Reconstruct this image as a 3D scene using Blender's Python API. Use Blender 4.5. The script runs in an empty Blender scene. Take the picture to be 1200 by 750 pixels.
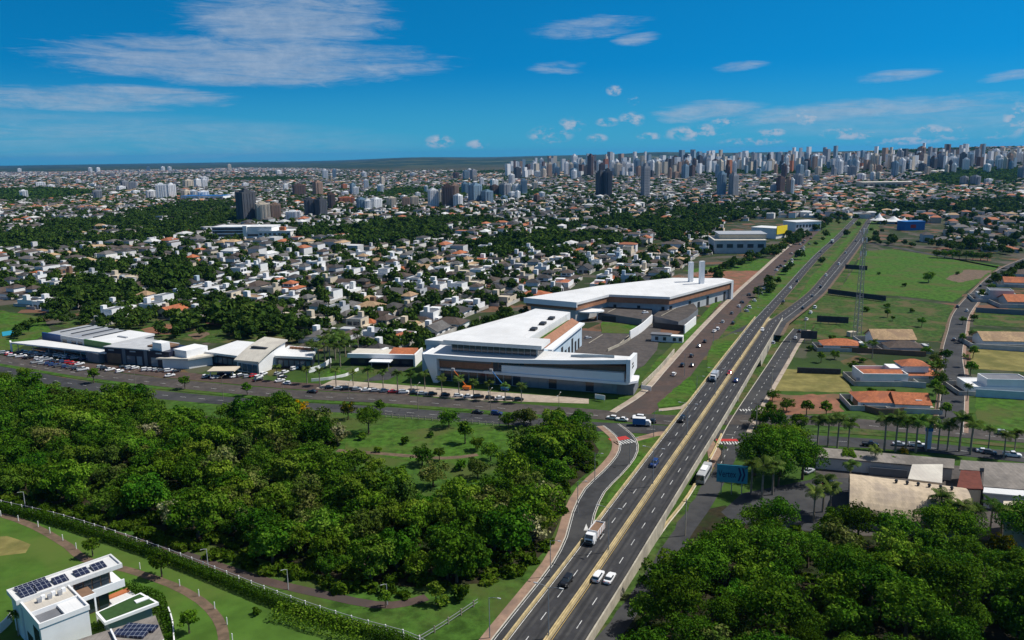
import bpy, math, random
import numpy as np
from mathutils import Vector, Matrix
R_ = math.radians
random.seed(7); rng = np.random.default_rng(11)
sc = bpy.context.scene
COL = sc.collection
# ------------------------------------------------------------------ camera
FPX, HC, YH0, YH1 = 940.0, 95.0, 190.0, 174.0
ROLL = math.atan2(YH0 - YH1, 1200.0)
PITCH = math.atan2((375 - (YH0 + YH1) / 2) * math.cos(ROLL), FPX)
FW = Vector((0, math.cos(PITCH), -math.sin(PITCH)))
_u = Vector((0, math.sin(PITCH), math.cos(PITCH))); _r = Vector((1, 0, 0))
RT = _r * math.cos(ROLL) - _u * math.sin(ROLL)
UP = _r * math.sin(ROLL) + _u * math.cos(ROLL)
cam = bpy.data.cameras.new('camera'); co = bpy.data.objects.new('camera', cam); COL.objects.link(co)
cam.sensor_width = 36; cam.lens = 36 * FPX / 1200; cam.clip_start = 1; cam.clip_end = 80000
co.matrix_world = Matrix.Translation((0, 0, HC)) @ Matrix((RT, UP, -FW)).transposed().to_4x4()
sc.camera = co
# ------------------------------------------------------------------ sun and sky
SUN = Vector((0.60, 0.10, 0.79)).normalized()
S_EL = math.asin(SUN.z); S_AZ = math.atan2(SUN.x, SUN.y)
sl = bpy.data.lights.new('sun', 'SUN'); sl.energy = 5.0; sl.angle = R_(0.5); sl.color = (1, .955, .88)
so = bpy.data.objects.new('sun', sl); COL.objects.link(so); so.location = (0, 0, 300)
so.rotation_euler = SUN.to_track_quat('Z', 'Y').to_euler()
W = bpy.data.worlds.new('World'); sc.world = W; W.use_nodes = True
nt = W.node_tree; nt.nodes.clear()
def N(nt, t, **k):
    n = nt.nodes.new(t)
    for a, b in k.items():
        if a.startswith('i_'):
            n.inputs[a[2:].replace('_', ' ')].default_value = b
        else:
            setattr(n, a, b)
    return n
def LK(nt, a, b): nt.links.new(a, b)
def mth(nt, op, a, b=None, c=None, clamp=False):
    n = nt.nodes.new('ShaderNodeMath'); n.operation = op; n.use_clamp = clamp
    for i, v in enumerate((a, b, c)):
        if v is None: continue
        if isinstance(v, (int, float)): n.inputs[i].default_value = v
        else: nt.links.new(v, n.inputs[i])
    return n.outputs[0]
def sstep(nt, e0, e1, x):
    n = nt.nodes.new('ShaderNodeMapRange'); n.interpolation_type = 'SMOOTHSTEP'
    n.inputs[1].default_value = e0; n.inputs[2].default_value = e1
    nt.links.new(x, n.inputs[0]); return n.outputs[0]
def mixc(nt, f, a, b, bt='MIX'):
    n = nt.nodes.new('ShaderNodeMix'); n.data_type = 'RGBA'; n.blend_type = bt
    for i, v in ((0, f), (6, a), (7, b)):
        if isinstance(v, (int, float)): n.inputs[i].default_value = v
        elif isinstance(v, tuple): n.inputs[i].default_value = (*v, 1) if len(v) == 3 else v
        else: nt.links.new(v, n.inputs[i])
    return n.outputs[2]
SKY_LIFT, SKY_TINT, SKY_HOR = .16, (.02, .88, 1.24), (.75, 4.5, 6.6)
sky = N(nt, 'ShaderNodeTexSky', sky_type='NISHITA', sun_disc=False, sun_elevation=S_EL, sun_rotation=S_AZ,
        altitude=400, air_density=1.0, dust_density=0.15, ozone_density=4.0)
tcd = N(nt, 'ShaderNodeTexCoord')
sep = N(nt, 'ShaderNodeSeparateXYZ'); LK(nt, tcd.outputs['Generated'], sep.inputs[0])
X, Y, Zd = sep.outputs
v2 = N(nt, 'ShaderNodeCombineXYZ'); LK(nt, X, v2.inputs[0]); LK(nt, Y, v2.inputs[1]); LK(nt, mth(nt, 'ADD', mth(nt, 'ABSOLUTE', Zd), SKY_LIFT), v2.inputs[2])
nv = N(nt, 'ShaderNodeVectorMath', operation='NORMALIZE'); LK(nt, v2.outputs[0], nv.inputs[0]); LK(nt, nv.outputs[0], sky.inputs[0])
low = sstep(nt, .75, .25, Zd)       # the deep polarised blue of the lower sky
hs_out = mixc(nt, low, mixc(nt, 1.0, sky.outputs[0], (1.9, 1.35, 1.0), 'MULTIPLY'), mixc(nt, 1.0, sky.outputs[0], SKY_TINT, 'MULTIPLY'))
hzn = mth(nt, 'MULTIPLY', sstep(nt, .11, -.01, Zd), .95)
hs_out = mixc(nt, hzn, hs_out, SKY_HOR)
AZ = mth(nt, 'ARCTAN2', X, Y); EL = mth(nt, 'ARCSINE', Zd)
def pxang(px, py):
    d = (RT * ((px - 600) / FPX) - UP * ((py - 375) / FPX) + FW).normalized()
    return math.atan2(d.x, d.y), math.asin(d.z)
cmb = N(nt, 'ShaderNodeCombineXYZ'); LK(nt, AZ, cmb.inputs[0]); LK(nt, EL, cmb.inputs[1])
def noise(nt, vec, sx, sy, detail=6, rough=.6, off=0., dist=0., ty='FBM'):
    mp = N(nt, 'ShaderNodeMapping'); mp.inputs['Scale'].default_value = (sx, sy, 1); mp.inputs['Location'].default_value = (off, off * .7, off * .3)
    LK(nt, vec, mp.inputs[0])
    n = N(nt, 'ShaderNodeTexNoise', i_Scale=1.0, i_Detail=detail, i_Roughness=rough, i_Distortion=dist); LK(nt, mp.outputs[0], n.inputs['Vector'])
    return n.outputs['Fac']
def ell(px, py, rx, ry, tilt=0., soft=.35):
    a, e = pxang(px, py); k = FPX
    da = mth(nt, 'SUBTRACT', AZ, a); de = mth(nt, 'SUBTRACT', EL, e)
    de = mth(nt, 'ADD', de, mth(nt, 'MULTIPLY', da, -tilt))
    q = mth(nt, 'ADD', mth(nt, 'POWER', mth(nt, 'MULTIPLY', da, k / rx), 2.0), mth(nt, 'POWER', mth(nt, 'MULTIPLY', de, k / ry), 2.0))
    return sstep(nt, 1.0, soft, q)     # 1 inside
def mx(*v):
    o = v[0]
    for b in v[1:]: o = mth(nt, 'MAXIMUM', o, b)
    return o
n1 = noise(nt, cmb.outputs[0], 6, 58, 9, .68, 3.1, 1.2)      # streaky
n2 = noise(nt, cmb.outputs[0], 18, 95, 8, .7, 9.7, .8)
n3 = noise(nt, cmb.outputs[0], 60, 95, 6, .6, 1.7)          # puffs
cir = mx(ell(290, 72, 270, 34, .0, .1), ell(340, 22, 150, 46, 0, .0), mth(nt, 'MULTIPLY', ell(690, 32, 95, 16, .06, .0), .78), mth(nt, 'MULTIPLY', ell(745, 46, 34, 9, .1, 0), .78), ell(70, 116, 150, 16, -.03, 0), ell(190, 112, 110, 14, -.06, 0),
         mth(nt, 'MULTIPLY', ell(655, 79, 45, 10, 0, 0), .78), mth(nt, 'MULTIPLY', ell(1050, 89, 55, 8, .05, 0), .78), mth(nt, 'MULTIPLY', ell(865, 78, 40, 7, .05, 0), .78), ell(830, 130, 80, 16, .05, 0), ell(1010, 128, 220, 15, .05, 0), mth(nt, 'MULTIPLY', ell(1190, 88, 40, 7, .1, 0), .78))
cn = mth(nt, 'MULTIPLY_ADD', mth(nt, 'ADD', mth(nt, 'MULTIPLY', n1, .55), mth(nt, 'MULTIPLY', n2, .45)), 2.3, -.65)
c1 = mth(nt, 'MULTIPLY', sstep(nt, .10, .92, mth(nt, 'ADD', cn, mth(nt, 'MULTIPLY_ADD', cir, .70, -.55))), sstep(nt, .0, .25, cir))
lowb = mx(ell(80, 160, 420, 30, -.035, 0), ell(1080, 140, 220, 22, 0, 0))
c2 = mth(nt, 'MULTIPLY', mth(nt, 'MULTIPLY', lowb, sstep(nt, .25, .75, n1)), .42)
pf = mx(*[ell(x, y, rx, ry, 0, 0.1) for x, y, rx, ry in ((645, 158, 30, 12), (670, 146, 18, 10), (740, 140, 17, 10), (720, 106, 11, 7), (742, 118, 8, 6), (815, 156, 42, 10), (828, 153, 12, 9), (852, 141, 20, 8),
      (515, 166, 20, 9), (560, 169, 16, 6), (905, 155, 18, 6), (945, 137, 24, 11), (985, 156, 28, 7), (1000, 158, 30, 6), (1090, 154, 20, 9), (1120, 155, 24, 9), (1160, 157, 20, 6), (1190, 140, 14, 20), (760, 160, 16, 6), (712, 143, 16, 6), (1060, 165, 40, 5), (880, 166, 40, 5), (700, 162, 14, 6))])
c3 = mth(nt, 'MULTIPLY', sstep(nt, .42, .60, n3), pf)
cl = mth(nt, 'MAXIMUM', mth(nt, 'MAXIMUM', mth(nt, 'MULTIPLY', c1, .66), c2), mth(nt, 'MULTIPLY', c3, .85), None, True)
ccol = mixc(nt, n3, (2.4, 3.5, 5.2), (6.2, 7.0, 8.0))
skc = mixc(nt, cl, hs_out, ccol)
bg = N(nt, 'ShaderNodeBackground', i_Strength=0.085); LK(nt, skc, bg.inputs[0])
wo = N(nt, 'ShaderNodeOutputWorld'); LK(nt, bg.outputs[0], wo.inputs[0])
vs = sc.view_settings; vs.view_transform = 'Standard'; vs.look = 'None'; vs.gamma = 1; vs.use_curve_mapping = False; vs.exposure = 0.0
sc.cycles.max_bounces = 5; sc.cycles.diffuse_bounces = 2; sc.cycles.glossy_bounces = 2; sc.cycles.transparent_max_bounces = 4; sc.cycles.volume_bounces = 0
sc.cycles.use_denoising = True; sc.cycles.use_adaptive_sampling = True

# ------------------------------------------------------------------ geometry of the place
def ray(px, py): return RT * ((px - 600) / FPX) - UP * ((py - 375) / FPX) + FW
def G(px, py, z=0.0):
    d = ray(px, py); t = (z - HC) / d.z
    return (d.x * t, d.y * t)
def PX(x, y, z):
    v = Vector((x, y, z - HC)); c = v.dot(FW)
    return 600 + FPX * v.dot(RT) / c, 375 - FPX * v.dot(UP) / c, c
def sm(a, b, x):
    t = np.clip((x - a) / (b - a), 0, 1); return t * t * (3 - 2 * t)
def hill(x, y):
    x = np.asarray(x, float); y = np.asarray(y, float); r = np.hypot(x, y)
    q = np.where(y > 1, x / np.maximum(y, 1), np.sign(x) * 2)
    z = 98 * sm(-.06, .6, q) * sm(1500, 4700, r)
    z = z + 64 * sm(-.25, .12, q) * (1 - .85 * sm(.16, .42, q)) * sm(7000, 12500, r) * (1 + .08 * np.sin(q * 40) * 1.0 + .05 * np.sin(q * 17 + 1))
    z = z + 55 * np.exp(-((q + .12) / .07) ** 2) * sm(9000, 12500, r) + 22 * np.exp(-((q - .17) / .05) ** 2) * sm(8000, 12000, r)
    return np.where(y > 0, z, 0.0)
def GT(px, py):
    d = ray(px, py); t0, t = 300.0, 300.0
    while t < 20000:
        x, y, z = d.x * t, d.y * t, HC + d.z * t
        if z < float(hill(x, y)): break
        t0 = t; t *= 1.02
    for _ in range(20):
        m = (t0 + t) / 2
        if HC + d.z * m < float(hill(d.x * m, d.y * m)): t = m
        else: t0 = m
    return d.x * t, d.y * t
class MB:
    """collects faces with material slots and links them as one mesh"""
    def __init__(s): s.v = []; s.f = []; s.m = []
    def poly(s, pts, m=0):
        i = len(s.v); s.v += [tuple(p) for p in pts]; s.f.append(tuple(range(i, i + len(pts)))); s.m.append(m)
    def box(s, x0, x1, y0, y1, z0, z1, m=0, top=None, bottom=True):
        i = len(s.v); s.v += [(x, y, z) for z in (z0, z1) for x, y in ((x0, y0), (x1, y0), (x1, y1), (x0, y1))]
        F = [(0, 1, 5, 4), (1, 2, 6, 5), (2, 3, 7, 6), (3, 0, 4, 7), (4, 5, 6, 7)] + ([(3, 2, 1, 0)] if bottom else [])
        s.f += [tuple(i + k for k in q) for q in F]; s.m += [m] * 4 + [m if top is None else top] + ([m] if bottom else [])
    def prism(s, pts, z0, z1, m=0, top=None, side=None):
        """pts ccw; z0/z1 numbers or lists per point"""
        n = len(pts); i = len(s.v)
        a = z0 if isinstance(z0, (list, tuple)) else [z0] * n; b = z1 if isinstance(z1, (list, tuple)) else [z1] * n
        s.v += [(p[0], p[1], a[k]) for k, p in enumerate(pts)] + [(p[0], p[1], b[k]) for k, p in enumerate(pts)]
        for k in range(n):
            q = (k + 1) % n; s.f.append((i + k, i + q, i + n + q, i + n + k)); s.m.append(m if side is None else side)
        s.f.append(tuple(i + n + k for k in range(n))); s.m.append(m if top is None else top)
        s.f.append(tuple(i + k for k in reversed(range(n)))); s.m.append(m)
    def tube(s, pts, r, n=6, m=0, cap=True):
        rs = r if isinstance(r, (list, tuple)) else [r] * len(pts); i = len(s.v)
        for k, p in enumerate(pts):
            p = Vector(p); a = Vector(pts[max(k - 1, 0)]); b = Vector(pts[min(k + 1, len(pts) - 1)])
            d = (b - a).normalized(); e = d.cross(Vector((0, 0, 1)) if abs(d.z) < .9 else Vector((1, 0, 0))).normalized(); g = d.cross(e)
            for j in range(n):
                t = 2 * math.pi * j / n; s.v.append(tuple(p + (e * math.cos(t) + g * math.sin(t)) * rs[k]))
        for k in range(len(pts) - 1):
            for j in range(n):
                q = (j + 1) % n; s.f.append((i + k * n + j, i + k * n + q, i + k * n + n + q, i + k * n + n + j)); s.m.append(m)
        if cap:
            s.f.append(tuple(i + j for j in reversed(range(n)))); s.m.append(m)
            e = i + (len(pts) - 1) * n; s.f.append(tuple(e + j for j in range(n))); s.m.append(m)
    def build(s, name, mats, parent=None, loc=None, rz=0, smooth=False):
        me = bpy.data.meshes.new(name); me.from_pydata(s.v, [], s.f)
        ms = mats if isinstance(mats, (list, tuple)) else [mats]
        for m in ms: me.materials.append(m)
        if len(ms) > 1: me.polygons.foreach_set('material_index', s.m)
        if smooth: me.polygons.foreach_set('use_smooth', [True] * len(s.f))
        me.update()
        o = bpy.data.objects.new(name, me); COL.objects.link(o)
        if parent: o.parent = parent
        if loc is not None: o.location = loc; o.rotation_euler.z = rz
        return o
def tag(o, label=None, cat=None, group=None, kind=None):
    if label: o['label'] = label
    if cat: o['category'] = cat
    if group: o['group'] = group
    if kind: o['kind'] = kind
    return o
def empty(name, loc, rz=0, label=None, cat=None, group=None):
    o = bpy.data.objects.new(name, None); COL.objects.link(o); o.location = loc; o.rotation_euler.z = rz; o.empty_display_size = .5
    return tag(o, label, cat, group)
KIDS = {}
def copy_tree(o, loc, rz, scale=None, recolor=None, parent=None):
    c = o.copy(); COL.objects.link(c)
    if parent: c.parent = parent
    else:
        c.location = loc; c.rotation_euler = (0, 0, rz)
        if scale: c.scale = scale if isinstance(scale, tuple) else (scale,) * 3
    if recolor and c.type == 'MESH':
        for sl in c.material_slots:
            if sl.material and sl.material.name in recolor:
                m = recolor[sl.material.name]; sl.link = 'OBJECT'; sl.material = m
    for k in o.children: copy_tree(k, None, 0, None, recolor, c)
    return c
def np_mesh(name, V, F, mats, attrs=None, midx=None, smooth=False):
    me = bpy.data.meshes.new(name); V = np.asarray(V, np.float32); F = np.asarray(F, np.int32); n, k = F.shape
    me.vertices.add(len(V)); me.vertices.foreach_set('co', V.ravel())
    me.loops.add(n * k); me.loops.foreach_set('vertex_index', F.ravel())
    me.polygons.add(n); me.polygons.foreach_set('loop_start', np.arange(n, dtype=np.int32) * k)
    if smooth: me.polygons.foreach_set('use_smooth', np.ones(n, bool))
    for m in (mats if isinstance(mats, (list, tuple)) else [mats]): me.materials.append(m)
    if midx is not None: me.polygons.foreach_set('material_index', np.asarray(midx, np.int32))
    for a, (dom, ty, data) in (attrs or {}).items():
        at = me.attributes.new(a, ty, dom); at.data.foreach_set('color' if ty == 'FLOAT_COLOR' else 'value', np.asarray(data, np.float32).ravel())
    me.update(calc_edges=True); return me
def inpoly(x, y, poly):
    c = False; n = len(poly); j = n - 1
    for i in range(n):
        xi, yi = poly[i]; xj, yj = poly[j]
        if (yi > y) != (yj > y) and x < (xj - xi) * (y - yi) / (yj - yi) + xi: c = not c
        j = i
    return c
def smooth_line(pts, step=6.0):
    P = [Vector(p) for p in pts]; out = []
    P = [P[0] * 2 - P[1]] + P + [P[-1] * 2 - P[-2]]
    for i in range(1, len(P) - 2):
        a, b, c, d = P[i - 1:i + 3]; n = max(2, int((c - b).length / step))
        for k in range(n):
            t = k / n
            out.append(.5 * ((2 * b) + (c - a) * t + (2 * a - 5 * b + 4 * c - d) * t * t + (3 * b - a - 3 * c + d) * t ** 3))
    out.append(P[-2].copy()); return out
def offset(line, d):
    """points moved d to the LEFT of the travel direction (horizontal)"""
    o = []
    for i, p in enumerate(line):
        a = line[max(i - 1, 0)]; b = line[min(i + 1, len(line) - 1)]; t = (b - a); t.z = 0; t.normalize()
        o.append(p + Vector((-t.y, t.x, 0)) * d)
    return o
def walk(line, step, start=0.0):
    """(point, heading) every step metres"""
    acc = start; s = 0; out = []
    for a, b in zip(line, line[1:]):
        L = (b - a).length
        while acc <= s + L:
            if L > 0: out.append((a.lerp(b, (acc - s) / L), math.atan2(b.y - a.y, b.x - a.x)))
            acc += step
        s += L
    return out
# ------------------------------------------------------------------ materials
M = {}
def mat(name, col, rough=.85, var=.12, scale=.35, spec=.3, metal=0., bump=0., col2=None, sc2=None):
    m = bpy.data.materials.new(name); m.use_nodes = True; nt = m.node_tree; b = nt.nodes['Principled BSDF']
    b.inputs['Roughness'].default_value = rough; b.inputs['Metallic'].default_value = metal; b.inputs['Specular IOR Level'].default_value = spec
    if var or col2:
        g = N(nt, 'ShaderNodeNewGeometry')
        n = N(nt, 'ShaderNodeTexNoise', i_Scale=scale, i_Detail=6., i_Roughness=.65); LK(nt, g.outputs['Position'], n.inputs['Vector'])
        lo = tuple(max(0, c * (1 - var)) for c in col); hi = tuple(c * (1 + var) for c in col)
        c = mixc(nt, sstep(nt, .3, .7, n.outputs['Fac']), lo, hi)
        if col2:
            n2 = N(nt, 'ShaderNodeTexNoise', i_Scale=sc2 or scale * .2, i_Detail=5., i_Roughness=.6); LK(nt, g.outputs['Position'], n2.inputs['Vector'])
            c = mixc(nt, sstep(nt, .45, .65, n2.outputs['Fac']), c, col2)
        LK(nt, c, b.inputs['Base Color'])
        if bump:
            bp = N(nt, 'ShaderNodeBump', i_Strength=bump, i_Distance=.3); LK(nt, n.outputs['Fac'], bp.inputs['Height']); LK(nt, bp.outputs[0], b.inputs['Normal'])
    else:
        b.inputs['Base Color'].default_value = (*col, 1)
    M[name] = m; return m
mat('asphalt', (.042, .043, .046), .9, .25, .25, .2, col2=(.06, .06, .06), sc2=.06)
mat('asphalt_new', (.040, .040, .043), .9, .25, .3, .2, col2=(.052, .051, .052), sc2=.07)
mat('asphalt_old', (.075, .065, .058), .9, .25, .3, .2, col2=(.05, .046, .044), sc2=.08)
mat('asphalt_red', (.085, .058, .048), .9, .22, .3, .2, col2=(.066, .052, .046), sc2=.07)
mat('parking', (.085, .074, .068), .9, .22, .4, .2, col2=(.062, .056, .053), sc2=.12)
mat('paint_white', (.60, .60, .58), .7, .2, 1.2, col2=(.36, .36, .35), sc2=.5)
mat('paint_yellow', (.36, .26, .09), .7, .12, 1.2)
mat('paint_red', (.42, .035, .03), .7, .12, 1.2)
mat('concrete', (.42, .38, .30), .85, .18, .5, col2=(.30, .27, .22), sc2=.15)
mat('concrete_yellow', (.50, .39, .20), .85, .2, .6, col2=(.36, .29, .17), sc2=.2)
mat('kerb', (.48, .44, .38), .85, .15, .6)
mat('paving', (.40, .33, .26), .85, .18, .8, col2=(.30, .24, .19), sc2=.2)
mat('paving_pink', (.29, .19, .135), .85, .18, .8, col2=(.20, .135, .10), sc2=.2)
mat('red_soil', (.22, .095, .055), .95, .3, .2, col2=(.13, .085, .040), sc2=.09)
mat('dirt', (.145, .098, .065), .95, .25, .5, col2=(.105, .078, .048), sc2=.3)
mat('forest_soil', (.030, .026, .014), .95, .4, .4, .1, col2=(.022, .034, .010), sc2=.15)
mat('grass', (.044, .100, .014), .95, .45, .3, .1, bump=.7, col2=(.066, .092, .022), sc2=.04)
mat('grass_bright', (.048, .112, .013), .95, .45, .35, .1, bump=.7, col2=(.078, .096, .026), sc2=.045)
mat('grass_dry', (.20, .175, .06), .95, .25, .2, .1, bump=.5, col2=(.13, .125, .04), sc2=.07)
mat('grass_lawn', (.060, .125, .018), .95, .22, .12, .1, bump=.3, col2=(.088, .130, .026), sc2=.035)
mat('grass_rough', (.040, .080, .015), .95, .5, .4, .1, bump=.8, col2=(.105, .090, .040), sc2=.07)
mat('white_roof', (.72, .72, .71), .6, .05, .12, col2=(.65, .65, .64), sc2=.05)
mat('white_wall', (.78, .78, .77), .7, .05, .3)
mat('white_panel', (.82, .83, .84), .45, .03, .2)
mat('cream_roof', (.60, .56, .48), .8, .1, .2, col2=(.50, .46, .40), sc2=.08)
mat('tan_roof', (.50, .40, .28), .85, .16, .5, col2=(.36, .29, .22), sc2=.1)
mat('bronze', (.33, .155, .085), .6, .15, 1.5, col2=(.27, .13, .07), sc2=.4)
mat('glass', (.035, .05, .065), .12, 0, spec=.6)
mat('glass_blue', (.07, .13, .18), .12, 0, spec=.6)
mat('glass_pale', (.20, .27, .32), .2, .1, .3, spec=.6)
mat('dark_metal', (.03, .032, .036), .5, 0)
mat('grey_metal', (.32, .33, .35), .45, 0, spec=.5)
mat('galvanised', (.40, .41, .42), .5, .05, .5, spec=.5)
mat('pole_grey', (.28, .29, .30), .5, 0)
mat('navy_panel', (.018, .022, .042), .4, .1, .4)
mat('navy_blue', (.015, .06, .20), .45, .1, .4)
mat('green_panel', (.04, .14, .03), .5, .1, .4)
mat('grey_wall', (.17, .18, .20), .75, .1, .3)
mat('grey_roof', (.16, .165, .18), .7, .15, .2)
mat('lightgrey_wall', (.45, .46, .47), .75, .1, .3)
mat('beige_wall', (.58, .50, .38), .8, .08, .3)
mat('brown_wall', (.20, .12, .075), .8, .15, .4)
mat('solar', (.014, .018, .046), .35, .02, .5, spec=.4)
mat('orange_wall', (.45, .15, .06), .8, .1, .4)
mat('blue_wall', (.03, .16, .42), .6, .05, .3)
mat('pale_blue_wall', (.46, .56, .64), .7, .08, .3)
mat('yellow_wall', (.88, .66, .02), .6, .05, .3)
mat('green_turf', (.030, .075, .018), .95, .15, .8)
mat('court_green', (.10, .30, .26), .8, .1, .3)
mat('water_pool', (.05, .35, .42), .1, 0, spec=.5)
mat('tile_terracotta', (.42, .135, .055), .85, .25, 1.0, col2=(.30, .10, .05), sc2=.15)
mat('tile_brown', (.085, .062, .050), .85, .3, 1.0, col2=(.06, .048, .042), sc2=.15)
mat('tile_dark', (.045, .043, .044), .85, .3, 1.0, col2=(.065, .060, .056), sc2=.15)
mat('tile_beige', (.40, .27, .15), .85, .25, 1.0, col2=(.30, .20, .12), sc2=.15)
mat('tile_grey', (.12, .115, .11), .85, .3, 1.0, col2=(.085, .08, .078), sc2=.15)
mat('fibre_cement', (.23, .205, .18), .9, .2, .4, col2=(.15, .135, .12), sc2=.12)
mat('brown_tile_roof', (.13, .035, .022), .85, .2, .8)
mat('bark', (.13, .095, .065), .95, .25, 1.5)
mat('palm_bark', (.26, .22, .17), .95, .2, 1.5)
mat('tyre', (.012, .012, .013), .8, 0)
mat('rubber_rim', (.35, .36, .37), .35, 0, metal=.6)
mat('lamp_lens', (.6, .6, .55), .3, 0)
for n, c in dict(white=(.80, .80, .80), silver=(.42, .44, .46), black=(.012, .012, .014), grey=(.10, .105, .115), red=(.45, .012, .015), blue=(.02, .045, .16), beige=(.42, .36, .26), orange=(.62, .16, .02)).items():
    mat('car_' + n, c, .28, 0, spec=.6)
def seam(name, step, ax, dark=.93, dirt=(.60, .59, .56)):
    m = M[name]; nt = m.node_tree; b = nt.nodes['Principled BSDF']; src = b.inputs['Base Color'].links[0].from_socket
    tc = N(nt, 'ShaderNodeTexCoord'); s = N(nt, 'ShaderNodeSeparateXYZ'); LK(nt, tc.outputs['Object'], s.inputs[0])
    f = mth(nt, 'LESS_THAN', mth(nt, 'FRACT', mth(nt, 'DIVIDE', s.outputs[ax], step)), .10)
    c = mixc(nt, mth(nt, 'MULTIPLY', f, .8), src, mixc(nt, 1.0, src, (dark,) * 3, 'MULTIPLY'))
    mp = N(nt, 'ShaderNodeMapping'); mp.inputs['Scale'].default_value = (.35, .05, .3) if ax == 0 else (.05, .35, .3); LK(nt, tc.outputs['Object'], mp.inputs[0])
    n = N(nt, 'ShaderNodeTexNoise', i_Scale=1.0, i_Detail=6., i_Roughness=.7); LK(nt, mp.outputs[0], n.inputs['Vector'])
    LK(nt, mixc(nt, mth(nt, 'MULTIPLY', sstep(nt, .5, .75, n.outputs['Fac']), .6), c, dirt), b.inputs['Base Color'])
seam('white_roof', 1.5, 0, .90); seam('cream_roof', 1.2, 0, .88, (.40, .36, .31)); seam('fibre_cement', 1.1, 0, .75, (.10, .09, .08)); seam('galvanised', 1.2, 0, .85, (.28, .27, .26)); seam('tan_roof', 1.3, 0, .85, (.27, .22, .17))
for n in ('tile_terracotta', 'tile_brown', 'tile_dark', 'tile_beige', 'tile_grey'): seam(n, .55, 1, .72, tuple(c * .55 for c in {'tile_terracotta': (.42, .135, .055), 'tile_brown': (.085, .062, .05), 'tile_dark': (.045, .043, .044), 'tile_beige': (.40, .27, .15), 'tile_grey': (.12, .115, .11)}[n]))
mat('asphalt_worn', (.060, .059, .058), .85, .2, .3, .2, col2=(.036, .036, .039), sc2=.12); mat('asphalt_stain', (.029, .029, .030), .8, .2, .3, .25, col2=(.030, .030, .032), sc2=.2)
def grid(name, sx, sy, col):
    m = M[name]; nt = m.node_tree; b = nt.nodes['Principled BSDF']; src = b.inputs['Base Color'].links[0].from_socket
    tc = N(nt, 'ShaderNodeTexCoord'); s = N(nt, 'ShaderNodeSeparateXYZ'); LK(nt, tc.outputs['Object'], s.inputs[0])
    f = mth(nt, 'MAXIMUM', mth(nt, 'LESS_THAN', mth(nt, 'FRACT', mth(nt, 'DIVIDE', s.outputs[0], sx)), .09), mth(nt, 'LESS_THAN', mth(nt, 'FRACT', mth(nt, 'DIVIDE', s.outputs[1], sy)), .06)); LK(nt, mixc(nt, f, src, col), b.inputs['Base Color'])
grid('solar', .9, 1.25, (.30, .32, .36))
def leaf_mat(name, a, b, c, trans=.25):
    """leaf colours: a dark, b mid, c young/light; attribute v = per-leaf, cl = per-clump; object random shifts the tone"""
    m = bpy.data.materials.new(name); m.use_nodes = True; nt = m.node_tree; nt.nodes.clear()
    at = N(nt, 'ShaderNodeAttribute', attribute_name='v'); ac = N(nt, 'ShaderNodeAttribute', attribute_name='cl'); oi = N(nt, 'ShaderNodeObjectInfo')
    t = mth(nt, 'ADD', mth(nt, 'MULTIPLY', at.outputs['Fac'], .45), mth(nt, 'MULTIPLY', ac.outputs['Fac'], .65))
    t = mth(nt, 'ADD', t, mth(nt, 'MULTIPLY_ADD', oi.outputs['Random'], .44, -.27))
    cr = N(nt, 'ShaderNodeValToRGB'); e = cr.color_ramp.elements
    e[0].position = .0; e[0].color = (*a, 1); e[1].position = 1.0; e[1].color = (*c, 1); k = e.new(.5); k.color = (*b, 1)
    LK(nt, t, cr.inputs[0])
    hs = N(nt, 'ShaderNodeHueSaturation', i_Saturation=1.08)
    rr = mth(nt, 'FRACT', mth(nt, 'MULTIPLY', oi.outputs['Random'], 17.3))
    LK(nt, mth(nt, 'MULTIPLY_ADD', rr, .036, .470), hs.inputs['Hue']); LK(nt, mth(nt, 'MULTIPLY_ADD', mth(nt, 'FRACT', mth(nt, 'MULTIPLY', oi.outputs['Random'], 7.7)), .75, .68), hs.inputs['Value'])
    LK(nt, cr.outputs[0], hs.inputs['Color'])
    d = N(nt, 'ShaderNodeBsdfDiffuse'); tr = N(nt, 'ShaderNodeBsdfTranslucent'); mxs = N(nt, 'ShaderNodeMixShader'); mxs.inputs[0].default_value = trans
    LK(nt, hs.outputs[0], d.inputs[0]); LK(nt, hs.outputs[0], tr.inputs[0]); LK(nt, d.outputs[0], mxs.inputs[1]); LK(nt, tr.outputs[0], mxs.inputs[2])
    o = N(nt, 'ShaderNodeOutputMaterial'); LK(nt, mxs.outputs[0], o.inputs[0]); M[name] = m; return m
leaf_mat('leaf', (.027, .070, .009), (.066, .152, .019), (.155, .245, .042), .22)
leaf_mat('leaf_mid', (.030, .058, .011), (.066, .108, .023), (.17, .195, .065), .18)
leaf_mat('leaf_dark', (.021, .063, .009), (.048, .126, .016), (.102, .190, .029), .22)
leaf_mat('leaf_pale', (.075, .115, .030), (.16, .19, .070), (.42, .42, .25))
leaf_mat('leaf_yellow', (.030, .065, .010), (.085, .115, .014), (.50, .36, .02))
leaf_mat('leaf_palm', (.028, .065, .014), (.060, .115, .026), (.120, .165, .05))
leaf_mat('leaf_city', (.020, .046, .012), (.036, .078, .017), (.072, .118, .028))
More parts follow.
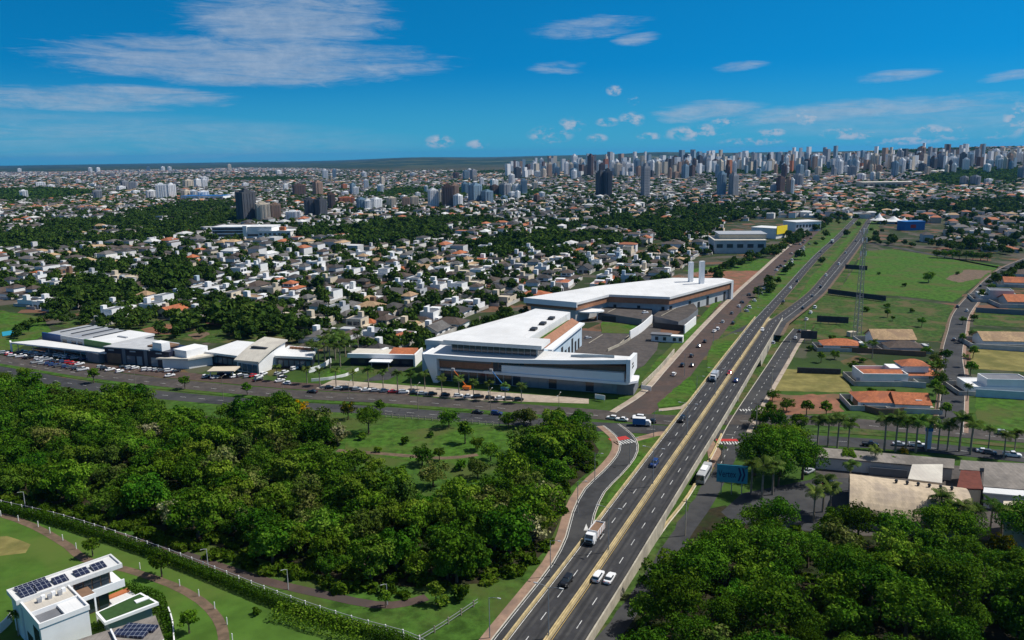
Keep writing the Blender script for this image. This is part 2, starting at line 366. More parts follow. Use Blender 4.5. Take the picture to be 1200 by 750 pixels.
def attr_mat(name, rough=.8):
    m = bpy.data.materials.new(name); m.use_nodes = True; nt = m.node_tree; b = nt.nodes['Principled BSDF']; b.inputs['Roughness'].default_value = rough
    at = N(nt, 'ShaderNodeAttribute', attribute_name='tint'); g = N(nt, 'ShaderNodeNewGeometry')
    n = N(nt, 'ShaderNodeTexNoise', i_Scale=.5, i_Detail=4.); LK(nt, g.outputs['Position'], n.inputs['Vector'])
    LK(nt, mixc(nt, 1.0, at.outputs['Color'], mixc(nt, n.outputs['Fac'], (.8, .8, .8), (1.15, 1.15, 1.15)), 'MULTIPLY'), b.inputs['Base Color']); M[name] = m
attr_mat('far_paint')
# terrain: pasture near the camera, town ground farther out, woods beyond the town
def ground_mat():
    m = bpy.data.materials.new('ground'); m.use_nodes = True; nt = m.node_tree; b = nt.nodes['Principled BSDF']; b.inputs['Roughness'].default_value = .95; b.inputs['Specular IOR Level'].default_value = .1
    g = N(nt, 'ShaderNodeNewGeometry'); P = g.outputs['Position']
    def nz(s, d=6.):
        n = N(nt, 'ShaderNodeTexNoise', i_Scale=s, i_Detail=d, i_Roughness=.65); LK(nt, P, n.inputs['Vector']); return n.outputs['Fac']
    def voro(s):
        v = N(nt, 'ShaderNodeTexVoronoi', i_Scale=s); LK(nt, P, v.inputs['Vector']); return v.outputs['Color']
    grass = mixc(nt, sstep(nt, .3, .7, nz(.2)), (.030, .070, .011), (.055, .105, .018))
    vs_ = N(nt, 'ShaderNodeSeparateXYZ'); LK(nt, voro(.07), vs_.inputs[0])
    town = mixc(nt, sstep(nt, .3, .8, vs_.outputs[0]), (.035, .050, .020), (.10, .085, .07))
    town = mixc(nt, mth(nt, 'GREATER_THAN', vs_.outputs[1], .8), town, (.16, .085, .055))
    town = mixc(nt, sstep(nt, .45, .6, nz(.03)), town, (.026, .045, .014))
    wood = mixc(nt, sstep(nt, .35, .65, nz(.004, 8.)), (.010, .026, .012), (.026, .046, .018))
    wood = mixc(nt, sstep(nt, .52, .60, nz(.0016, 6.)), wood, (.075, .085, .035))
    ln = N(nt, 'ShaderNodeVectorMath', operation='LENGTH'); LK(nt, P, ln.inputs[0]); r = ln.outputs['Value']
    c = mixc(nt, sstep(nt, 330, 420, r), grass, town)
    far = mth(nt, 'ADD', r, mth(nt, 'MULTIPLY_ADD', nz(.0007, 4.), 3000, -1500))
    c = mixc(nt, sstep(nt, 5600, 8800, far), c, wood)
    LK(nt, c, b.inputs['Base Color']); M['ground'] = m
ground_mat()
# ------------------------------------------------------------------ terrain, roads, lawns
def build_terrain():
    na = 300; rr = np.concatenate([[0.], np.geomspace(60, 26000, 110)])
    a = np.linspace(0, 2 * np.pi, na, endpoint=False); V = [(0, 0, -.02)]
    for r in rr[1:]:
        x = r * np.sin(a); y = r * np.cos(a); z = hill(x, y) - .02
        V += list(zip(x, y, z))
    F = []
    for j in range(na): F.append((0, 1 + (j + 1) % na, 1 + j, 1 + j))
    V = np.array(V); Q = []
    for i in range(len(rr) - 2):
        b0, b1 = 1 + i * na, 1 + (i + 1) * na
        j = np.arange(na); k = (j + 1) % na
        Q.append(np.stack([b0 + j, b0 + k, b1 + k, b1 + j], 1))
    Q = np.concatenate(Q)
    me = bpy.data.meshes.new('ground'); me.from_pydata(V.tolist(), [], [tuple(f[:3]) for f in F] + [tuple(q) for q in Q.tolist()]); me.materials.append(M['ground'])
    me.polygons.foreach_set('use_smooth', [True] * len(me.polygons)); me.update()
    o = bpy.data.objects.new('ground', me); COL.objects.link(o); o['kind'] = 'structure'
build_terrain()
def sheet(name, px, z, m, world=False):
    mb = MB(); pts = px if world else [G(x, y, z) for x, y in px]
    if name in ('lot_grass', 'bare_soil', 'grass', 'verge_grass'):      # uneven natural outline
        r = random.Random(len(pts) * 7 + int(pts[0][0])); q = []
        for a, b in zip(pts, pts[1:] + pts[:1]):
            n = max(1, min(24, int(math.hypot(b[0] - a[0], b[1] - a[1]) / 4))); k = (1.5 if name == 'bare_soil' else .45)
            q += [(a[0] + (b[0] - a[0]) * i / n + r.uniform(-k, k) * (i > 0), a[1] + (b[1] - a[1]) * i / n + r.uniform(-k, k) * (i > 0)) for i in range(n)]
        pts = q
    A = sum(a[0] * b[1] - b[0] * a[1] for a, b in zip(pts, pts[1:] + pts[:1]))
    if A < 0: pts = pts[::-1]
    mb.poly([(p[0], p[1], z) for p in pts]); o = mb.build(name, M[m]); o['kind'] = 'structure'; return o
def ribbon(name, line, d0, d1, dz, m, flat=None):
    """strip between two sideways offsets (d0 right-most ... d1 left-most) along a centre line"""
    a, b = offset(line, d0), offset(line, d1); mb = MB(); n = len(line)
    zz = (lambda p: p.z + dz) if flat is None else (lambda p: flat)
    mb.v = [(p.x, p.y, zz(p)) for p in a] + [(p.x, p.y, zz(p)) for p in b]
    mb.f = [(i, i + 1, n + i + 1, n + i) for i in range(n - 1)]; mb.m = [0] * (n - 1)
    o = mb.build(name, M[m]); o['kind'] = 'structure'; return o
def wallribbon(mb, line, d0, d1, z0, z1, m=0):
    """solid strip (kerb, parapet): z0, z1 relative to the line or absolute via callables"""
    a, b = offset(line, d0), offset(line, d1); n = len(line); i = len(mb.v)
    f0 = z0 if callable(z0) else (lambda p: p.z + z0); f1 = z1 if callable(z1) else (lambda p: p.z + z1)
    for L, f in ((a, f0), (b, f0), (b, f1), (a, f1)): mb.v += [(q.x, q.y, f(p)) for q, p in zip(L, line)]
    for k in range(n - 1):
        for r in range(4):
            s = (r + 1) % 4; mb.f.append((i + r * n + k, i + s * n + k, i + s * n + k + 1, i + r * n + k + 1)); mb.m.append(m)
    for k in (0, n - 1): 
        q = tuple(i + r * n + k for r in range(4)); mb.f.append(q if k else q[::-1]); mb.m.append(m)
def dashes(name, line, d, L, gap, w, dz, m='paint_white'):
    mb = MB()
    for p, h in walk(line, L + gap):
        t = Vector((math.cos(h), math.sin(h), 0)); s = Vector((-t.y, t.x, 0)); p = p + s * d
        # follow the slope of the road
        p2 = p + t * L; zz = lambda q: min(((k - q).xy.length, k.z) for k in line)[1] if False else None
        j = min(range(len(line)), key=lambda k: (line[k] - p).xy.length_squared); a = line[max(j - 1, 0)]; b = line[min(j + 1, len(line) - 1)]
        g = (b.z - a.z) / max((b - a).xy.length, .01)
        mb.poly([(q.x, q.y, p.z + dz + g * e) for q, e in ((p - s * w / 2, 0), (p2 - s * w / 2, L), (p2 + s * w / 2, L), (p + s * w / 2, 0))])
    o = mb.build(name, M[m]); o['kind'] = 'structure'; return o
def pl(pts, z=0.0, step=6.):
    return smooth_line([Vector((*G(x, y, z), z)) if len((x, y)) == 2 else None for x, y in pts], step)
def crosswalk(px_a, px_b, width, n=9, zoff=.11, red=True, z=0.0):
    a = Vector((*G(*px_a, z), z)); b = Vector((*G(*px_b, z), z)); t = (b - a).normalized(); s = Vector((-t.y, t.x, 0)); L = (b - a).length
    if red:
        mb = MB(); mb.poly([a + s * (width + .3) + Vector((0, 0, zoff)), a + s * (width * 2.0) + Vector((0, 0, zoff)), b + s * (width * 2.0) + Vector((0, 0, zoff)), b + s * (width + .3) + Vector((0, 0, zoff))][::-1]); mb.build('crossing_band', M['paint_red'])['kind'] = 'structure'
    mb = MB(); st = L / (2 * n - 1)
    for k in range(n):
        p = a + t * (2 * k * st); q = p + t * st; e = Vector((0, 0, zoff + .01))
        mb.poly([p + e, q + e, q + s * width + e, p + s * width + e])
    mb.build('crosswalk_stripes', M['paint_white'])['kind'] = 'structure'
# --- lawns and soil
sheet('lawn', [(-30, 585), (0, 600), (60, 613), (140, 633), (250, 668), (330, 700), (420, 730), (480, 752), (500, 790), (-60, 790)], .03, 'grass_lawn')
sheet('lot_grass', [(-30, 632), (8, 628), (36, 638), (30, 648), (-5, 652), (-30, 650)], .04, 'grass_dry')
sheet('grass', [(-30, 425), (0, 430), (120, 452), (300, 468), (560, 492), (660, 500), (715, 503), (728, 515), (718, 548), (690, 580), (672, 625), (655, 660), (560, 770), (500, 790), (480, 750), (330, 697), (140, 630), (-30, 583)], .03, 'grass')
sheet('grass', [(405, 505), (600, 499), (604, 515), (560, 545), (480, 540), (405, 528)], .06, 'grass_bright')
sheet('grass', [(740, 512), (790, 505), (770, 560), (720, 610), (690, 640), (693, 612), (718, 572), (748, 535)], .04, 'grass_bright')
sheet('lot_grass', [(1014, 294), (1045, 292), (1172, 311), (1117, 354), (1055, 347), (983, 342)], .05, 'grass_bright')
sheet('bare_soil', [(1118, 321), (1135, 316), (1162, 317), (1150, 326), (1122, 331), (1108, 327)], .08, 'dirt')
sheet('lot_grass', [(980, 346), (1055, 350), (1118, 358), (1108, 385), (1100, 400), (950, 400), (955, 378)], .05, 'grass_rough')
sheet('lot_grass', [(917, 432), (985, 436), (1000, 460), (905, 458)], .05, 'grass_dry')
sheet('bare_soil', [(900, 462), (985, 462), (990, 482), (925, 488), (895, 482)], .055, 'red_soil')
sheet('lot_grass', [(880, 500), (990, 484), (1100, 500), (1100, 508), (900, 505)], .045, 'grass_rough')
sheet('lot_grass', [(1141, 385), (1210, 389), (1210, 408), (1139, 405)], .05, 'grass_rough')
sheet('lot_grass', [(1138, 407), (1210, 409), (1210, 436), (1138, 432)], .055, 'grass_dry')
sheet('lot_grass', [(1142, 462), (1210, 465), (1210, 508), (1145, 500)], .05, 'grass_bright')
sheet('lot_grass', [(1142, 360), (1210, 365), (1210, 384), (1141, 381)], .05, 'grass_rough')
sheet('bare_soil', [(806, 321), (820, 318), (905, 317), (875, 338), (862, 345), (830, 330)], .06, 'red_soil')
sheet('lot_grass', [(800, 317), (895, 303), (912, 306), (905, 316), (820, 320)], .05, 'grass_bright')
sheet('lot_grass', [(-10, 362), (50, 372), (60, 388), (15, 412), (-30, 412)], .05, 'grass_bright')
sheet('verge_grass', [(850, 372), (905, 312), (985, 250), (1035, 240), (1030, 268), (1012, 290), (984, 340), (955, 378), (940, 402), (900, 470), (860, 480), (830, 440)], .02, 'grass_rough')
sheet('court', [(98, 368), (131, 358), (129, 365), (112, 371)], .3, 'court_green')
sheet('pool', [(2, 389), (22, 386), (22, 391), (3, 394)], .3, 'water_pool')
# --- walking path by the hedge, dirt track through the lawn
PATH = pl([(-40, 583), (20, 592), (120, 622), (210, 648), (300, 678), (380, 697), (440, 709), (475, 707), (500, 700)])
ribbon('path', PATH, -1.4, 1.4, .06, 'asphalt_red')
DIRT = pl([(-40, 597), (0, 603), (40, 617), (80, 640), (100, 656), (150, 668), (200, 685), (235, 704), (255, 725), (262, 745), (262, 775)])
ribbon('dirt_track', DIRT, -1.1, 1.1, .06, 'dirt')
CPATH = pl([(395, 528), (450, 532), (520, 537), (560, 533)])
ribbon('path', CPATH, -1.2, 1.2, .08, 'dirt')
# --- the avenue across: two carriageways with a planted median
AVN = pl([(-60, 411), (20, 425), (100, 437), (200, 449), (330, 461), (460, 468), (560, 475), (680, 484), (780, 492), (860, 492), (960, 493), (1080, 503), (1200, 513), (1300, 522)])
ribbon('road', AVN, -5.5, 5.5, .07, 'asphalt_old')
AVS = pl([(-60, 424), (20, 437), (80, 449), (180, 462), (330, 475), (440, 481), (560, 490), (680, 499), (760, 503), (860, 510), (960, 516), (1080, 524), (1200, 536), (1300, 545)])
ribbon('road', AVS, -4.8, 4.8, .06, 'asphalt')
MEDL = [p for p in pl([(-60, 418), (20, 431), (100, 444), (200, 456), (330, 468), (460, 475), (560, 482), (660, 490)])]
ribbon('median_grass', MEDL, -1.6, 1.6, .12, 'grass')
MEDR = pl([(905, 503), (960, 505), (1080, 513), (1200, 524), (1300, 533)])
ribbon('median_grass', MEDR, -1.6, 1.6, .12, 'grass_rough')
dashes('lane_markings', AVS, 0, 3, 6, .16, .08); dashes('lane_markings', AVN, -1.5, 3, 6, .16, .09)
# --- overpass
def zprof(y):     # height of the deck along the way out
    return float(np.interp(y, [100, 150, 220, 275, 310, 360, 430, 520, 3000], [.9, 1.6, 4.6, 6.6, 6.6, 4.8, 2.2, .25, .25]))
def Gz(px, py):
    z = 3.0
    for _ in range(6): z = zprof(G(px, py, z)[1])
    return Vector((*G(px, py, z), z))
MED = smooth_line([Gz(*p) for p in ((588, 830), (643, 748), (690, 681), (735, 615), (781, 548), (828, 480), (868, 421), (905, 367), (938, 318))], 5)
LCW0 = offset(MED, 3.9); RCW0 = offset(MED, -3.9)
cut = 38
iL = max(i for i, p in enumerate(MED) if p.y < 440)
def flat(ps): return [Vector((*G(x, y, .25), .25)) for x, y in ps]
LCW = LCW0[:iL] + smooth_line([LCW0[iL]] + flat([(925, 337), (945, 314), (962, 296), (985, 275), (1005, 254), (1020, 240)]), 8)
RCW = RCW0[:iL] + smooth_line([RCW0[iL]] + flat([(950, 345), (968, 325), (985, 305), (1004, 281), (1016, 262), (1027, 245)]), 8)
sheet('median_grass', [(950, 325), (990, 282), (1000, 270), (1010, 260), (1018, 248), (1020, 247), (1005, 270), (982, 300), (955, 335), (930, 368), (912, 388)], .06, 'grass_bright')
for L in (LCW, RCW):
    ribbon('road', L, -3.45, 3.45, 0, 'asphalt_new')
    for q in (-1.75, 1.75):
        for e in (-.78, .78): ribbon('wheel_track', L, q + e - .28, q + e + .28, .006, 'asphalt_worn')
        ribbon('oil_track', L, q - .22, q + .22, .006, 'asphalt_stain')
    dashes('lane_markings', L, 0, 3.0, 6.0, .17, .02)
for L, s in ((LCW, 1), (RCW, -1)):
    ribbon('edge_line', L, s * 3.05, s * 3.2, .02, 'paint_white'); ribbon('edge_line', L, -s * 3.2, -s * 3.05, .02, 'paint_yellow')
dk = MB(); nearL = [p for p in MED if p.y < 452]
wallribbon(dk, nearL, -7.6, 7.6, lambda p: max(p.z - 1.25, -.5) if 196 < p.y < 352 else -.5, -.03)
o = dk.build('overpass_deck', M['concrete']); tag(o, 'concrete overpass deck carrying the divided highway over the avenue', 'overpass')
def parapet(line, d0, d1, h, m, lab):
    mb = MB(); wallribbon(mb, line, d0, d1, -.02, h); return tag(mb.build('concrete_barrier', M[m]), lab, 'barrier')
parapet(nearL, 7.3, 7.65, .85, 'concrete_yellow', 'concrete parapet on the wooded side of the overpass')
parapet(nearL, -7.65, -7.3, .95, 'concrete', 'concrete parapet on the bus street side of the overpass')
c1 = parapet(nearL, .1, .38, .8, 'concrete_yellow', 'yellowish concrete barrier beside the lanes towards the camera')
c2 = parapet(nearL, -.38, -.1, .8, 'concrete_yellow', 'yellowish concrete barrier beside the lanes away from the camera')
for ip, y0 in enumerate((205, 223, 241, 259, 276, 303, 320, 338)):
    j = min(range(len(MED)), key=lambda k: abs(MED[k].y - y0)); p = MED[j]; a = MED[j + 1] - MED[j]; t = Vector((a.x, a.y, 0)).normalized()
    pe = empty('overpass_pier', (p.x, p.y, 0), math.atan2(t.y, t.x), 'concrete pier under the overpass, %s from the camera' % ('first', 'second', 'third', 'fourth', 'fifth', 'sixth', 'seventh', 'eighth')[ip], 'pier', 'piers under the overpass')
    mb = MB(); mb.box(-.5, .5, -7.3, 7.3, p.z - 2.0, p.z - 1.2); mb.build('cap_beam', M['concrete'], pe)
    for s in (-5.5, 0, 5.5):
        mb = MB(); mb.tube([(0, s, -.1), (0, s, p.z - 1.95)], .45, 12); mb.build('column', M['concrete'], pe, smooth=False)
# --- street on the right of the overpass
RST = pl([(640, 830), (706, 745), (745, 690), (775, 652), (798, 618), (822, 585), (849, 535), (862, 505), (875, 482), (892, 455), (911, 425), (926, 401), (938, 386)])
ribbon('road', RST, -3.6, 3.6, .055, 'asphalt')
ribbon('kerb', RST, 3.3, 3.6, .15, 'kerb'); kb = MB(); wallribbon(kb, [p for p in RST if p.y < 262], 3.6, 4.1, -.1, .7); tag(kb.build('kerb_wall', M['concrete_yellow']), 'low yellowish kerb wall between the bus street and the overpass', 'wall')
ribbon('pavement', [p for p in RST if p.y > 260], -5.4, -3.6, .13, 'paving'); dashes('lane_markings', [p for p in RST if p.y > 232], 0, 2, 4, .15, .07)
_a = [Vector((*G(x, y), .1)) for x, y in ((684, 622), (690, 622), (687, 614))]; _m = MB(); _m.poly(_a if (_a[1] - _a[0]).cross(_a[2] - _a[0]).z > 0 else _a[::-1]); _m.build('yield_marking', M['paint_white'])['kind'] = 'structure'
sheet('grass', [(660, 790), (716, 728), (760, 665), (800, 605), (825, 565), (838, 548), (832, 545), (790, 600), (745, 660), (700, 725), (640, 790)], .10, 'grass_rough')
# --- curved slip road on the wooded side
SLP = pl([(540, 830), (596, 750), (632, 703), (661, 664), (677, 631), (684, 602), (697, 575), (718, 554), (733, 536), (737, 522), (731, 510), (716, 498)])
ribbon('road', SLP, -3.0, 3.0, .082, 'asphalt'); ribbon('edge_line', SLP, 2.55, 2.7, .095, 'paint_white'); ribbon('edge_line', SLP, -2.7, -2.55, .095, 'paint_white')
ribbon('path', SLP, 3.3, 5.5, .12, 'paving_pink'); ribbon('kerb', SLP, 3.0, 3.3, .16, 'kerb'); ribbon('kerb', SLP, -3.25, -3.0, .16, 'kerb')
crosswalk((724, 522), (745, 518.5), 3.4, 7)
crosswalk((842, 521), (868, 521), 2.6, 8); crosswalk((868, 482), (890, 482), 2.4, 7, red=False)
sheet('path', [(743, 513), (770, 506), (792, 504), (792, 508), (770, 511), (743, 518)], .075, 'paving_pink')
sheet('pavement', [(833, 552), (846, 530), (836, 516), (828, 524)], .11, 'paving_pink')
# --- frontage road beside the shopping centre, with reddish asphalt
FRT = pl([(740, 487), (775, 462), (800, 432), (826, 400), (852, 370), (880, 340), (905, 316), (930, 292), (958, 268), (975, 255)])
ribbon('road', FRT, -5.6, 6.3, .067, 'asphalt_red'); ribbon('pavement', FRT, 6.5, 9.0, .14, 'paving'); ribbon('kerb', FRT, 6.2, 6.5, .15, 'kerb')
sheet('grass', [(808, 441), (816, 454), (812, 463), (796, 475), (772, 478), (770, 473)], .12, 'grass_bright')
sheet('grass', [(829, 436), (838, 436), (870, 408), (893, 388), (883, 386), (860, 390), (835, 400), (828, 420)], .12, 'grass_bright')
sheet('grass', [(858, 384), (885, 378), (918, 340), (950, 305), (985, 270), (975, 272), (930, 303), (900, 335), (875, 362)], .09, 'grass_bright')
SL2 = pl([(850, 398), (868, 388), (888, 378), (900, 366), (908, 356)]); ribbon('road', SL2, -3, 3, .11, 'asphalt')
sheet('kerb_strip', [(772, 479), (798, 476), (815, 464), (818, 466), (800, 479), (772, 482)], .10, 'paving')
sheet('grass', [(683, 463), (738, 468), (750, 465), (776, 436), (800, 404), (812, 388), (790, 402), (768, 424), (748, 452), (728, 458)], .10, 'grass_bright')
sheet('grass', [(790, 404), (822, 370), (838, 352), (846, 352), (828, 374), (803, 408)], .11, 'grass_bright')
# --- local street on the right and its pavement
LST = pl([(1113, 505), (1116, 470), (1118, 440), (1116, 415), (1121, 390), (1128, 366), (1150, 340), (1178, 316), (1215, 300)])
ribbon('road', LST, -4.2, 4.2, .05, 'asphalt'); ribbon('pavement', LST, 4.2, 5.6, .13, 'dirt'); ribbon('pavement', LST, -5.6, -4.2, .13, 'paving_pink'); ribbon('kerb', LST, 4.0, 4.2, .14, 'kerb'); ribbon('kerb', LST, -4.2, -4.0, .14, 'kerb')
BST = pl([(1178, 315), (1100, 300), (1045, 289), (1010, 284)]); ribbon('road', BST, -3, 3, .05, 'asphalt')
# dirt verge along the highway by the lots
iR = [i for i, p in enumerate(RCW) if 400 < p.y < 900]; VRG = [RCW[i] for i in iR]
ribbon('pavement', VRG, -8.5, -6.8, .06, 'dirt'); ribbon('parking_lane', VRG, -6.8, -3.5, .05, 'asphalt')
# condominium street behind the dealers
CST = pl([(470, 440), (520, 412), (480, 436)]) if False else None
sheet('road', [(425, 447), (455, 445), (500, 420), (540, 400), (560, 390), (545, 388), (500, 407), (470, 425), (440, 440)], .05, 'asphalt')
sheet('forecourt', [(20, 418), (150, 430), (330, 447), (480, 456), (480, 464), (330, 455), (200, 443), (20, 422)], .05, 'asphalt_red')
sheet('forecourt', [(390, 445), (480, 452), (690, 467), (690, 473), (560, 469), (480, 462), (370, 455)], .055, 'paving')
sheet('yard', [(845, 600), (870, 578), (960, 560), (1000, 560), (1000, 630), (880, 630)], .045, 'asphalt')
sheet('yard', [(955, 535), (1220, 552), (1220, 640), (960, 640)], .04, 'parking')
# ------------------------------------------------------------------ large buildings traced at their own heights
def zat(x, y, py):
    lo, hi = -5., 120.
    for _ in range(40):
        m = (lo + hi) / 2
        if PX(x, y, m)[1] > py: lo = m
        else: hi = m
    return lo
def wp(*pts): return [Vector((*G(x, y, z), z)) for x, y, z in pts]
def ccw(p): return p if sum(a.x * b.y - b.x * a.y for a, b in zip(p, p[1:] + p[:1])) > 0 else p[::-1]
def inset(p, d):
    """move every edge of a ccw outline inwards by d"""
    n = len(p); o = []
    for i in range(n):
        a, b, c = p[i - 1], p[i], p[(i + 1) % n]
        e1 = (b - a).xy.normalized(); e2 = (c - b).xy.normalized(); n1 = Vector((-e1.y, e1.x)); n2 = Vector((-e2.y, e2.x)); k = n1 + n2
        k = k / max(.35, k.length_squared / 2) if k.length > .01 else n1
        o.append(Vector((b.x + k.x * d, b.y + k.y * d, b.z)))
    return o
def slab(name, pts, th, m, par, top=None):
    """roof plate: pts at the top surface, thickness th"""
    mb = MB(); p = ccw(list(pts)); mb.prism(p, [q.z - th for q in p], [q.z for q in p], 0, top=1 if top else 0)
    return mb.build(name, [M[m], M[top]] if top else M[m], par)
def walls(name, pts, z0, dz, m, par, d=0.):
    p = ccw(list(pts)); p = inset(p, d) if d else p
    mb = MB(); mb.prism(p, z0, [q.z - dz for q in p]); return mb.build(name, M[m], par)
def quad(name, a, b, z0, z1, m, par, out=.06, th=.06):
    """thin panel on the wall that runs a->b (outside on the right of a->b)"""
    a = Vector(a).xy; b = Vector(b).xy; t = (b - a).normalized(); n = Vector((t.y, -t.x)); a = a + n * out; b = b + n * out
    mb = MB(); mb.prism([(a.x, a.y), (b.x, b.y), (b.x - n.x * th, b.y - n.y * th), (a.x - n.x * th, a.y - n.y * th)][::-1], z0, z1); return mb.build(name, M[m], par)
def strip_windows(par, a, b, z0, z1, n, frac=.8, m='glass', name='window', out=.07):
    a = Vector(a).xy; b = Vector(b).xy
    for k in range(n):
        s = (k + (1 - frac) / 2) / n; e = (k + (1 + frac) / 2) / n
        quad(name, a.lerp(b, s), a.lerp(b, e), z0, z1, m, par, out)
Zv = Vector((0, 0, 0))
# ---- shopping centre, front block
ang = math.radians(-18.107)
mall = empty('shopping_centre', (-36.7, 335.2, 0), ang, 'white shopping centre with sweeping ribbon roofline and brown upper wall at the junction', 'shopping centre')
b = MB(); b.box(5, 82, 1.5, 40, 0, 5.2); b.build('ground_floor_wall', M['glass_pale'], mall)
for k in range(20):
    x = 7 + k * 3.9; b = MB(); b.box(x, x + 3.3, 1.38, 1.5, .3, 4.9); b.build('shop_window', M['glass' if k < 9 or k in (12, 16) else 'glass_pale'], mall)
b = MB(); b.prism([(26, -1.2), (86.5, -2.6), (90.5, 2), (90, 9), (26, 9)], 5.3, 6.3); b.build('canopy_slab', M['white_panel'], mall)
b = MB(); b.box(6, 27, -1, 6, 5.3, 5.9); b.build('canopy_slab', M['white_panel'], mall)
b = MB(); b.box(5.2, 85.5, .3, 14, 6.2, 12); b.build('upper_wall', M['bronze'], mall)
b = MB(); b.prism([(34, -.9), (85.6, -2), (85.6, 1.4), (34, 1.4)], 6.31, [9.3, 9.9, 9.9, 9.3]); b.build('spandrel_panel', M['white_panel'], mall)
b = MB(); b.box(5.5, 29, -.5, .28, 9.4, 11.2); b.build('sign_band', M['grey_roof'], mall)
for k in range(6):
    x = 30 + k * 2.3; b = MB(); b.box(x, x + 2.05, .15, .29, 6.5 if k < 2 else 9.6, 11.4); b.build('window', M['glass'], mall)
# ribbon fascia, rising to the right, and the deck behind it
us = [0, 20, 40, 60, 75, 87.6]; tops = [12.4, 12.3, 12.6, 13.6, 14.7, 15.7]; vs0 = [-2.5, -2.3, -2.2, -2.3, -2.5, -2.7]
b = MB(); i = 0
for k in range(5):
    u0, u1 = us[k], us[k + 1]
    b.prism([(u0, vs0[k]), (u1, vs0[k + 1]), (u1, vs0[k + 1] + 1.0), (u0, vs0[k] + 1.0)], [tops[k] - 1.7, tops[k + 1] - 1.7, tops[k + 1] - 1.7, tops[k] - 1.7], [tops[k], tops[k + 1], tops[k + 1], tops[k]])
b.build('ribbon_fascia', M['white_panel'], mall)
b = MB()
for k in range(5):
    u0, u1 = us[k], us[k + 1]
    b.prism([(u0, vs0[k] + 1.0), (u1, vs0[k + 1] + 1.0), (u1, 15), (u0, 15)], [tops[k] - 1.5, tops[k + 1] - 1.5, 12.1, 12.1], [tops[k] - .25, tops[k + 1] - .25, 12.6, 12.6])
b.build('roof_deck', M['white_roof'], mall)
b = MB(); b.prism([(62, 6), (80, 7), (78, 12.5), (66, 12.5)], 12.4, [14.0, 14.6, 13.3, 13.0]); b.build('skylight', M['glass_pale'], mall)
b = MB(); i = len(b.v)
b.v = [(-1.2, -2.6, 12.4), (5.4, -2.6, 11.4), (5.6, -2.6, 0), (3.6, -2.6, 0), (-1.2, 9, 12.4), (5.4, 7, 11.4), (5.6, 2, 0), (3.6, 2, 0)]
b.f = [(0, 3, 2, 1), (4, 5, 6, 7), (0, 1, 5, 4), (1, 2, 6, 5), (2, 3, 7, 6), (3, 0, 4, 7)]; b.m = [0] * 6; b.build('side_fin', M['white_panel'], mall)
b = MB(); b.prism([(86.6, -2.7), (88.2, -2.7), (88.2, 13.8), (86.6, 13.8)], [6.32, 6.32, 8.5, 8.5], [15.7, 15.7, 14.6, 14.6]); ep = b.build('end_wall', M['white_panel'], mall)
for z0, w in ((12.4, 3.2), (11.0, 4.0)):
    b = MB(); b.box(88.2, 88.28, 1.5, 1.5 + w, z0, z0 + .75); b.build('wall_sign', M['dark_metal'], mall)
b = MB(); b.box(82.2, 89, 1.2, 13.5, 0, 5.28); b.build('plinth', M['grey_wall'], mall)
# upper storey and long hall
b = MB(); b.box(9.5, 48, 4.5, 15, 12.4, 16.3); b.build('attic_wall', M['glass_pale'], mall)
for k in range(14):
    x = 9.9 + k * 2.72; b = MB(); b.box(x, x + 2.4, 4.38, 4.5, 12.9, 16.0); b.build('window', M['glass'], mall)
for k in range(3):
    y = 5 + k * 3.2; b = MB(); b.box(48, 48.12, y, y + 2.8, 12.9, 16); b.build('window', M['glass'], mall)
b = MB(); b.box(6.8, 50.6, 2.0, 15.5, 16.3, 17.9); b.build('attic_roof', M['white_roof'], mall)
hall = [(-7.2, 15.2), (48.5, 15.2), (49.5, 80), (19, 90)]
b = MB(); b.prism(hall, 0, [11.9, 12, 12, 11.5]); b.build('hall_wall', M['pale_blue_wall'], mall)
b = MB(); b.prism([(-7.6, 14.9), (10, 14.9), (29, 88), (18.6, 90.5)], [12.0] * 4, [14.2, 14.2, 14.2, 14.2]); b.build('side_roof', M['white_roof'], mall)
b = MB(); b.prism([(8.6, 15.6), (38.6, 15.6), (42.5, 84), (22.5, 89)], [12.0] * 4, [16.2, 16.2, 16.2, 16.2]); b.build('main_roof', M['white_roof'], mall)
b = MB(); b.box(23, 38.4, 14.8, 19.5, 16.2, 17.4); b.build('roof_upstand', M['white_roof'], mall)
for k, v in enumerate((36, 49, 62)):
    b = MB(); b.box(35.2 + k * .7, 37.8 + k * .7, v, v + 4.5, 16.2, 17.3); b.build('roof_vent', M['dark_metal'], mall)
b = MB(); b.prism([(39, 24), (41, 24), (44.2, 80), (42.5, 80)], 12, 13.0); b.build('roof_gutter', M['grass'], mall)
b = MB(); b.prism([(42.5, 22), (46.5, 22), (48.3, 79), (44.6, 79)], 12, [14.2, 12.2, 12.2, 14.2]); b.build('roof_screen', M['bronze'], mall)
b = MB(); b.prism([(46.6, 20), (50.2, 20), (51.2, 79), (48.4, 79)], [11.2] * 4, [12.1] * 4); b.build('side_canopy', M['white_panel'], mall)
for k in range(9):
    v = 22 + k * 6.2; x = 48.5 + (v - 15.2) * .0154; b = MB(); b.box(x, x + .12, v, v + 3.4, .2, 8.0 if k % 3 == 0 else 5.2); b.build('service_door', M['dark_metal'], mall)
b = MB(); b.box(-8, -5.5, 12, 30, 0, 9); b.build('annex_wall', M['pale_blue_wall'], mall)
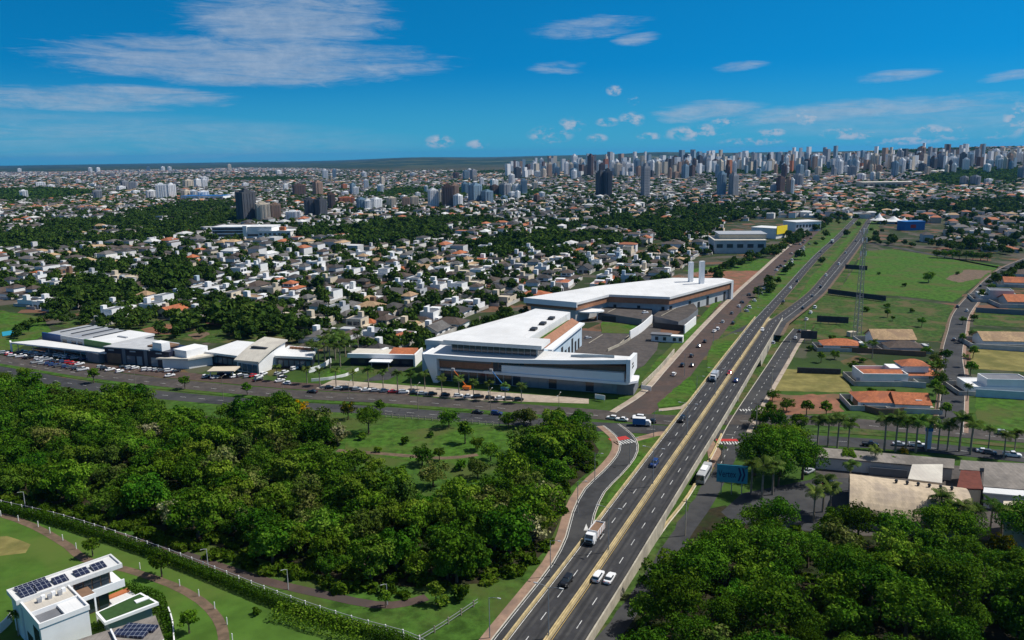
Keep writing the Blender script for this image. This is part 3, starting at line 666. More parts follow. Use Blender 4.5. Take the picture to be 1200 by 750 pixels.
# ---- parking terraces and retaining walls between the two blocks
sheet('parking', [(640, 408), (670, 386), (735, 391), (752, 380), (775, 382), (770, 410), (755, 428), (740, 436), (700, 425)], .16, 'parking')
def boxpx(name, px, z0, z1, m, lab=None, cat=None, kind=None):
    p = ccw([Vector((*G(x, y, z1), z1)) for x, y in px]); mb = MB(); mb.prism(p, z0, z1, 1, top=0); o = mb.build(name, [M[m], M['grey_wall']])
    return tag(o, lab, cat, None, kind)
boxpx('parking_terrace', [(702, 366), (712, 352), (765, 356), (763, 371), (752, 374)], -.1, 4.0, 'parking', kind='structure')
boxpx('parking_terrace', [(765, 370), (778, 360), (810, 352), (818, 362), (806, 372), (795, 377)], -.1, 3.6, 'parking', kind='structure')
for L in (((690, 402), (706, 392)), ((720, 408), (737, 393)), ((712, 366), (733, 356)), ((775, 370), (792, 361))):
    ln = [Vector((*G(*L[0], .2), .2)), Vector((*G(*L[1], .2), .2))] if L[0][1] > 380 else [Vector((*G(*L[0], 4), 4)), Vector((*G(*L[1], 4), 4))]
    ribbon('parking_line', ln, -.25, .25, .03, 'concrete')
sheet('grass', [(704, 382), (706, 377), (752, 381), (750, 391), (705, 390)], .22, 'grass_bright')
def wallpx(pts, h, th, m, lab, cat='wall', name='retaining_wall', z=0., group=None):
    ln = smooth_line([Vector((*G(x, y, z), z)) for x, y in pts], 4) if len(pts) > 2 else [Vector((*G(x, y, z), z)) for x, y in pts]
    mb = MB(); wallribbon(mb, ln, -th / 2, th / 2, -.1, h); return tag(mb.build(name, M[m]), lab, cat, group)
wallpx([(738, 398), (752, 389), (764, 378)], 4.6, .6, 'white_wall', 'white stepped retaining wall between the two parking terraces')
wallpx([(802, 391), (815, 380)], 4.6, .6, 'white_wall', 'short white retaining wall at the roadside end of the upper terrace')
wallpx([(705, 376), (752, 379)], 3.2, .25, 'dark_metal', 'dark mesh fence above the grassy bank of the car park', 'fence', 'mesh_fence')
wallpx([(765, 384), (802, 388)], 3.2, .25, 'dark_metal', 'dark mesh fence in front of the second terrace', 'fence', 'mesh_fence')
wallpx([(752, 455), (775, 432), (790, 414)], 2.2, .4, 'concrete', 'beige retaining wall along the grass strip beside the white shopping centre')
wallpx([(712, 412), (733, 402), (745, 392)], 1.4, .4, 'concrete', 'low wall edging the lower car park ramp')
kx, ky = G(782, 400)
k = empty('entrance_lodge', (kx, ky, 0), -.32, 'small white entrance lodge with dark roof among the car parks', 'lodge')
b = MB(); b.box(-8, 8, -2, 2, 0, 3.4); b.build('wall', M['white_wall'], k)
b = MB(); b.box(-8.4, 2, -2.6, 2.6, 3.4, 4.0); b.build('roof', M['grey_roof'], k)
for q in (-6, -2, 3, 6): b = MB(); b.box(q, q + 1.6, -2.08, -2, .8, 2.6); b.build('window', M['glass'], k)
# ---- rear block
rear = empty('supermarket_hall', (60, 500, 0), 0, 'long white roofed hall with brown underside behind the car parks', 'hall')
RP = wp((614, 349, 12), (676, 354.5, 12), (714, 345, 12), (785, 348, 12), (858.7, 328.5, 12.6), (847, 326, 12.6), (788, 325.5, 13), (700, 335, 13))
def rel(pts, o): return [p - o.location for p in pts]
RPr = ccw(rel(RP, rear))
mb = MB(); mb.prism(RPr, [q.z - 1.4 for q in RPr], [q.z for q in RPr]); mb.build('roof', M['white_roof'], rear)
pi = inset(RPr, .7); mb = MB(); mb.prism(pi, 7.2, [q.z - 1.4 for q in pi]); mb.build('brown_soffit', M['bronze'], rear)
pi = inset(RPr, 2.2); mb = MB(); mb.prism(pi, 0, 7.2); mb.build('wall', M['lightgrey_wall'], rear)
# the fascia at the left end, deep and white
a, b_ = RP[0] - rear.location, RP[1] - rear.location
t = (b_ - a).xy.normalized(); n = Vector((t.y, -t.x))
mb = MB(); mb.prism([a.xy + n * .3, b_.xy + n * .3, b_.xy - n * .5, a.xy - n * .5], 9.0, 12.15); mb.build('end_fascia', M['white_panel'], rear)
c = rel(wp((690, 364, 5.5)), rear)[0]
mb = MB(); mb.prism([(c.x + 9 * math.cos(q), c.y + 5.5 * math.sin(q)) for q in np.linspace(0, 2 * math.pi, 20, endpoint=False)], 5.0, 5.7); mb.build('round_canopy', M['white_panel'], rear)
for s in (-5, 5): mb = MB(); mb.tube([(c.x + s, c.y, 0), (c.x + s, c.y, 5.05)], .3, 8); mb.build('column', M['white_panel'], rear)
w0, w1, w2 = (inset(RPr, 5.0)[i] for i in range(3)) if False else (None,) * 3
pts = ccw(rel(wp((714, 345, 12), (785, 348, 12), (858.7, 328.5, 12.6)), rear))
fa, fb, fc = rel(wp((714, 345, 12), (785, 348, 12), (858.7, 328.5, 12.6)), rear)
for (p, q, kk) in ((fa, fb, 5), (fb, fc, 7)):
    d = (q - p).xy.normalized(); nn = Vector((-d.y, d.x)); p2 = p.xy + nn * 2.1; q2 = q.xy + nn * 2.1
    for k in range(kk):
        s = (k + .3) / kk; quad('doorway', p2.lerp(q2, s), p2.lerp(q2, s + .25 / kk), .1, 3.6 if k % 2 else 5.6, 'dark_metal', rear, .08)
e0, e1 = rel(wp((858.7, 328.5, 12.6), (847, 326, 12.6)), rear)
mb = MB(); mb.prism(ccw([Vector((e0.x - 1.0, e0.y - 1.0, 0)), Vector((e0.x + .6, e0.y, 0)), Vector((e1.x + .4, e1.y + 1, 0)), Vector((e1.x - 1.2, e1.y, 0))]), 0, 12.62); mb.build('end_portal', M['white_panel'], rear)
for i, (px, top, w, d, lab) in enumerate(((809.2, 307, 2.6, 2.6, 'shorter of the two white pylons behind the white hall roof'), (822, 306, 2.9, 2.4, 'taller of the two white pylons, at the road end of the white hall roof'))):
    x, y = G(px, 330 + i * 2, 12.6); h = zat(x, y, top); o = MB(); o.box(-w / 2, w / 2, -d / 2, d / 2, 0, h); tag(o.build('pylon', M['white_panel'], None, (x, y, 0), .25), lab, 'pylon', 'pylons of the shopping centre')
x, y = G(848, 346); o = MB(); o.box(-3, 3, -2.5, 2.5, 0, 4.2); o.box(-3.3, 1, -2.8, 2.8, 4.2, 4.6); tag(o.build('roadside_cabin', M['white_wall'], None, (x, y, 0), .4), 'small white cabin beside the road end of the white hall', 'cabin')
# ---- car dealer with blue and green fascia
dl = empty('car_dealer_hall', (-242.3, 395.8, 0), R_(-29.84), 'car dealer hall with blue and green fascia, grey and white roof bays', 'dealership')
b = MB(); b.box(-6.5, 49.5, 9.5, 33, 0, 7.2); b.build('wall', M['lightgrey_wall'], dl)
for k in range(4):
    x0 = -6.8 + k * 9.2; b = MB(); b.prism([(x0, 9), (x0 + 9.1, 9), (x0 + 9.1, 33.4), (x0, 33.4)], 7.2, [7.5, 8.1, 8.1, 7.5]); b.build('roof_bay', M['galvanised' if k != 2 else 'grey_metal'], dl)
    b = MB(); b.box(x0 + 7.4, x0 + 8.6, 14, 32, 7.7, 8.35); b.build('ridge_skylight', M['dark_metal'], dl)
b = MB(); b.box(30.1, 49.9, 9, 33.4, 7.2, 8.2); b.build('roof_bay', M['white_roof'], dl)
b = MB(); b.box(39, 46, 20, 21.2, 8.2, 8.7); b.build('roof_vent', M['grey_metal'], dl)
for x0, x1, m_ in ((-6.8, 9.5, 'navy_blue'), (9.5, 29, 'lightgrey_wall'), (29, 49.9, 'green_panel')): b = MB(); b.box(x0, x1, 8.6, 9.4, 4.2, 8.3); b.build('fascia_panel', M[m_], dl)
for x0 in (11, 18.5, 24): b = MB(); b.box(x0, x0 + 3.5, 8.5, 8.6, 4.8, 6.6); b.build('window', M['glass'], dl)
b = MB(); b.prism([(-12, -5), (53, 3.4), (52.6, 9), (-3.5, 6)], 4.6, 5.3); b.build('forecourt_canopy', M['white_roof'], dl)
b = MB(); b.prism([(-18, -2), (-11.4, -5.2), (-11, -4.6), (-17.4, -1.4)], 0, 5.0); b.build('screen_wall', M['white_wall'], dl)
for k in range(6): b = MB(); b.tube([(-8 + k * 11, -3.4 + k * 1.35, 0), (-8 + k * 11, -3.4 + k * 1.35, 4.7)], .2, 6); b.build('canopy_post', M['grey_metal'], dl)
b = MB(); b.box(40, 50, 2, 8, 0, 4.5); b.build('kiosk_wall', M['grey_wall'], dl)
sh = empty('car_showroom', (-242.3, 395.8, 0), R_(-29.84 + 0), 'dark navy car showroom with tall glass bays and flat roof', 'showroom')
S = [(52, 4.2), (88.5, 12), (89, 25), (52, 24)]
b = MB(); b.prism(S, 0, 7.6); b.build('wall', M['navy_panel'], sh)
b = MB(); b.prism([(51.6, 3.8), (78, 9.3), (79, 25.4), (51.6, 24.4)], 7.6, 8.1); b.build('roof', M['lightgrey_wall'], sh)
b = MB(); b.prism([(72, 13), (83, 14), (83, 22), (72, 22)], 8.1, 8.9); b.build('roof_deck', M['brown_wall'], sh)
b = MB(); b.box(78, 84.5, 11.5, 16, 7.6, 11.4); b.build('roof_tower', M['white_wall'], sh)
b = MB(); b.box(88, 97, 15, 27, 5.0, 8.4); b.build('side_block', M['white_wall'], sh)
b = MB(); b.prism([(84, 8), (99, 14), (104, 26), (88, 30)], 4.4, 5.1); b.build('side_roof', M['cream_roof'], sh)
b = MB(); b.prism([(86, 10), (98, 15), (102, 25), (89, 28)], 0, 4.4); b.build('side_wall', M['white_wall'], sh)
for (p, q, m_) in ((.03, .25, 'brown_wall'), (.34, .47, 'glass_blue'), (.50, .58, 'glass_pale'), (.72, .82, 'glass_pale'), (.84, .97, 'glass')):
    A, B = Vector(S[0]), Vector(S[1]); quad('shop_window', A.lerp(B, p), A.lerp(B, q), .2, 4.4 if m_ != 'brown_wall' else 5.0, m_, sh, .08)
for p in (.28, .62): A, B = Vector(S[0]), Vector(S[1]); quad('pier', A.lerp(B, p), A.lerp(B, p + .05), 0, 7.6, 'grey_wall', sh, .3, .3)
for p in (.06, .40, .80): A, B = Vector(S[0]), Vector(S[1]); quad('wall_sign', A.lerp(B, p), A.lerp(B, p + .09), 6.3, 6.9, 'lightgrey_wall', sh, .1)
# ---- dealer with the curved white roof
cv = empty('curved_roof_dealer', (-115, 360, 0), 0, 'car dealer with curved white centre roof and low white wings', 'dealership')
def cvp(*p): return rel(wp(*p), cv)
A0 = cvp((274, 421.5, 5.5), (303, 424, 6.0), (337, 398, 11.5), (310, 394.5, 11))
mb = MB(); n = 10
for k in range(n + 1):
    t = k / n; bow = math.sin(t * math.pi) * 1.1
    L = A0[0].lerp(A0[3], t); Rr = A0[1].lerp(A0[2], t); mb.v += [(L.x, L.y, L.z + bow), (Rr.x, Rr.y, Rr.z + bow), (L.x, L.y, L.z + bow - .7), (Rr.x, Rr.y, Rr.z + bow - .7)]
for k in range(n):
    i = k * 4; mb.f += [(i, i + 1, i + 5, i + 4), (i + 2, i + 6, i + 7, i + 3), (i, i + 4, i + 6, i + 2), (i + 1, i + 3, i + 7, i + 5)]; mb.m += [0] * 4
mb.f += [(0, 2, 3, 1), (n * 4, n * 4 + 1, n * 4 + 3, n * 4 + 2)]; mb.m += [0, 0]; mb.build('curved_roof', M['cream_roof'], cv)
h = A0[0].lerp(A0[1], .5).lerp(A0[3].lerp(A0[2], .5), .45); d = (A0[1] - A0[0]).xy.normalized(); e = Vector((-d.y, d.x))
mb = MB(); mb.prism([h.xy - d * 4.5 - e * .9, h.xy + d * 4.5 - e * .9, h.xy + d * 4.5 + e * .9, h.xy - d * 4.5 + e * .9], h.z + .9, h.z + 1.6); mb.build('roof_skylight', M['dark_metal'], cv)
q = ccw(A0); mb = MB(); mb.prism(inset(q, 1.0), 0, [p.z - .9 for p in inset(q, 1.0)]); mb.build('centre_wall', M['white_wall'], cv)
for nm, P4, m_ in (('left_wing', [(240, 412, 6), (278, 417, 6), (312, 402, 6), (278, 399, 6)], 'white_roof'), ('right_wing', [(322, 418, 5.5), (366, 420, 5.5), (372, 409, 5.5), (338, 406, 5.5)], 'white_roof')):
    p = ccw(cvp(*P4)); mb = MB(); mb.prism(p, 5.0, 6.0); mb.build('wing_roof', M[m_], cv)
    mb = MB(); mb.prism(inset(p, 1.0), 0, 5.0); mb.build('wing_wall', M['navy_panel'], cv)
    f0, f1 = inset(p, 1.0)[0], inset(p, 1.0)[1]
    strip_windows(cv, f0, f1, 1.0, 3.8, 6, .8, 'glass_blue')
for k in range(7):
    p = cvp((342 + k * 4, 408.5 + k * .35, 6))[0]; mb = MB(); mb.box(p.x - .9, p.x + .9, p.y - .6, p.y + .6, 5.95, 7.0); mb.build('air_conditioner', M['bronze'], cv)
f0, f1 = A0[0], A0[1]
strip_windows(cv, f0 + Vector((.8, .9, 0)), f1 + Vector((-.8, .9, 0)), .5, 4.0, 4, .85, 'glass_blue', out=.1)
p = cvp((262, 432, 3.6))[0]; mb = MB(); mb.box(p.x - 6, p.x + 6, p.y - 4, p.y + 4, 3.1, 3.6); mb.build('entrance_canopy', M['beige_wall'], cv)
for sx in (-5, 5): mb = MB(); mb.box(p.x + sx - .2, p.x + sx + .2, p.y - 3, p.y - 2.6, 0, 3.1); mb.build('canopy_post', M['white_wall'], cv)
# ---- gatehouse of the housing estate
gh = empty('gatehouse', (*G(450, 428), 0), R_(-8), 'low gatehouse with white fascia and terracotta roof beside the palms', 'gatehouse')
b = MB(); b.box(-16, 14, 0, 12, 0, 3.8); b.build('wall', M['navy_panel'], gh)
b = MB(); b.box(-17, 15, -1.5, -.3, 3.6, 5.6); b.build('fascia', M['white_panel'], gh)
b = MB(); b.box(-17, 15, -.3, 13, 3.8, 4.6); b.build('roof_slab', M['cream_roof'], gh)
b = MB(); b.prism([(2, 0), (14, 0), (14, 10), (2, 10)], 4.6, [5.0, 5.0, 6.2, 6.2]); b.build('tile_roof', M['tile_terracotta'], gh)
b = MB(); b.box(14.6, 15.4, -1.6, 13, 0, 5.6); b.build('end_wall', M['white_wall'], gh)
b = MB(); b.box(-5, 5, -7, -1.5, 3.0, 3.4); b.build('canopy', M['white_panel'], gh)
for s in (-4, 4): b = MB(); b.tube([(s, -6, 0), (s, -6, 3)], .18, 6); b.build('canopy_post', M['grey_metal'], gh)
for s in (-12, -7, -2, 4, 9): b = MB(); b.box(s, s + 3, -.08, 0, .8, 2.8); b.build('window', M['glass'], gh)
wallpx([(365, 447), (385, 445), (405, 441), (420, 434)], 1.2, .3, 'white_wall', 'curved white kerb wall round the palm lawn by the gatehouse', 'wall', 'garden_wall')
wallpx([(362, 437), (375, 433), (388, 425)], 2.2, .3, 'white_wall', 'white slatted wall between curved roof dealer and palm lawn', 'wall', 'garden_wall')
sheet('grass', [(372, 444), (385, 434), (402, 433), (415, 437), (395, 444)], .13, 'grass_bright')
# ---- villa with solar panels, bottom of the lawn
vl = empty('villa', (-85, 155, 0), 0, 'white modern villa with solar panels on its long flat roof', 'villa')
def vp(*p): return rel(wp(*p), vl)
a, b1, c_, d_, e_, f_ = vp((7.5, 692.5, 9.0), (21.3, 705, 9.0), (51, 728, 9.0), (111, 714, 8.3), (145, 662.5, 9.0), (130, 650, 9.0))
ax = (f_ - a); ax.z = 0; Lw = ax.length; ax.normalize(); qx = Vector((ax.y, -ax.x, 0))     # along the long roof, towards the front
vl.rotation_euler.z = math.atan2(ax.y, ax.x); o_ = vl.location + a; vl.location = (o_.x, o_.y, 0)
def V2(p, q): return (p, -q)
b = MB(); b.box(0, Lw, -6.4, 0, 8.3, 8.9); b.box(0, Lw, -.35, 0, 8.9, 9.25); b.box(0, Lw, -6.4, -6.05, 8.9, 9.25); b.box(0, .35, -6.05, -.35, 8.9, 9.25); b.box(Lw - .35, Lw, -6.05, -.35, 8.9, 9.25); b.build('long_roof', M['white_roof'], vl)
b = MB(); b.box(.6, 10.5, -6.2, -.3, 0, 8.3); b.build('wall', M['white_wall'], vl)
b = MB(); b.box(10.5, Lw - 2.4, -5.4, -.8, 5.0, 8.3); b.build('upper_room', M['brown_wall'], vl)
b = MB(); b.box(10.5, Lw - .2, -7.2, 0, 4.2, 5.0); b.box(10.5, Lw - .2, -7.2, -6.9, 5.0, 5.9); b.build('balcony', M['white_panel'], vl)
b = MB(); b.box(11.2, Lw - 2.5, -6.9, -6.7, 5.05, 5.95); b.build('balcony_glass', M['glass_pale'], vl)
b = MB(); b.box(10.5, Lw - 3.2, -5.6, -.9, 0, 4.2); b.build('lower_room', M['brown_wall'], vl)
for k in range(4): b = MB(); b.box(11 + k * 1.75, 12.5 + k * 1.75, -5.5, -5.4, 5.2, 7.9); b.build('window', M['glass'], vl)
for k in range(3): b = MB(); b.box(11 + k * 2.1, 12.9 + k * 2.1, -5.7, -5.6, .3, 3.6); b.build('window', M['glass'], vl)
FB = 17.6
b = MB(); b.box(.9, 9.6, -FB, -6.42, 0, 7.7); b.build('front_wall', M['white_wall'], vl)
b = MB(); b.box(.7, 9.8, -FB - .2, -FB + .15, 7.7, 8.7); b.box(.7, 1.05, -FB + .15, -6.42, 7.7, 8.7); b.box(9.45, 9.8, -FB + .15, -6.42, 7.7, 8.7); b.box(1.05, 9.45, -12.2, -11.9, 7.7, 8.7); b.build('front_parapet', M['white_wall'], vl)
b = MB(); b.box(1.05, 9.45, -11.9, -6.42, 7.7, 8.3); b.build('front_roof', M['cream_roof'], vl)
b = MB(); b.box(5.6, 9.45, -FB + .15, -12.2, 7.7, 8.25); b.build('front_roof', M['white_roof'], vl)
b = MB(); b.box(1.06, 5.6, -FB + .16, -12.21, 7.7, 7.75); b.build('roof_well', M['grey_roof'], vl)
b = MB(); b.box(.82, .9, -16.5, -13, 1, 6.5); b.build('window', M['glass'], vl)
b = MB(); b.box(.82, .9, -11.5, -8, .5, 3); b.build('window', M['glass'], vl)
b = MB(); b.box(8.5, 13.2, -10.4, -6.45, 6.6, 6.9); b.build('pergola', M['brown_wall'], vl)
b = MB(); b.box(8.4, 13.3, -10.7, -10.4, 6.2, 6.95); b.build('pergola_beam', M['white_panel'], vl)
b = MB(); b.box(12.9, 13.2, -10.7, -10.4, 0, 6.2); b.build('pergola_post', M['white_panel'], vl)
for k in range(5):
    p0 = (1.3, 4.3, 7.6, 11.8, 15.2)[k]; b = MB(); b.prism([(p0, -4.9 if k else -5.7), (p0 + 2.7, -4.9 if k else -5.7), (p0 + 2.7, -2.4), (p0, -2.4)], 8.95, [9.15, 9.15, 9.55, 9.55]); b.build('solar_panel', M['solar'], vl)
b = MB(); b.prism([(1.3, -2.0), (7.0, -2.0), (7.0, -.6), (1.3, -.6)], 8.95, [9.15, 9.15, 9.5, 9.5]); b.build('solar_panel', M['solar'], vl)
for k in range(6): b = MB(); b.box(3.2 + k * .95, 3.9 + k * .95, -8.8 + (k % 2) * .8, -8.0 + (k % 2) * .8, 8.3, 9.1); b.build('air_conditioner', M['white_panel' if k % 2 else 'grey_metal'], vl)
# green roofed annex, terrace
g = ccw(vp((112, 718, 3.5), (122.5, 730, 3.5), (186, 706, 3.5), (165, 694.5, 3.5)))
M_ = Matrix.Rotation(-vl.rotation_euler.z, 3, 'Z'); sh_ = Vector((-85, 155, 0)) - Vector((vl.location.x, vl.location.y, 0))
loc = lambda P: [M_ @ p for p in P]
gl = loc(g); mb = MB(); mb.prism(gl, 2.9, 3.55); mb.build('annex_roof', M['white_panel'], vl)
mb = MB(); mb.prism(inset(gl, .5), 3.55, 3.62); mb.build('green_roof', M['green_turf'], vl)
mb = MB(); mb.prism(inset(gl, 1.0), 0, 2.9); mb.build('annex_wall', M['glass_pale'], vl)
s = loc(ccw(vp((157, 704, 3.7), (160, 707, 3.7), (176, 701, 3.7), (173, 698.5, 3.7)))); mb = MB(); mb.prism(s, 3.62, 3.8); mb.build('roof_skylight', M['white_panel'], vl)
s = loc(ccw(vp((118, 707, .2), (127, 711, .2), (160, 698, .2), (152, 692, .2)))); mb = MB(); mb.prism(s, 0, .25); mb.build('terrace', M['white_roof'], vl)
s = loc(ccw(vp((120, 702, .3), (122, 705, .3), (152, 693, .3), (149, 690, .3)))); mb = MB(); mb.prism(s, 0, .6); mb.build('terrace_step', M['orange_wall'], vl)
# neighbour with grey roof
nb = empty('neighbour_house', (-80, 140, 0), 0, 'grey roofed house with slanted solar panels, in front of the white villa', 'house')
P = ccw(rel(wp((83, 752, 6), (182, 721, 6), (192, 748, 6), (160, 790, 6), (70, 800, 6)), nb))
mb = MB(); mb.prism(P, 5.4, 6.0, top=1); mb.build('roof', [M['white_wall'], M['fibre_cement']], nb)
mb = MB(); mb.prism(inset(P, .6), 0, 5.4); mb.build('wall', M['white_wall'], nb)
P1 = rel(wp((126, 741, 6)), nb)[0]; P2 = rel(wp((183, 722, 6)), nb)[0]; dd = (P2 - P1).xy.normalized(); nn = Vector((dd.y, -dd.x)); th = math.atan2(dd.y, dd.x)
mb = MB(); r0 = rel(wp((130, 740, 6)), nb)[0].xy; mb.prism([r0 - dd * .15, r0 + dd * .15, r0 + dd * .15 + nn * 9, r0 - dd * .15 + nn * 9][::-1], 5.99, 6.6); mb.build('parapet', M['white_wall'], nb)
for r in range(2):
    s0 = rel(wp((131, 745, 6.2) if r else (143, 738, 6.2)), nb)[0].xy; w = 6.4; u = Vector((math.cos(th - .8), math.sin(th - .8))); v = Vector((u.y, -u.x)) * -1
    mb = MB(); mb.prism(ccw([Vector((*q, 0)) for q in (s0, s0 + u * w, s0 + u * w + v * 2.0, s0 + v * 2.0)]), 6.02, 6.5); mb.build('solar_panel', M['solar'], nb)
wallpx([(0, 742), (8, 735), (14, 728)], 2.0, .3, 'white_wall', 'short white garden wall beside the villa with solar panels', 'wall', 'garden_wall')
wallpx([(198, 719), (203, 735), (205, 760)], 1.6, .25, 'white_wall', 'thin curved white wall between villa hedge and lawn', 'wall', 'garden_wall')
# ---- vaulted warehouse and sheds on the right
wh = empty('vaulted_warehouse', (105, 195, 0), 0, 'warehouse with barrel vaulted beige corrugated roof', 'warehouse')
e0, e1 = rel(wp((996, 562, 8.2), (1137, 580, 8.2)), wh); d = (e1 - e0); d.z = 0; L = d.length; d.normalize(); nn = Vector((d.y, -d.x, 0)); Rw = 12.0
mb = MB(); na = 14; ns = 28
for k in range(ns + 1):
    for j in range(na + 1):
        t = math.pi * (j / na); p = e0 + d * (L * k / ns) + nn * (Rw * -math.cos(t) ) ; rz_ = .05 if k % 2 else 0
        mb.v.append((p.x, p.y, 2.6 + 5.6 * math.sin(t) + rz_))
for k in range(ns):
    for j in range(na):
        i = k * (na + 1) + j; mb.f.append((i, i + na + 1, i + na + 2, i + 1)); mb.m.append(0)
mb.build('vault_roof', M['tan_roof'], wh)
mb = MB(); q = [e0 + nn * Rw * s + d * .3 for s in (-.97, .97)] + [e1 + nn * Rw * s - d * .3 for s in (.97, -.97)]; q = ccw([Vector((*p.xy, 0)) for p in q]); mb.prism(q, 0, 2.7); mb.build('wall', M['lightgrey_wall'], wh)
for ee, sg in ((e0, .35), (e1, -.35)):
    mb = MB(); i = 0
    pts = [ee + d * sg + nn * (Rw * -.97 * math.cos(math.pi * j / na)) + Vector((0, 0, 2.6 + 5.4 * math.sin(math.pi * j / na) - ee.z)) for j in range(na + 1)]
    mb.poly(pts); mb.build('gable_wall', M['lightgrey_wall'], wh)
for k in range(6):
    p = e0 + d * (L * (.40 + k * .092)) + nn * -2.0; mb = MB(); mb.tube([(p.x, p.y, 7.9), (p.x, p.y, 8.7)], .32, 8); mb.tube([(p.x, p.y, 8.7), (p.x, p.y, 9.1)], [.5, .28], 8); mb.build('roof_vent', M['dark_metal'], wh)
def shed(name, P4, h0, mroof, mwall, lab, cat, th=.35, rise=0.):
    z = [p[2] for p in P4]; r = empty(name, (*G(P4[0][0], P4[0][1], 0), 0), 0, lab, cat); p = ccw(rel(wp(*P4), r))
    mb = MB(); mb.prism(p, [q.z - th for q in p], [q.z for q in p]); mb.build('roof', M[mroof], r)
    mb = MB(); pi = inset(p, .4); mb.prism(pi, 0, [q.z - th for q in pi]); mb.build('wall', M[mwall], r); return r, pi
shed('long_shed', [(955, 535, 4), (1118, 549, 4), (1119, 538, 4.8), (958, 524, 4.8)], 4, 'fibre_cement', 'lightgrey_wall', 'long low grey shed roof beside the palm avenue', 'shed')
shed('small_warehouse', [(1064, 561, 5), (1104, 566, 5), (1105, 544, 6), (1069, 544, 6)], 5, 'cream_roof', 'beige_wall', 'beige roofed store behind the vaulted warehouse', 'store')
shed('brown_roof_shed', [(1121, 572, 5), (1152, 573, 5), (1148, 552, 6), (1126, 551, 6)], 5, 'brown_tile_roof', 'beige_wall', 'shed with dark red roof between the grey sheds', 'shed')
shed('grey_shed', [(1152, 570, 5), (1230, 576, 5), (1230, 544, 7), (1154, 541, 7)], 5, 'fibre_cement', 'lightgrey_wall', 'large grey corrugated shed at the right edge of the avenue', 'shed')
r_, _p = shed('open_shed', [(1152, 577, 4.6), (1230, 584, 4.6), (1230, 577, 5.0), (1153, 571, 5.0)], 4.6, 'white_roof', 'lightgrey_wall', 'narrow white canopy roof in front of the large grey shed', 'canopy')
shed('beige_block', [(1175, 612, 7), (1260, 617, 7), (1260, 589, 7), (1176, 587, 7)], 7, 'beige_wall', 'beige_wall', 'plain beige block at the right edge above the wood', 'building')
shed('grey_shed', [(1124, 550, 5), (1153, 552, 5), (1154, 541, 5.6), (1126, 539, 5.6)], 5, 'fibre_cement', 'lightgrey_wall', 'small pale grey roof above the dark red shed', 'shed')
wallpx([(1018, 556), (1062, 560)], 2.4, .25, 'grey_wall', 'grey yard wall between the vaulted warehouse and the beige store', 'wall', 'yard_wall')
# ---- yellow store, grey warehouse and others along the highway far off
def blk(name, px, py, w, d, h, rot, mw, mr, lab, cat, nwin=6, extra=None):
    x, y = GT(px, py); r = empty(name, (x, y, float(hill(x, y))), rot, lab, cat)
    b = MB(); b.box(-w / 2, w / 2, 0, d, -1, h); b.build('wall', M[mw], r)
    b = MB(); b.box(-w / 2 - .5, w / 2 + .5, -.5, d + .5, h, h + .8); b.build('roof', M[mr], r)
    if nwin: strip_windows(r, (-w / 2, 0), (w / 2, 0), h * .45, h * .75, nwin, .6, 'glass', out=.1)
    return r
r = blk('grey_warehouse', 867, 297, 48, 42, 12, -.1, 'lightgrey_wall', 'cream_roof', 'large grey warehouse with stepped pale roof by the highway', 'warehouse', 5)
b = MB(); b.box(-18, 26, 10, 40, 12.8, 17); b.build('upper_hall', M['beige_wall'], r); b = MB(); b.box(-19, 27, 9, 41, 17, 17.8); b.build('upper_roof', M['galvanised'], r)
r = blk('yellow_store', 915, 279, 24, 30, 11, .8, 'white_wall', 'white_roof', 'store with bright yellow fascia beside the grey warehouse', 'store', 4)
b = MB(); b.box(-12.5, 12.5, -1.2, -.55, 5, 14); b.build('fascia', M['yellow_wall'], r)
r = blk('white_office', 947, 271, 36, 25, 11, .3, 'white_wall', 'white_roof', 'white office block with window bands beyond the yellow store', 'office', 8)
r = blk('blue_store', 1072, 270, 26, 16, 10, .15, 'blue_wall', 'blue_wall', 'bright blue box store among the houses right of the highway', 'store', 0)
b = MB(); b.box(-6, 1, -.25, -.05, 3, 7); b.build('wall_sign', M['car_red'], r)
r = blk('hospital', 284, 279, 75, 30, 13, -.08, 'white_wall', 'white_roof', 'wide white hospital like block with dark window bands among the houses', 'office', 0)
for z in (2.5, 6.5, 10): b = MB(); b.box(-37, 4 if z > 3 else 20, -.3, -.02, z, z + 2.3); b.build('window_band', M['glass'], r)
b = MB(); b.box(2, 7, -2, 10, -1, 15); b.build('stair_tower', M['white_wall'], r)
r = blk('white_annexe', 322, 279, 40, 26, 8, -.08, 'white_wall', 'white_roof', 'low white annexe right of the wide block with dark window bands', 'office', 7)
b = MB(); b.box(5, 12, 3, 9, 8.8, 13); b.build('roof_room', M['orange_wall'], r)
r = blk('long_hall', 237, 237, 100, 40, 14, -.1, 'white_wall', 'blue_wall', 'long hall with pale blue roof below the white towers', 'hall', 9)
r = blk('arena', 1040, 222, 110, 50, 16, -.1, 'beige_wall', 'cream_roof', 'wide beige arena hall far up the highway', 'hall', 9)
r = blk('red_roof_school', 910, 262, 60, 20, 6, 0, 'beige_wall', 'tile_terracotta', 'low school with long terracotta roof in the trees', 'school', 6) if False else None
x, y = GT(1040, 262)
tn = empty('tent_canopy', (x, y, 0), 0, 'white peaked tensile canopy beside the blue box store', 'canopy')
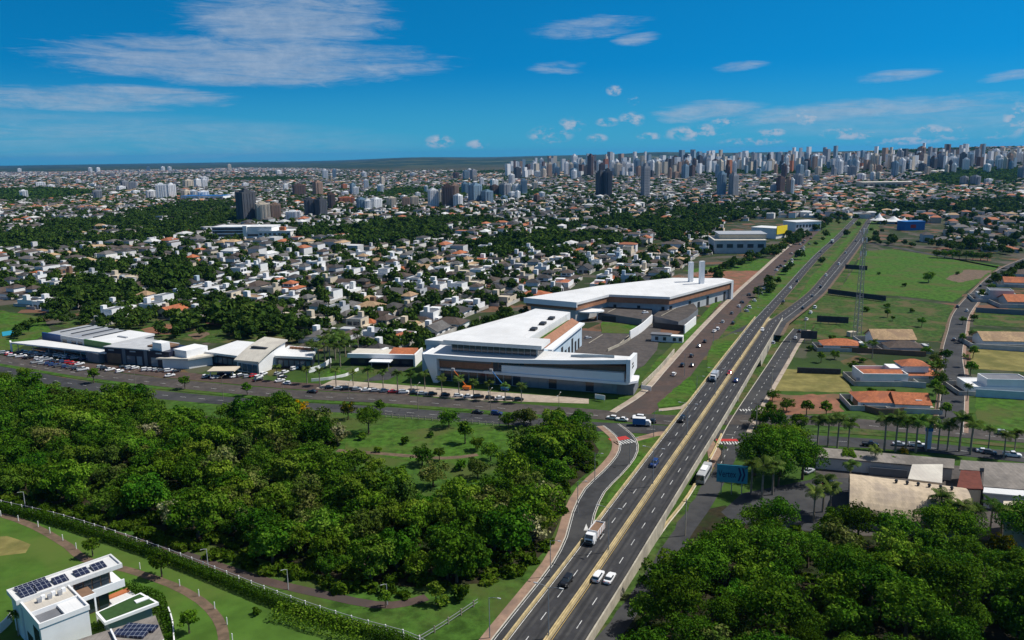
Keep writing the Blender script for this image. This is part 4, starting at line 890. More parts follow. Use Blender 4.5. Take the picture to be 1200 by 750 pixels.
for dx, w, h_ in ((-12, 11, 14), (8, 15, 10), (22, 9, 8)):
    mb = MB(); n = 16; mb.v = [(dx, 0, h_)] + [(dx + w * .45 * math.cos(2 * math.pi * k / n) * 1, w * .45 * math.sin(2 * math.pi * k / n), h_ * .55) for k in range(n)] + [(dx + w * math.cos(2 * math.pi * k / n), w * math.sin(2 * math.pi * k / n), h_ * .35) for k in range(n)]
    for k in range(n): q = (k + 1) % n; mb.f += [(0, 1 + k, 1 + q), (1 + k, 1 + n + k, 1 + n + q, 1 + q)]; mb.m += [0, 0]
    mb.build('membrane', M['white_roof'], tn); mb = MB(); mb.tube([(dx, 0, -.5), (dx, 0, h_)], .3, 6); mb.build('mast', M['grey_metal'], tn)
# ------------------------------------------------------------------ vegetation
def unit(n, r, up=0.):
    d = r.normal(size=(n, 3)); d[:, 2] += up; return d / np.linalg.norm(d, axis=1, keepdims=True)
def leaves(cent, nrm, size, r, jit=.7, lobe=None):
    """one diamond leaf-spray per centre, facing roughly along nrm"""
    n = len(cent); nn = nrm + r.normal(size=(n, 3)) * jit; nn /= np.linalg.norm(nn, axis=1, keepdims=True)
    t = np.cross(nn, r.normal(size=(n, 3))); t /= np.linalg.norm(t, axis=1, keepdims=True); b = np.cross(nn, t)
    s = size * r.uniform(.6, 1.35, (n, 1)); w = s * r.uniform(.45, .8, (n, 1))
    V = np.stack([cent - t * s, cent + b * w + nn * s * .15, cent + t * s, cent - b * w - nn * s * .1], 1).reshape(-1, 3)
    return V
def crown_np(seed, nl=34, per=60, leaf=.075, flat=.72, lobe=(.20, .34), up=.35, low=-.25, core=.10):
    """unit crown (radius 1, centre at 0): many lobes of leaf sprays; returns V (4 per leaf), v, cl"""
    r = np.random.default_rng(seed); C = []; Nn = []; cl = []
    d = unit(nl, r, up); d[:, 2] = np.maximum(d[:, 2], low); rad = r.uniform(.45, .86, (nl, 1)) * (1 + .12 * np.sin(np.arctan2(d[:, 1:2], d[:, :1]) * 3 + seed))
    P = d * rad; P[:, 2] *= flat; R = r.uniform(*lobe, nl)
    for i in range(nl):
        n = int(per * (R[i] / .27) ** 2); u = unit(n, r, .45); q = P[i] + u * R[i] * r.uniform(.72, 1.05, (n, 1)) * np.array([1, 1, .8])
        C.append(q); Nn.append(u * .8 + d[i] * .5); cl.append(np.full(n, r.uniform(0, 1)))
    m = int(nl * per * core); u = unit(m, r, .2); C.append(u * r.uniform(.3, .7, (m, 1)) * np.array([1, 1, flat])); Nn.append(u); cl.append(np.full(m, .15))
    C = np.concatenate(C); Nn = np.concatenate(Nn); cl = np.concatenate(cl); V = leaves(C, Nn, leaf, r)
    v = np.clip(r.uniform(0, 1, len(C)) , 0, 1)
    return V.astype(np.float32), v.astype(np.float32), cl.astype(np.float32)
def crown_mesh(name, cr, m):
    V, v, cl = cr; n = len(v); F = np.arange(n * 4).reshape(n, 4)
    return np_mesh(name, V, F, M[m], {'v': ('FACE', 'FLOAT', v), 'cl': ('FACE', 'FLOAT', cl)})
def trunk_mesh(h, r, spread, seed, n=5, bark='bark'):
    rr = random.Random(seed); mb = MB(); mb.tube([(0, 0, -.3), (.05, 0, h * .35), (.1, .06, h * .62)], [r, r * .75, r * .6], 7)
    for k in range(n):
        a = 6.28 * k / n + rr.uniform(-.4, .4); e = spread * rr.uniform(.5, .9)
        mb.tube([(.1, .06, h * rr.uniform(.5, .62)), (e * .45 * math.cos(a), e * .45 * math.sin(a), h * .8), (e * math.cos(a), e * math.sin(a), h * rr.uniform(.95, 1.15))], [r * .5, r * .32, r * .12], 5)
    return mb
class TreeKind: pass
KINDS = {}
def tree_kind(key, name, leafm, Rr, hc, seed, nl=34, per=60, leaf=.075, flat=.72, **k):
    """prototype data: crown of radius Rr at crown-centre height hc"""
    V, v, cl = crown_np(seed, nl, per, leaf, flat, **k); V = V * Rr; V[:, 2] += hc
    t = TreeKind(); t.name = name; t.crown = crown_mesh('crown', (V, v, cl), leafm)
    o = trunk_mesh(hc, Rr * .055 + .08, Rr * .6, seed).build('trunk', M['bark']); t.trunk = o.data; bpy.data.objects.remove(o); t.raw = (V, v, cl); KINDS[key] = t
def plant(key, x, y, s=1., rz=None, label=None, cat='tree', group=None, z=0., name=None):
    t = KINDS[key]; o = empty(name or t.name, (x, y, z), random.uniform(0, 6.28) if rz is None else rz, label, cat, group); o.scale = (s * random.uniform(.92, 1.08), s * random.uniform(.92, 1.08), s)
    for nm, me in (('trunk', t.trunk), ('crown', t.crown)):
        c = bpy.data.objects.new(nm, me); COL.objects.link(c); c.parent = o
    return o
for i in range(6): tree_kind('wood%d' % i, 'broadleaf_tree', ('leaf', 'leaf_dark', 'leaf', 'leaf_mid', 'leaf', 'leaf_dark')[i], 5.0, 4.3, 40 + i, nl=(34, 44, 26, 36, 54, 32)[i], per=(78, 62, 92, 72, 54, 80)[i], leaf=.062, flat=(.85, .75, .95, .8, .7, .9)[i], lobe=((.17, .31), (.15, .28), (.2, .34), (.17, .3), (.13, .25), (.18, .32))[i])
for i in range(2): tree_kind('pale%d' % i, 'broadleaf_tree', 'leaf_pale', 4.6, 4.2, 60 + i, nl=40, per=46, leaf=.080, flat=.8, lobe=(.15, .28))
tree_kind('yellow0', 'broadleaf_tree', 'leaf_yellow', 4.5, 5.0, 70, nl=40, per=46, leaf=.075, flat=.8, lobe=(.16, .28))
for i in range(4): tree_kind('rain%d' % i, 'broadleaf_tree', 'leaf_dark', 8.0, 7.6, 80 + i, nl=(46, 60, 38, 52)[i], per=(90, 74, 110, 80)[i], leaf=.040, flat=(.62, .55, .7, .6)[i], lobe=((.17, .30), (.14, .27), (.2, .34), (.16, .28))[i], up=.6, low=-.05)
for i in range(2): tree_kind('small%d' % i, 'broadleaf_tree', ('leaf_dark', 'leaf')[i], 2.2, 3.2, 90 + i, nl=22, per=34, leaf=.12, flat=.85)
for i in range(2): tree_kind('bush%d' % i, 'shrub', ('leaf', 'leaf_dark')[i], 1.5, .9, 95 + i, nl=16, per=26, leaf=.16, flat=.8)
def palm_kind(key, h, fr, seed, nf=18):
    rr = np.random.default_rng(seed); mb = MB(); mb.tube([(0, 0, -.2), (.04, .02, h * .4), (0, .05, h * .75), (.02, .03, h)], [.30, .24, .22, .15], 7)
    o = mb.build('trunk', M['palm_bark']); t = TreeKind(); t.trunk = o.data; bpy.data.objects.remove(o)
    V = []; v = []; cl = []
    for k in range(nf):
        a = 6.283 * k / nf + rr.uniform(-.15, .15); el = rr.uniform(.1, 1.1); L = fr * rr.uniform(.85, 1.1); c = rr.uniform(0, 1); ca, sa = math.cos(a), math.sin(a)
        pts = []
        for j in range(9):
            s = j / 8; e = el - 1.9 * s * s * (.6 + .4 * (1.1 - el)); pts.append((pts[-1][0] + L / 8 * math.cos(e), pts[-1][1] + L / 8 * math.sin(e)) if pts else (0.1, h))
        for j in range(8):
            (r0, z0), (r1, z1) = pts[j], pts[j + 1]; w = fr * .26 * math.sin(math.pi * min(1, (j + 1.2) / 9.2)) + .1
            for sd in (-1, 1):
                for q in (.1, .55):
                    rm = r0 + (r1 - r0) * q; zm = z0 + (z1 - z0) * q; rn = r0 + (r1 - r0) * (q + .36); zn = z0 + (z1 - z0) * (q + .36)
                    ox, oy = -sa * sd * w, ca * sd * w; dr = L / 16; dz = -w * .55
                    V += [(rm * ca, rm * sa, zm), (rn * ca, rn * sa, zn), (rn * ca + ox + dr * ca, rn * sa + oy + dr * sa, zn + dz), (rm * ca + ox + dr * ca, rm * sa + oy + dr * sa, zm + dz)]
                    v.append(rr.uniform(0, 1)); cl.append(c)
    V = np.array(V, np.float32); t.raw = (V, np.array(v, np.float32), np.array(cl, np.float32)); t.crown = crown_mesh('crown', t.raw, 'leaf_palm'); t.name = 'palm_tree'; KINDS[key] = t
for i in range(3): palm_kind('palm%d' % i, 8.6, 3.2, 110 + i)
def pos_ok(x, y, L, d): return all((x - p.x) ** 2 + (y - p.y) ** 2 > d * d for p in L)
def poly_w(px): return [G(*p) for p in px]
def scatter(poly, sp, seed, excl=(), jitter=.45):
    r = random.Random(seed); xs = [p[0] for p in poly]; ys = [p[1] for p in poly]; out = []
    y = min(ys); row = 0
    while y < max(ys):
        x = min(xs) + (row % 2) * sp / 2
        while x < max(xs):
            q = (x + r.uniform(-1, 1) * sp * jitter, y + r.uniform(-1, 1) * sp * jitter)
            if inpoly(*q, poly) and not any(inpoly(*q, e) for e in excl): out.append(q)
            x += sp
        y += sp * .87; row += 1
    return out
# --- wood left of the overpass
W_L = poly_w([(-60, 452), (0, 456), (60, 466), (130, 477), (200, 483), (260, 490), (320, 492), (372, 500), (400, 520), (372, 545), (400, 575), (440, 592), (500, 606), (548, 606), (580, 590), (598, 545), (612, 520), (640, 514), (692, 512), (702, 528), (690, 552), (668, 572), (656, 610), (640, 645), (610, 672), (560, 684), (480, 688), (400, 680), (330, 662), (250, 640), (200, 628), (140, 610), (60, 594), (0, 575), (-60, 560)])
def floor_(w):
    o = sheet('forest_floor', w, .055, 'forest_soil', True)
gaps = [poly_w([(200, 478), (262, 484), (262, 500), (205, 496)]), poly_w([(580, 622), (640, 600), (655, 615), (630, 640), (585, 650)])]
WL = scatter(W_L, 6.9, 3, gaps[:1])
W_R = poly_w([(700, 800), (724, 750), (772, 694), (803, 656), (828, 630), (858, 612), (905, 620), (945, 622), (985, 628), (1040, 628), (1100, 627), (1150, 632), (1260, 646), (1330, 900), (700, 900)])
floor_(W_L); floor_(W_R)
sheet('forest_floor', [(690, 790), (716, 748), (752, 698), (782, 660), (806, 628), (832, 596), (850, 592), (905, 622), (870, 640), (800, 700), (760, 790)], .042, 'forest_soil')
WR = scatter(W_R, 9.2, 5, (), .38)
lone = [  # (px, py, kind, scale, label)
 (352, 497, 'yellow0', 1.05, 'golden flowering tree at the wood edge below the gatehouse'), (408, 492, 'yellow0', .8, 'small golden flowering tree beside dark crowns by the avenue'),
 (432, 508, 'rain0', .75, 'broad dark tree on the near side of the avenue, right of the golden trees'), (330, 484, 'rain1', .7, 'broad dark crown left of the golden flowering trees'),
 (312, 492, 'wood2', 1.0, 'dark green tree between avenue and golden flowering tree'), (446, 486, 'small1', 1.1, 'small tree at the avenue verge above the clearing'), (396, 522, 'pale0', .95, 'pale cream flowering tree at the left edge of the clearing'),
 (526, 501, 'wood1', .85, 'round tree standing at the avenue fence above the clearing'), (545, 520, 'small1', 1.5, 'thin loose tree at the right of the clearing'), (596, 501, 'wood0', .7, 'tree at the avenue fence where the clearing ends'),
 (495, 545, 'wood1', .8, 'bright green tree beside the clearing path'), (416, 552, 'wood2', .8, 'dark tree on the near lawn of the clearing, left one'), (440, 556, 'wood0', .7, 'rounded tree on the near lawn of the clearing'),
 (508, 571, 'wood3', .95, 'large rounded tree on the near lawn of the clearing'), (470, 566, 'small0', 1.1, 'sparse small tree on the near lawn of the clearing'), (442, 530, 'bush0', 1, 'bush beside the clearing path'), (515, 540, 'small0', .9, 'small dark tree behind the bright green tree by the path'),
 (614, 500, 'wood3', .9, 'tree beside the avenue fence near the blue van'), (622, 497, 'pale1', .7, 'pale tree beside the avenue right of the clearing'), (650, 505, 'wood2', 1.0, 'dark tree near the slip road corner'), (680, 507, 'rain2', .6, 'broad tree at the slip road corner'),
 (30, 446, 'wood2', .7, 'dark tree on the avenue verge at the far left'), (110, 449, 'small1', 1.3, 'small tree on the median in front of the navy showroom'), (217, 456, 'small0', 1.2, 'small dark tree on the median in front of the curved roof dealer'),
 (145, 461, 'pale1', .55, 'pinkish pale tree on the verge in front of the navy showroom'), (290, 464, 'small1', 1.1, 'small tree on the median below the curved roof dealer'),
 (4, 455, 'rain1', .6, 'broad dark tree at the left border beside the avenue'),
 (560, 528, 'wood1', .6, 'bushy tree at the right of the clearing, above the dark mass'), (575, 540, 'wood4', .75, 'rounded tree where the clearing meets the dark mass'), (560, 560, 'wood3', .8, 'rounded tree at the lower right of the clearing'), (535, 583, 'wood0', .75, 'tree at the lower edge of the clearing'), (455, 590, 'small1', 1.3, 'low tree at the bottom of the clearing'), (475, 520, 'bush1', 1.2, 'low bush in the middle of the clearing'), (425, 515, 'bush0', 1.3, 'low bush at the upper left of the clearing'), (505, 512, 'bush0', 1.0, 'low bush at the upper part of the clearing'), (540, 551, 'bush1', 1.6, 'bush below the clearing path'), (425, 541, 'bush0', 1.7, 'bush at the left end of the clearing path'),
 # young trees and lawn
 (109, 652, 'small0', 1.0, 'young tree with white staked trunk above the villa, left one'), (190, 676, 'small0', 1.25, 'young tree with white staked trunk right of the villa roof'), (222, 742, 'small1', 1.0, 'bushy tree on the lawn right of the grey roofed house'),
 (300, 720, 'bush0', .8, 'reddish shrub alone on the lawn'), (452, 712, 'small1', .8, 'leaning small tree at the end of the hedge path'), (511, 708, 'small1', 1.0, 'sapling beside the end of the hedge path'), (540, 703, 'bush1', 1.8, 'blue green bush at the foot of the wood'), (520, 710, 'bush0', 1.2, 'green bush below the sapling at the path end'),
 # right of the overpass
 (884, 557, 'rain0', .98, 'great spreading tree by the bus street, left part of the pair'), (914, 558, 'rain1', 1.2, 'great spreading tree behind the billboard'), (940, 562, 'rain2', .9, 'spreading tree at the right of the great pair behind the billboard'), (900, 534, 'rain3', .85, 'spreading tree behind the great pair beside the avenue'),
 (912, 570, 'rain3', .7, 'spreading tree close behind the billboard, lowest of the group'), (925, 540, 'rain3', 1.0, 'spreading tree behind the billboard group nearest the avenue'),
 (890, 500, 'wood0', .9, 'tree on the corner lot beside the crossing, left one'), (910, 503, 'wood1', .9, 'tree on the corner lot beside the crossing, middle one'), (935, 505, 'wood2', .7, 'tree on the corner lot beside the crossing, right one'),
 (903, 492, 'small1', 1.3, 'small tree on the corner lot behind the others'), (1088, 331, 'wood2', .95, 'lone dark tree in the middle of the bright green field'), (1040, 372, 'small1', 1.0, 'bare thin tree in the rough lot above the blue gabled house'), (1046, 376, 'small0', .6, 'scrubby sapling in the rough lot'),
 (1058, 535, 'yellow0', .35, 'small yellow flowering shrub under the avenue palms'), (1100, 452, 'wood1', .8, 'leafy tree at the kerb of the local street beside the tiled houses'), (1103, 470, 'small1', 1.2, 'rounded tree at the kerb beside the lower tiled house'), (1097, 437, 'wood0', .85, 'tree beside the upper tiled house by the street'),
 (1045, 552, 'small1', .9, 'small tree in the yard behind the vaulted warehouse'), (995, 548, 'wood2', .7, 'dark tree left of the yard behind the vaulted warehouse'), (960, 545, 'wood0', .7, 'tree by the yard entrance left of the long shed'),
 (1128, 380, 'small0', .9, 'street tree on the right kerb of the local street, upper one'), (1127, 402, 'small1', 1.0, 'street tree on the right kerb beside the beige roofed house'), (1010, 425, 'bush0', 1.2, 'bush behind the low mesh fence by the dry lot'),
 (1010, 412, 'wood0', .6, 'tree in the garden behind the upper tiled house'), (950, 411, 'bush0', 1.4, 'bush in the garden left of the orange roofed house')]
TREES = []
for px, py, k, s, lab in lone:
    x, y = G(px, py); TREES.append([k, x, y, s, lab, None])
rt = random.Random(17)
def px_size(x, y, R): 
    X_, Y_, c = PX(x, y, 5); return R * FPX / c if -40 < X_ < 1240 and Y_ < 790 else 0
cand = []
for (x, y) in WL:
    if not pos_ok(x, y, SLP, 8.5): continue
    X_, Y_, c = PX(x, y, 0); q = rt.random()
    pale = math.sin(x * .09 + 1) * math.sin(y * .07) > .35
    k = ('pale%d' % rt.randint(0, 1)) if (q < .25 if pale else q < .04) else 'wood%d' % rt.randint(0, 5)
    s = rt.choice((.6, .75, .9, 1.0, 1.15, 1.35)) * rt.uniform(.9, 1.1) * (1.12 if X_ > 540 and Y_ > 520 else 1.)
    cand.append([k, x, y, s, None, 'L'])
for (x, y) in WR:
    if not pos_ok(x, y, RST, 5.5): continue
    q = rt.random(); X_, Y_, c = PX(x, y, 0); k = 'rain%d' % rt.randint(0, 3) if q < .75 and pos_ok(x, y, RST, 9) else 'wood%d' % rt.randint(0, 5)
    s = rt.choice((.62, .75, .85, 1.0)) * rt.uniform(.92, 1.08) if k[0] == 'r' else rt.uniform(.9, 1.3)
    if 1130 < X_ < 1175 and Y_ < 672: k, s = 'yellow0', .8
    elif 1025 < X_ < 1090 and Y_ < 655 and q < .4: k, s = 'yellow0', 1.1
    cand.append([k, x, y, s, None, 'R'])
cand.sort(key=lambda t: -px_size(t[1], t[2], (8 if t[0][0] == 'r' else 5) * t[3]))
NIND = 292 - len(lone)
LAB = {'L': dict(w='green broadleaf tree in the dense wood left of the overpass', p='pale blossoming tree in the dense wood left of the overpass', y='yellow tree in the dense wood left of the overpass', r='broad tree in the dense wood left of the overpass'),
       'R': dict(w='green rounded tree in the dark wood right of the overpass', r='broad dark umbrella tree in the wood right of the overpass', y='yellow blossoming tree at the rear edge of the right wood', p='pale tree in the right wood')}
GRP = {'L': 'trees of the wood left of the overpass', 'R': 'trees of the wood right of the overpass'}
ind, mass = cand[:NIND], cand[NIND:]
for k, x, y, s, lab, g in TREES + ind:
    if k.startswith('bush'): plant(k, x, y, s, None, lab, 'shrub'); continue
    plant(k, x, y, s, None, lab or LAB[g][k[0]], 'tree', GRP[g] + (', %s' % {'w': 'green', 'r': 'dark', 'y': 'yellow', 'p': 'pale'}[k[0]]) if g else None)
def mass_mesh(name, items, raws, m, label=None):
    """many crowns (and a stem each) as one object: nobody could count them. items: (raw index, x, y, z, scale, zscale, rot)"""
    VV, v_, c_ = [], [], []
    r = np.random.default_rng(5)
    for i, x, y, z, s, zs, rot in items:
        V, v, cl = raws[i]; c, n = math.cos(rot), math.sin(rot)
        Q = np.empty_like(V); Q[:, 0] = (V[:, 0] * c - V[:, 1] * n) * s + x; Q[:, 1] = (V[:, 0] * n + V[:, 1] * c) * s + y; Q[:, 2] = V[:, 2] * zs + z
        VV.append(Q); v_.append(v); c_.append(np.clip(cl * .7 + r.uniform(-.2, .5), 0, 1))
    VV = np.concatenate(VV); n = len(VV) // 4
    me = np_mesh(name, VV, np.arange(n * 4).reshape(n, 4), M[m], {'v': ('FACE', 'FLOAT', np.concatenate(v_)), 'cl': ('FACE', 'FLOAT', np.concatenate(c_))})
    o = bpy.data.objects.new(name, me); COL.objects.link(o); o['kind'] = 'stuff'; return o
print('trees', len(cand), len(ind), len(mass))
if mass:
    raws = [KINDS['wood%d' % i].raw for i in range(6)]; midr = []
    for V, v, cl in raws:
        sel = np.random.default_rng(1).permutation(len(v))[:int(len(v) * .7)]; midr.append((V.reshape(-1, 4, 3)[sel].reshape(-1, 3), v[sel], cl[sel]))
    mass_mesh('woodland', [(rt.randint(0, 5), x, y, 0, s, s, rt.uniform(0, 6.28)) for k, x, y, s, a, g in mass], midr, 'leaf')
# low undergrowth at the foot of the woods
under = [crown_np(200 + i, 12, 22, .22, .7) for i in range(3)]
it = []
for x, y in scatter(W_L, 4.2, 9, gaps) + scatter(W_R, 5, 10): it.append((rt.randint(0, 2), x + rt.uniform(-2, 2), y + rt.uniform(-2, 2), .3, rt.uniform(1.2, 2.4), rt.uniform(.9, 2.0), rt.uniform(0, 6)))
fringe = poly_w([(0, 578), (60, 597), (140, 613), (200, 632), (250, 644), (330, 668), (400, 686), (470, 694), (480, 700), (400, 695), (330, 678), (250, 654), (200, 640), (140, 622), (60, 606), (0, 588)])
for x, y in scatter(fringe, 3.0, 13) + [q for q in scatter(W_L, 5.5, 15, gaps)]: it.append((rt.randint(0, 2), x, y, .5, rt.uniform(1.2, 2.6), rt.uniform(1.2, 3.0), rt.uniform(0, 6)))
edge = poly_w([(600, 660), (640, 640), (655, 605), (668, 570), (680, 560), (676, 590), (664, 630), (650, 655), (620, 680), (560, 690)])
for x, y in [q for q in scatter(edge, 2.6, 12) if pos_ok(*q, SLP, 10.5)]: it.append((rt.randint(0, 2), x, y, .2, rt.uniform(.8, 1.6), rt.uniform(.6, 1.2), rt.uniform(0, 6)))
mass_mesh('undergrowth', it, under, 'leaf')
# --- palms
def palms(L, group, fmt, h=None):
    for i, (px, py, s) in enumerate(L):
        lab = fmt if isinstance(fmt, str) else fmt[i]; x, y = G(px, py); plant('palm%d' % (i % 3), x, y, s, None, lab, 'palm', group)
ORD = ['first', 'second', 'third', 'fourth', 'fifth', 'sixth', 'seventh', 'eighth', 'ninth', 'tenth', 'eleventh', 'twelfth', 'thirteenth', 'fourteenth', 'fifteenth', 'sixteenth', 'seventeenth', 'eighteenth', 'nineteenth', 'twentieth']
av = [(958, 521, 1.0), (970, 523, 1.1), (981, 525, 1.15), (994, 526, 1.05), (1036, 528, 1.25), (1049, 529, 1.3), (1061, 529, 1.2), (1073, 530, 1.25), (1085, 528, 1.15), (1099, 527, 1.0), (1110, 528, 1.05), (1124, 529, 1.3), (1137, 533, 1.25), (1158, 526, .8), (1176, 537, .9), (1188, 534, .9)]
palms(av, 'palms along the avenue right of the overpass', ['tall palm along the avenue by the sheds, %s from the left' % ORD[i] for i in range(len(av))])
ml = [(518, 463, .85), (538, 465, .9), (555, 467, .8), (573, 469, .85), (592, 470, .75), (611, 472, .8)]
palms(ml, 'palms before the shopping centre', ['palm on the pavement before the shopping centre, %s from the left' % ORD[i] for i in range(6)])
gt = [(325, 446, .75), (360, 450, .8), (375, 452, .8), (394, 453, .85), (414, 452, .7), (432, 454, .9), (449, 455, .85), (466, 458, .9), (482, 459, .85), (498, 456, .8)]
palms(gt, 'palms along the pavement by the gatehouse', ['palm on the pavement by the gatehouse, %s from the left' % ORD[i] for i in range(10)])
gc = [(366, 425, 1.1), (374, 430, 1.2), (381, 424, 1.3), (387, 431, 1.25), (393, 422, 1.3), (399, 430, 1.2), (405, 418, 1.25), (412, 426, 1.2), (420, 412, 1.1), (396, 412, 1.2), (384, 412, 1.15)]
palms(gc, 'clump of palms by the gatehouse', 'tall palm in the dense clump between curved roof dealer and gatehouse')
wr = [(880, 578, 1.05), (893, 584, 1.15), (905, 580, 1.1), (964, 600, 1.1), (972, 606, 1.0), (953, 612, 1.0), (995, 575, .95), (1024, 552, .8), (1100, 622, 1.1), (1112, 628, 1.0), (1126, 632, 1.05), (1140, 632, .9), (1160, 622, .9), (1172, 630, .9), (1186, 640, 1.0), (1200, 640, .9), (1098, 480, .9), (1090, 445, .8), (1022, 420, .9), (1130, 430, .6), (1133, 470, .7), (845, 540, .55), (22, 745, .6)]
names = ['palm behind the billboard, left', 'palm behind the billboard, middle', 'palm behind the billboard, right', 'palm at the left end of the vaulted warehouse, tallest', 'palm at the left end of the vaulted warehouse, lower', 'palm in the yard left of the vaulted warehouse', 'palm beside the driveway behind the vaulted warehouse', 'palm in the yard behind the vaulted warehouse'] + ['palm standing before the right end of the vaulted warehouse, %s from the left' % ORD[i] for i in range(4)] + ['palm at the right rear edge of the wood, %s from the left' % ORD[i] for i in range(4)] + ['palm at the kerb by the lower tiled house', 'palm beside the upper tiled house with the big crown', 'palm in the garden left of the upper tiled house', 'small palm on the right kerb of the local street, upper', 'small palm on the right kerb of the local street, lower', 'short palm on the island beside the red crossing band', 'short palm in the villa garden']
palms(wr, 'scattered palms', names)
rg = random.Random(91)
for i, (px, py, k, s, w) in enumerate(((905, 470, 'wood0', .6, 'on the bank beside the striped crossing'), (922, 482, 'wood1', .65, 'on the red soil lot'), (945, 487, 'small0', 1.2, 'at the lower edge of the red soil lot'), (968, 489, 'small1', 1.2, 'at the lower edge of the red soil lot'), (962, 425, 'small1', 1.0, 'beside the mesh fence'), (978, 421, 'wood2', .5, 'left of the upper tiled house'), (1000, 437, 'small0', 1.1, 'left of the upper tiled house'),
        (1085, 416, 'wood1', .55, 'at the garden wall by the street'), (1096, 425, 'wood3', .6, 'at the kerb by the upper tiled house'), (1108, 425, 'small0', 1.3, 'at the kerb by the upper tiled house'), (1096, 462, 'small1', 1.2, 'between the two tiled houses'), (1020, 462, 'bush0', 1.4, 'between the two tiled houses'), (1044, 463, 'bush1', 1.3, 'between the two tiled houses'), (1108, 489, 'small1', 1.1, 'at the street corner by the avenue'),
        (1137, 440, 'small0', 1.3, 'right of the local street by the dry grass'), (1140, 420, 'small1', 1.2, 'right of the local street by the dry grass'), (1139, 396, 'wood4', .5, 'by the beige gabled house'), (1141, 376, 'wood1', .5, 'above the beige gabled house'), (1150, 352, 'small1', 1.4, 'before the dark grey block house'), (1162, 340, 'wood0', .6, 'at the bend of the local street'), (1180, 326, 'wood3', .7, 'at the bend of the local street'),
        (1040, 361, 'bush0', 1.5, 'in the rough lot'), (1015, 365, 'bush1', 1.5, 'in the rough lot'), (1068, 366, 'bush0', 1.2, 'in the rough lot'), (1080, 383, 'small0', 1.1, 'at the rough lot by the street'), (975, 400, 'bush1', 1.6, 'behind the orange roofed low house'), (1060, 336, 'bush0', 1.4, 'in the bright green field'), (1122, 322, 'bush1', 1.3, 'at the bare soil patch of the field'), (1030, 322, 'bush0', 1.2, 'in the bright green field near the mast'))):
    x, y = G(px, py); sh = k[0] == 'b'; plant(k, x, y, s, None, ('low shrub ' if sh else 'small garden tree ') + w, 'shrub' if sh else 'tree', 'garden greenery by the local street')
# --- hedge along the fence, shrubs of the villa garden
def hedge(name, px, w, h, lab, leaf='leaf_dark', dens=34, size=.22):
    ln = smooth_line([Vector((*G(x, y), 0)) for x, y in px], 3); r = np.random.default_rng(8); C = []; Nn = []
    for a, b in zip(ln, ln[1:]):
        n = int((b - a).length * dens); t = r.uniform(0, 1, (n, 1)); d = (b - a).normalized(); s = np.array([-d.y, d.x, 0]); u = unit(n, r, .3)
        c = np.array(a) * (1 - t) + np.array(b) * t + s * np.clip(u[:, :1] * .8, -.5, .5) * w * r.uniform(.92, 1.03, (n, 1)); c[:, 2] = h * np.clip(.5 + u[:, 2] * .75, .05, 1.0) * r.uniform(.9, 1.1, n)
        C.append(c); Nn.append(u)
    C = np.concatenate(C); V = leaves(C, np.concatenate(Nn), size, r); n = len(C)
    me = crown_mesh(name, (V.astype(np.float32), r.uniform(0, 1, n).astype(np.float32), r.uniform(0, .5, n).astype(np.float32)), leaf); o = bpy.data.objects.new(name, me); COL.objects.link(o); return tag(o, lab, 'hedge')
HEDGE = [(-40, 588), (0, 598), (60, 612), (130, 634), (200, 659), (260, 683), (330, 711), (400, 735), (470, 755), (490, 765)]
hedge('clipped_hedge', HEDGE, 2.2, 1.9, 'long clipped dark hedge between lawn and white fence', dens=260, size=.17)
hedge('flowering_hedge', [(322, 722), (345, 726), (370, 734), (400, 742), (430, 752)], 4.2, 2.4, 'thick reddish green shrub mass at the lower hedge', 'leaf', 110)
hedge('garden_hedge', [(150, 690), (172, 698), (188, 706), (192, 722), (198, 735), (200, 755)], 1.8, 1.6, 'leafy garden hedge along the green roof annex', 'leaf', 70)
hedge('garden_hedge', [(108, 740), (125, 732), (145, 726), (165, 722), (185, 716)], 1.6, 1.4, 'leafy garden hedge between the villa and the grey roofed house', 'leaf', 70)
hedge('garden_hedge', [(118, 699), (135, 692), (148, 686)], 1.2, 1.0, 'planter shrubs on the villa terrace', 'leaf_dark', 60)
# row of round trees behind the green field
for i, px in enumerate((1098, 1107, 1116, 1124, 1132, 1140, 1149, 1157)):
    x, y = G(px, 302 + (px - 1098) * .06); plant('wood%d' % (i % 6), x, y, .95, None, 'round tree in the row behind the bright green field, %s from left' % ORD[i], 'tree', 'trees behind the green field')
# ------------------------------------------------------------------ houses
mat('yard_plaster', (.50, .48, .44), .85, .15, .3, col2=(.34, .31, .28), sc2=.1)
def hip(mb, x0, x1, y0, y1, z, h, m=0, over=.5):
    x0, x1, y0, y1 = x0 - over, x1 + over, y0 - over, y1 + over; w, d = x1 - x0, y1 - y0; t = min(w, d) / 2
    A = [(x0, y0, z), (x1, y0, z), (x1, y1, z), (x0, y1, z)]
    if w > d: r = [(x0 + t, (y0 + y1) / 2, z + h), (x1 - t, (y0 + y1) / 2, z + h)]; mb.poly([A[0], A[1], r[1], r[0]], m); mb.poly([A[2], A[3], r[0], r[1]], m); mb.poly([A[1], A[2], r[1]], m); mb.poly([A[3], A[0], r[0]], m)
    else: r = [((x0 + x1) / 2, y0 + t, z + h), ((x0 + x1) / 2, y1 - t, z + h)]; mb.poly([A[0], A[1], r[0]], m); mb.poly([A[2], A[3], r[1]], m); mb.poly([A[1], A[2], r[1], r[0]], m); mb.poly([A[3], A[0], r[0], r[1]], m)
    mb.poly(A[::-1], m)
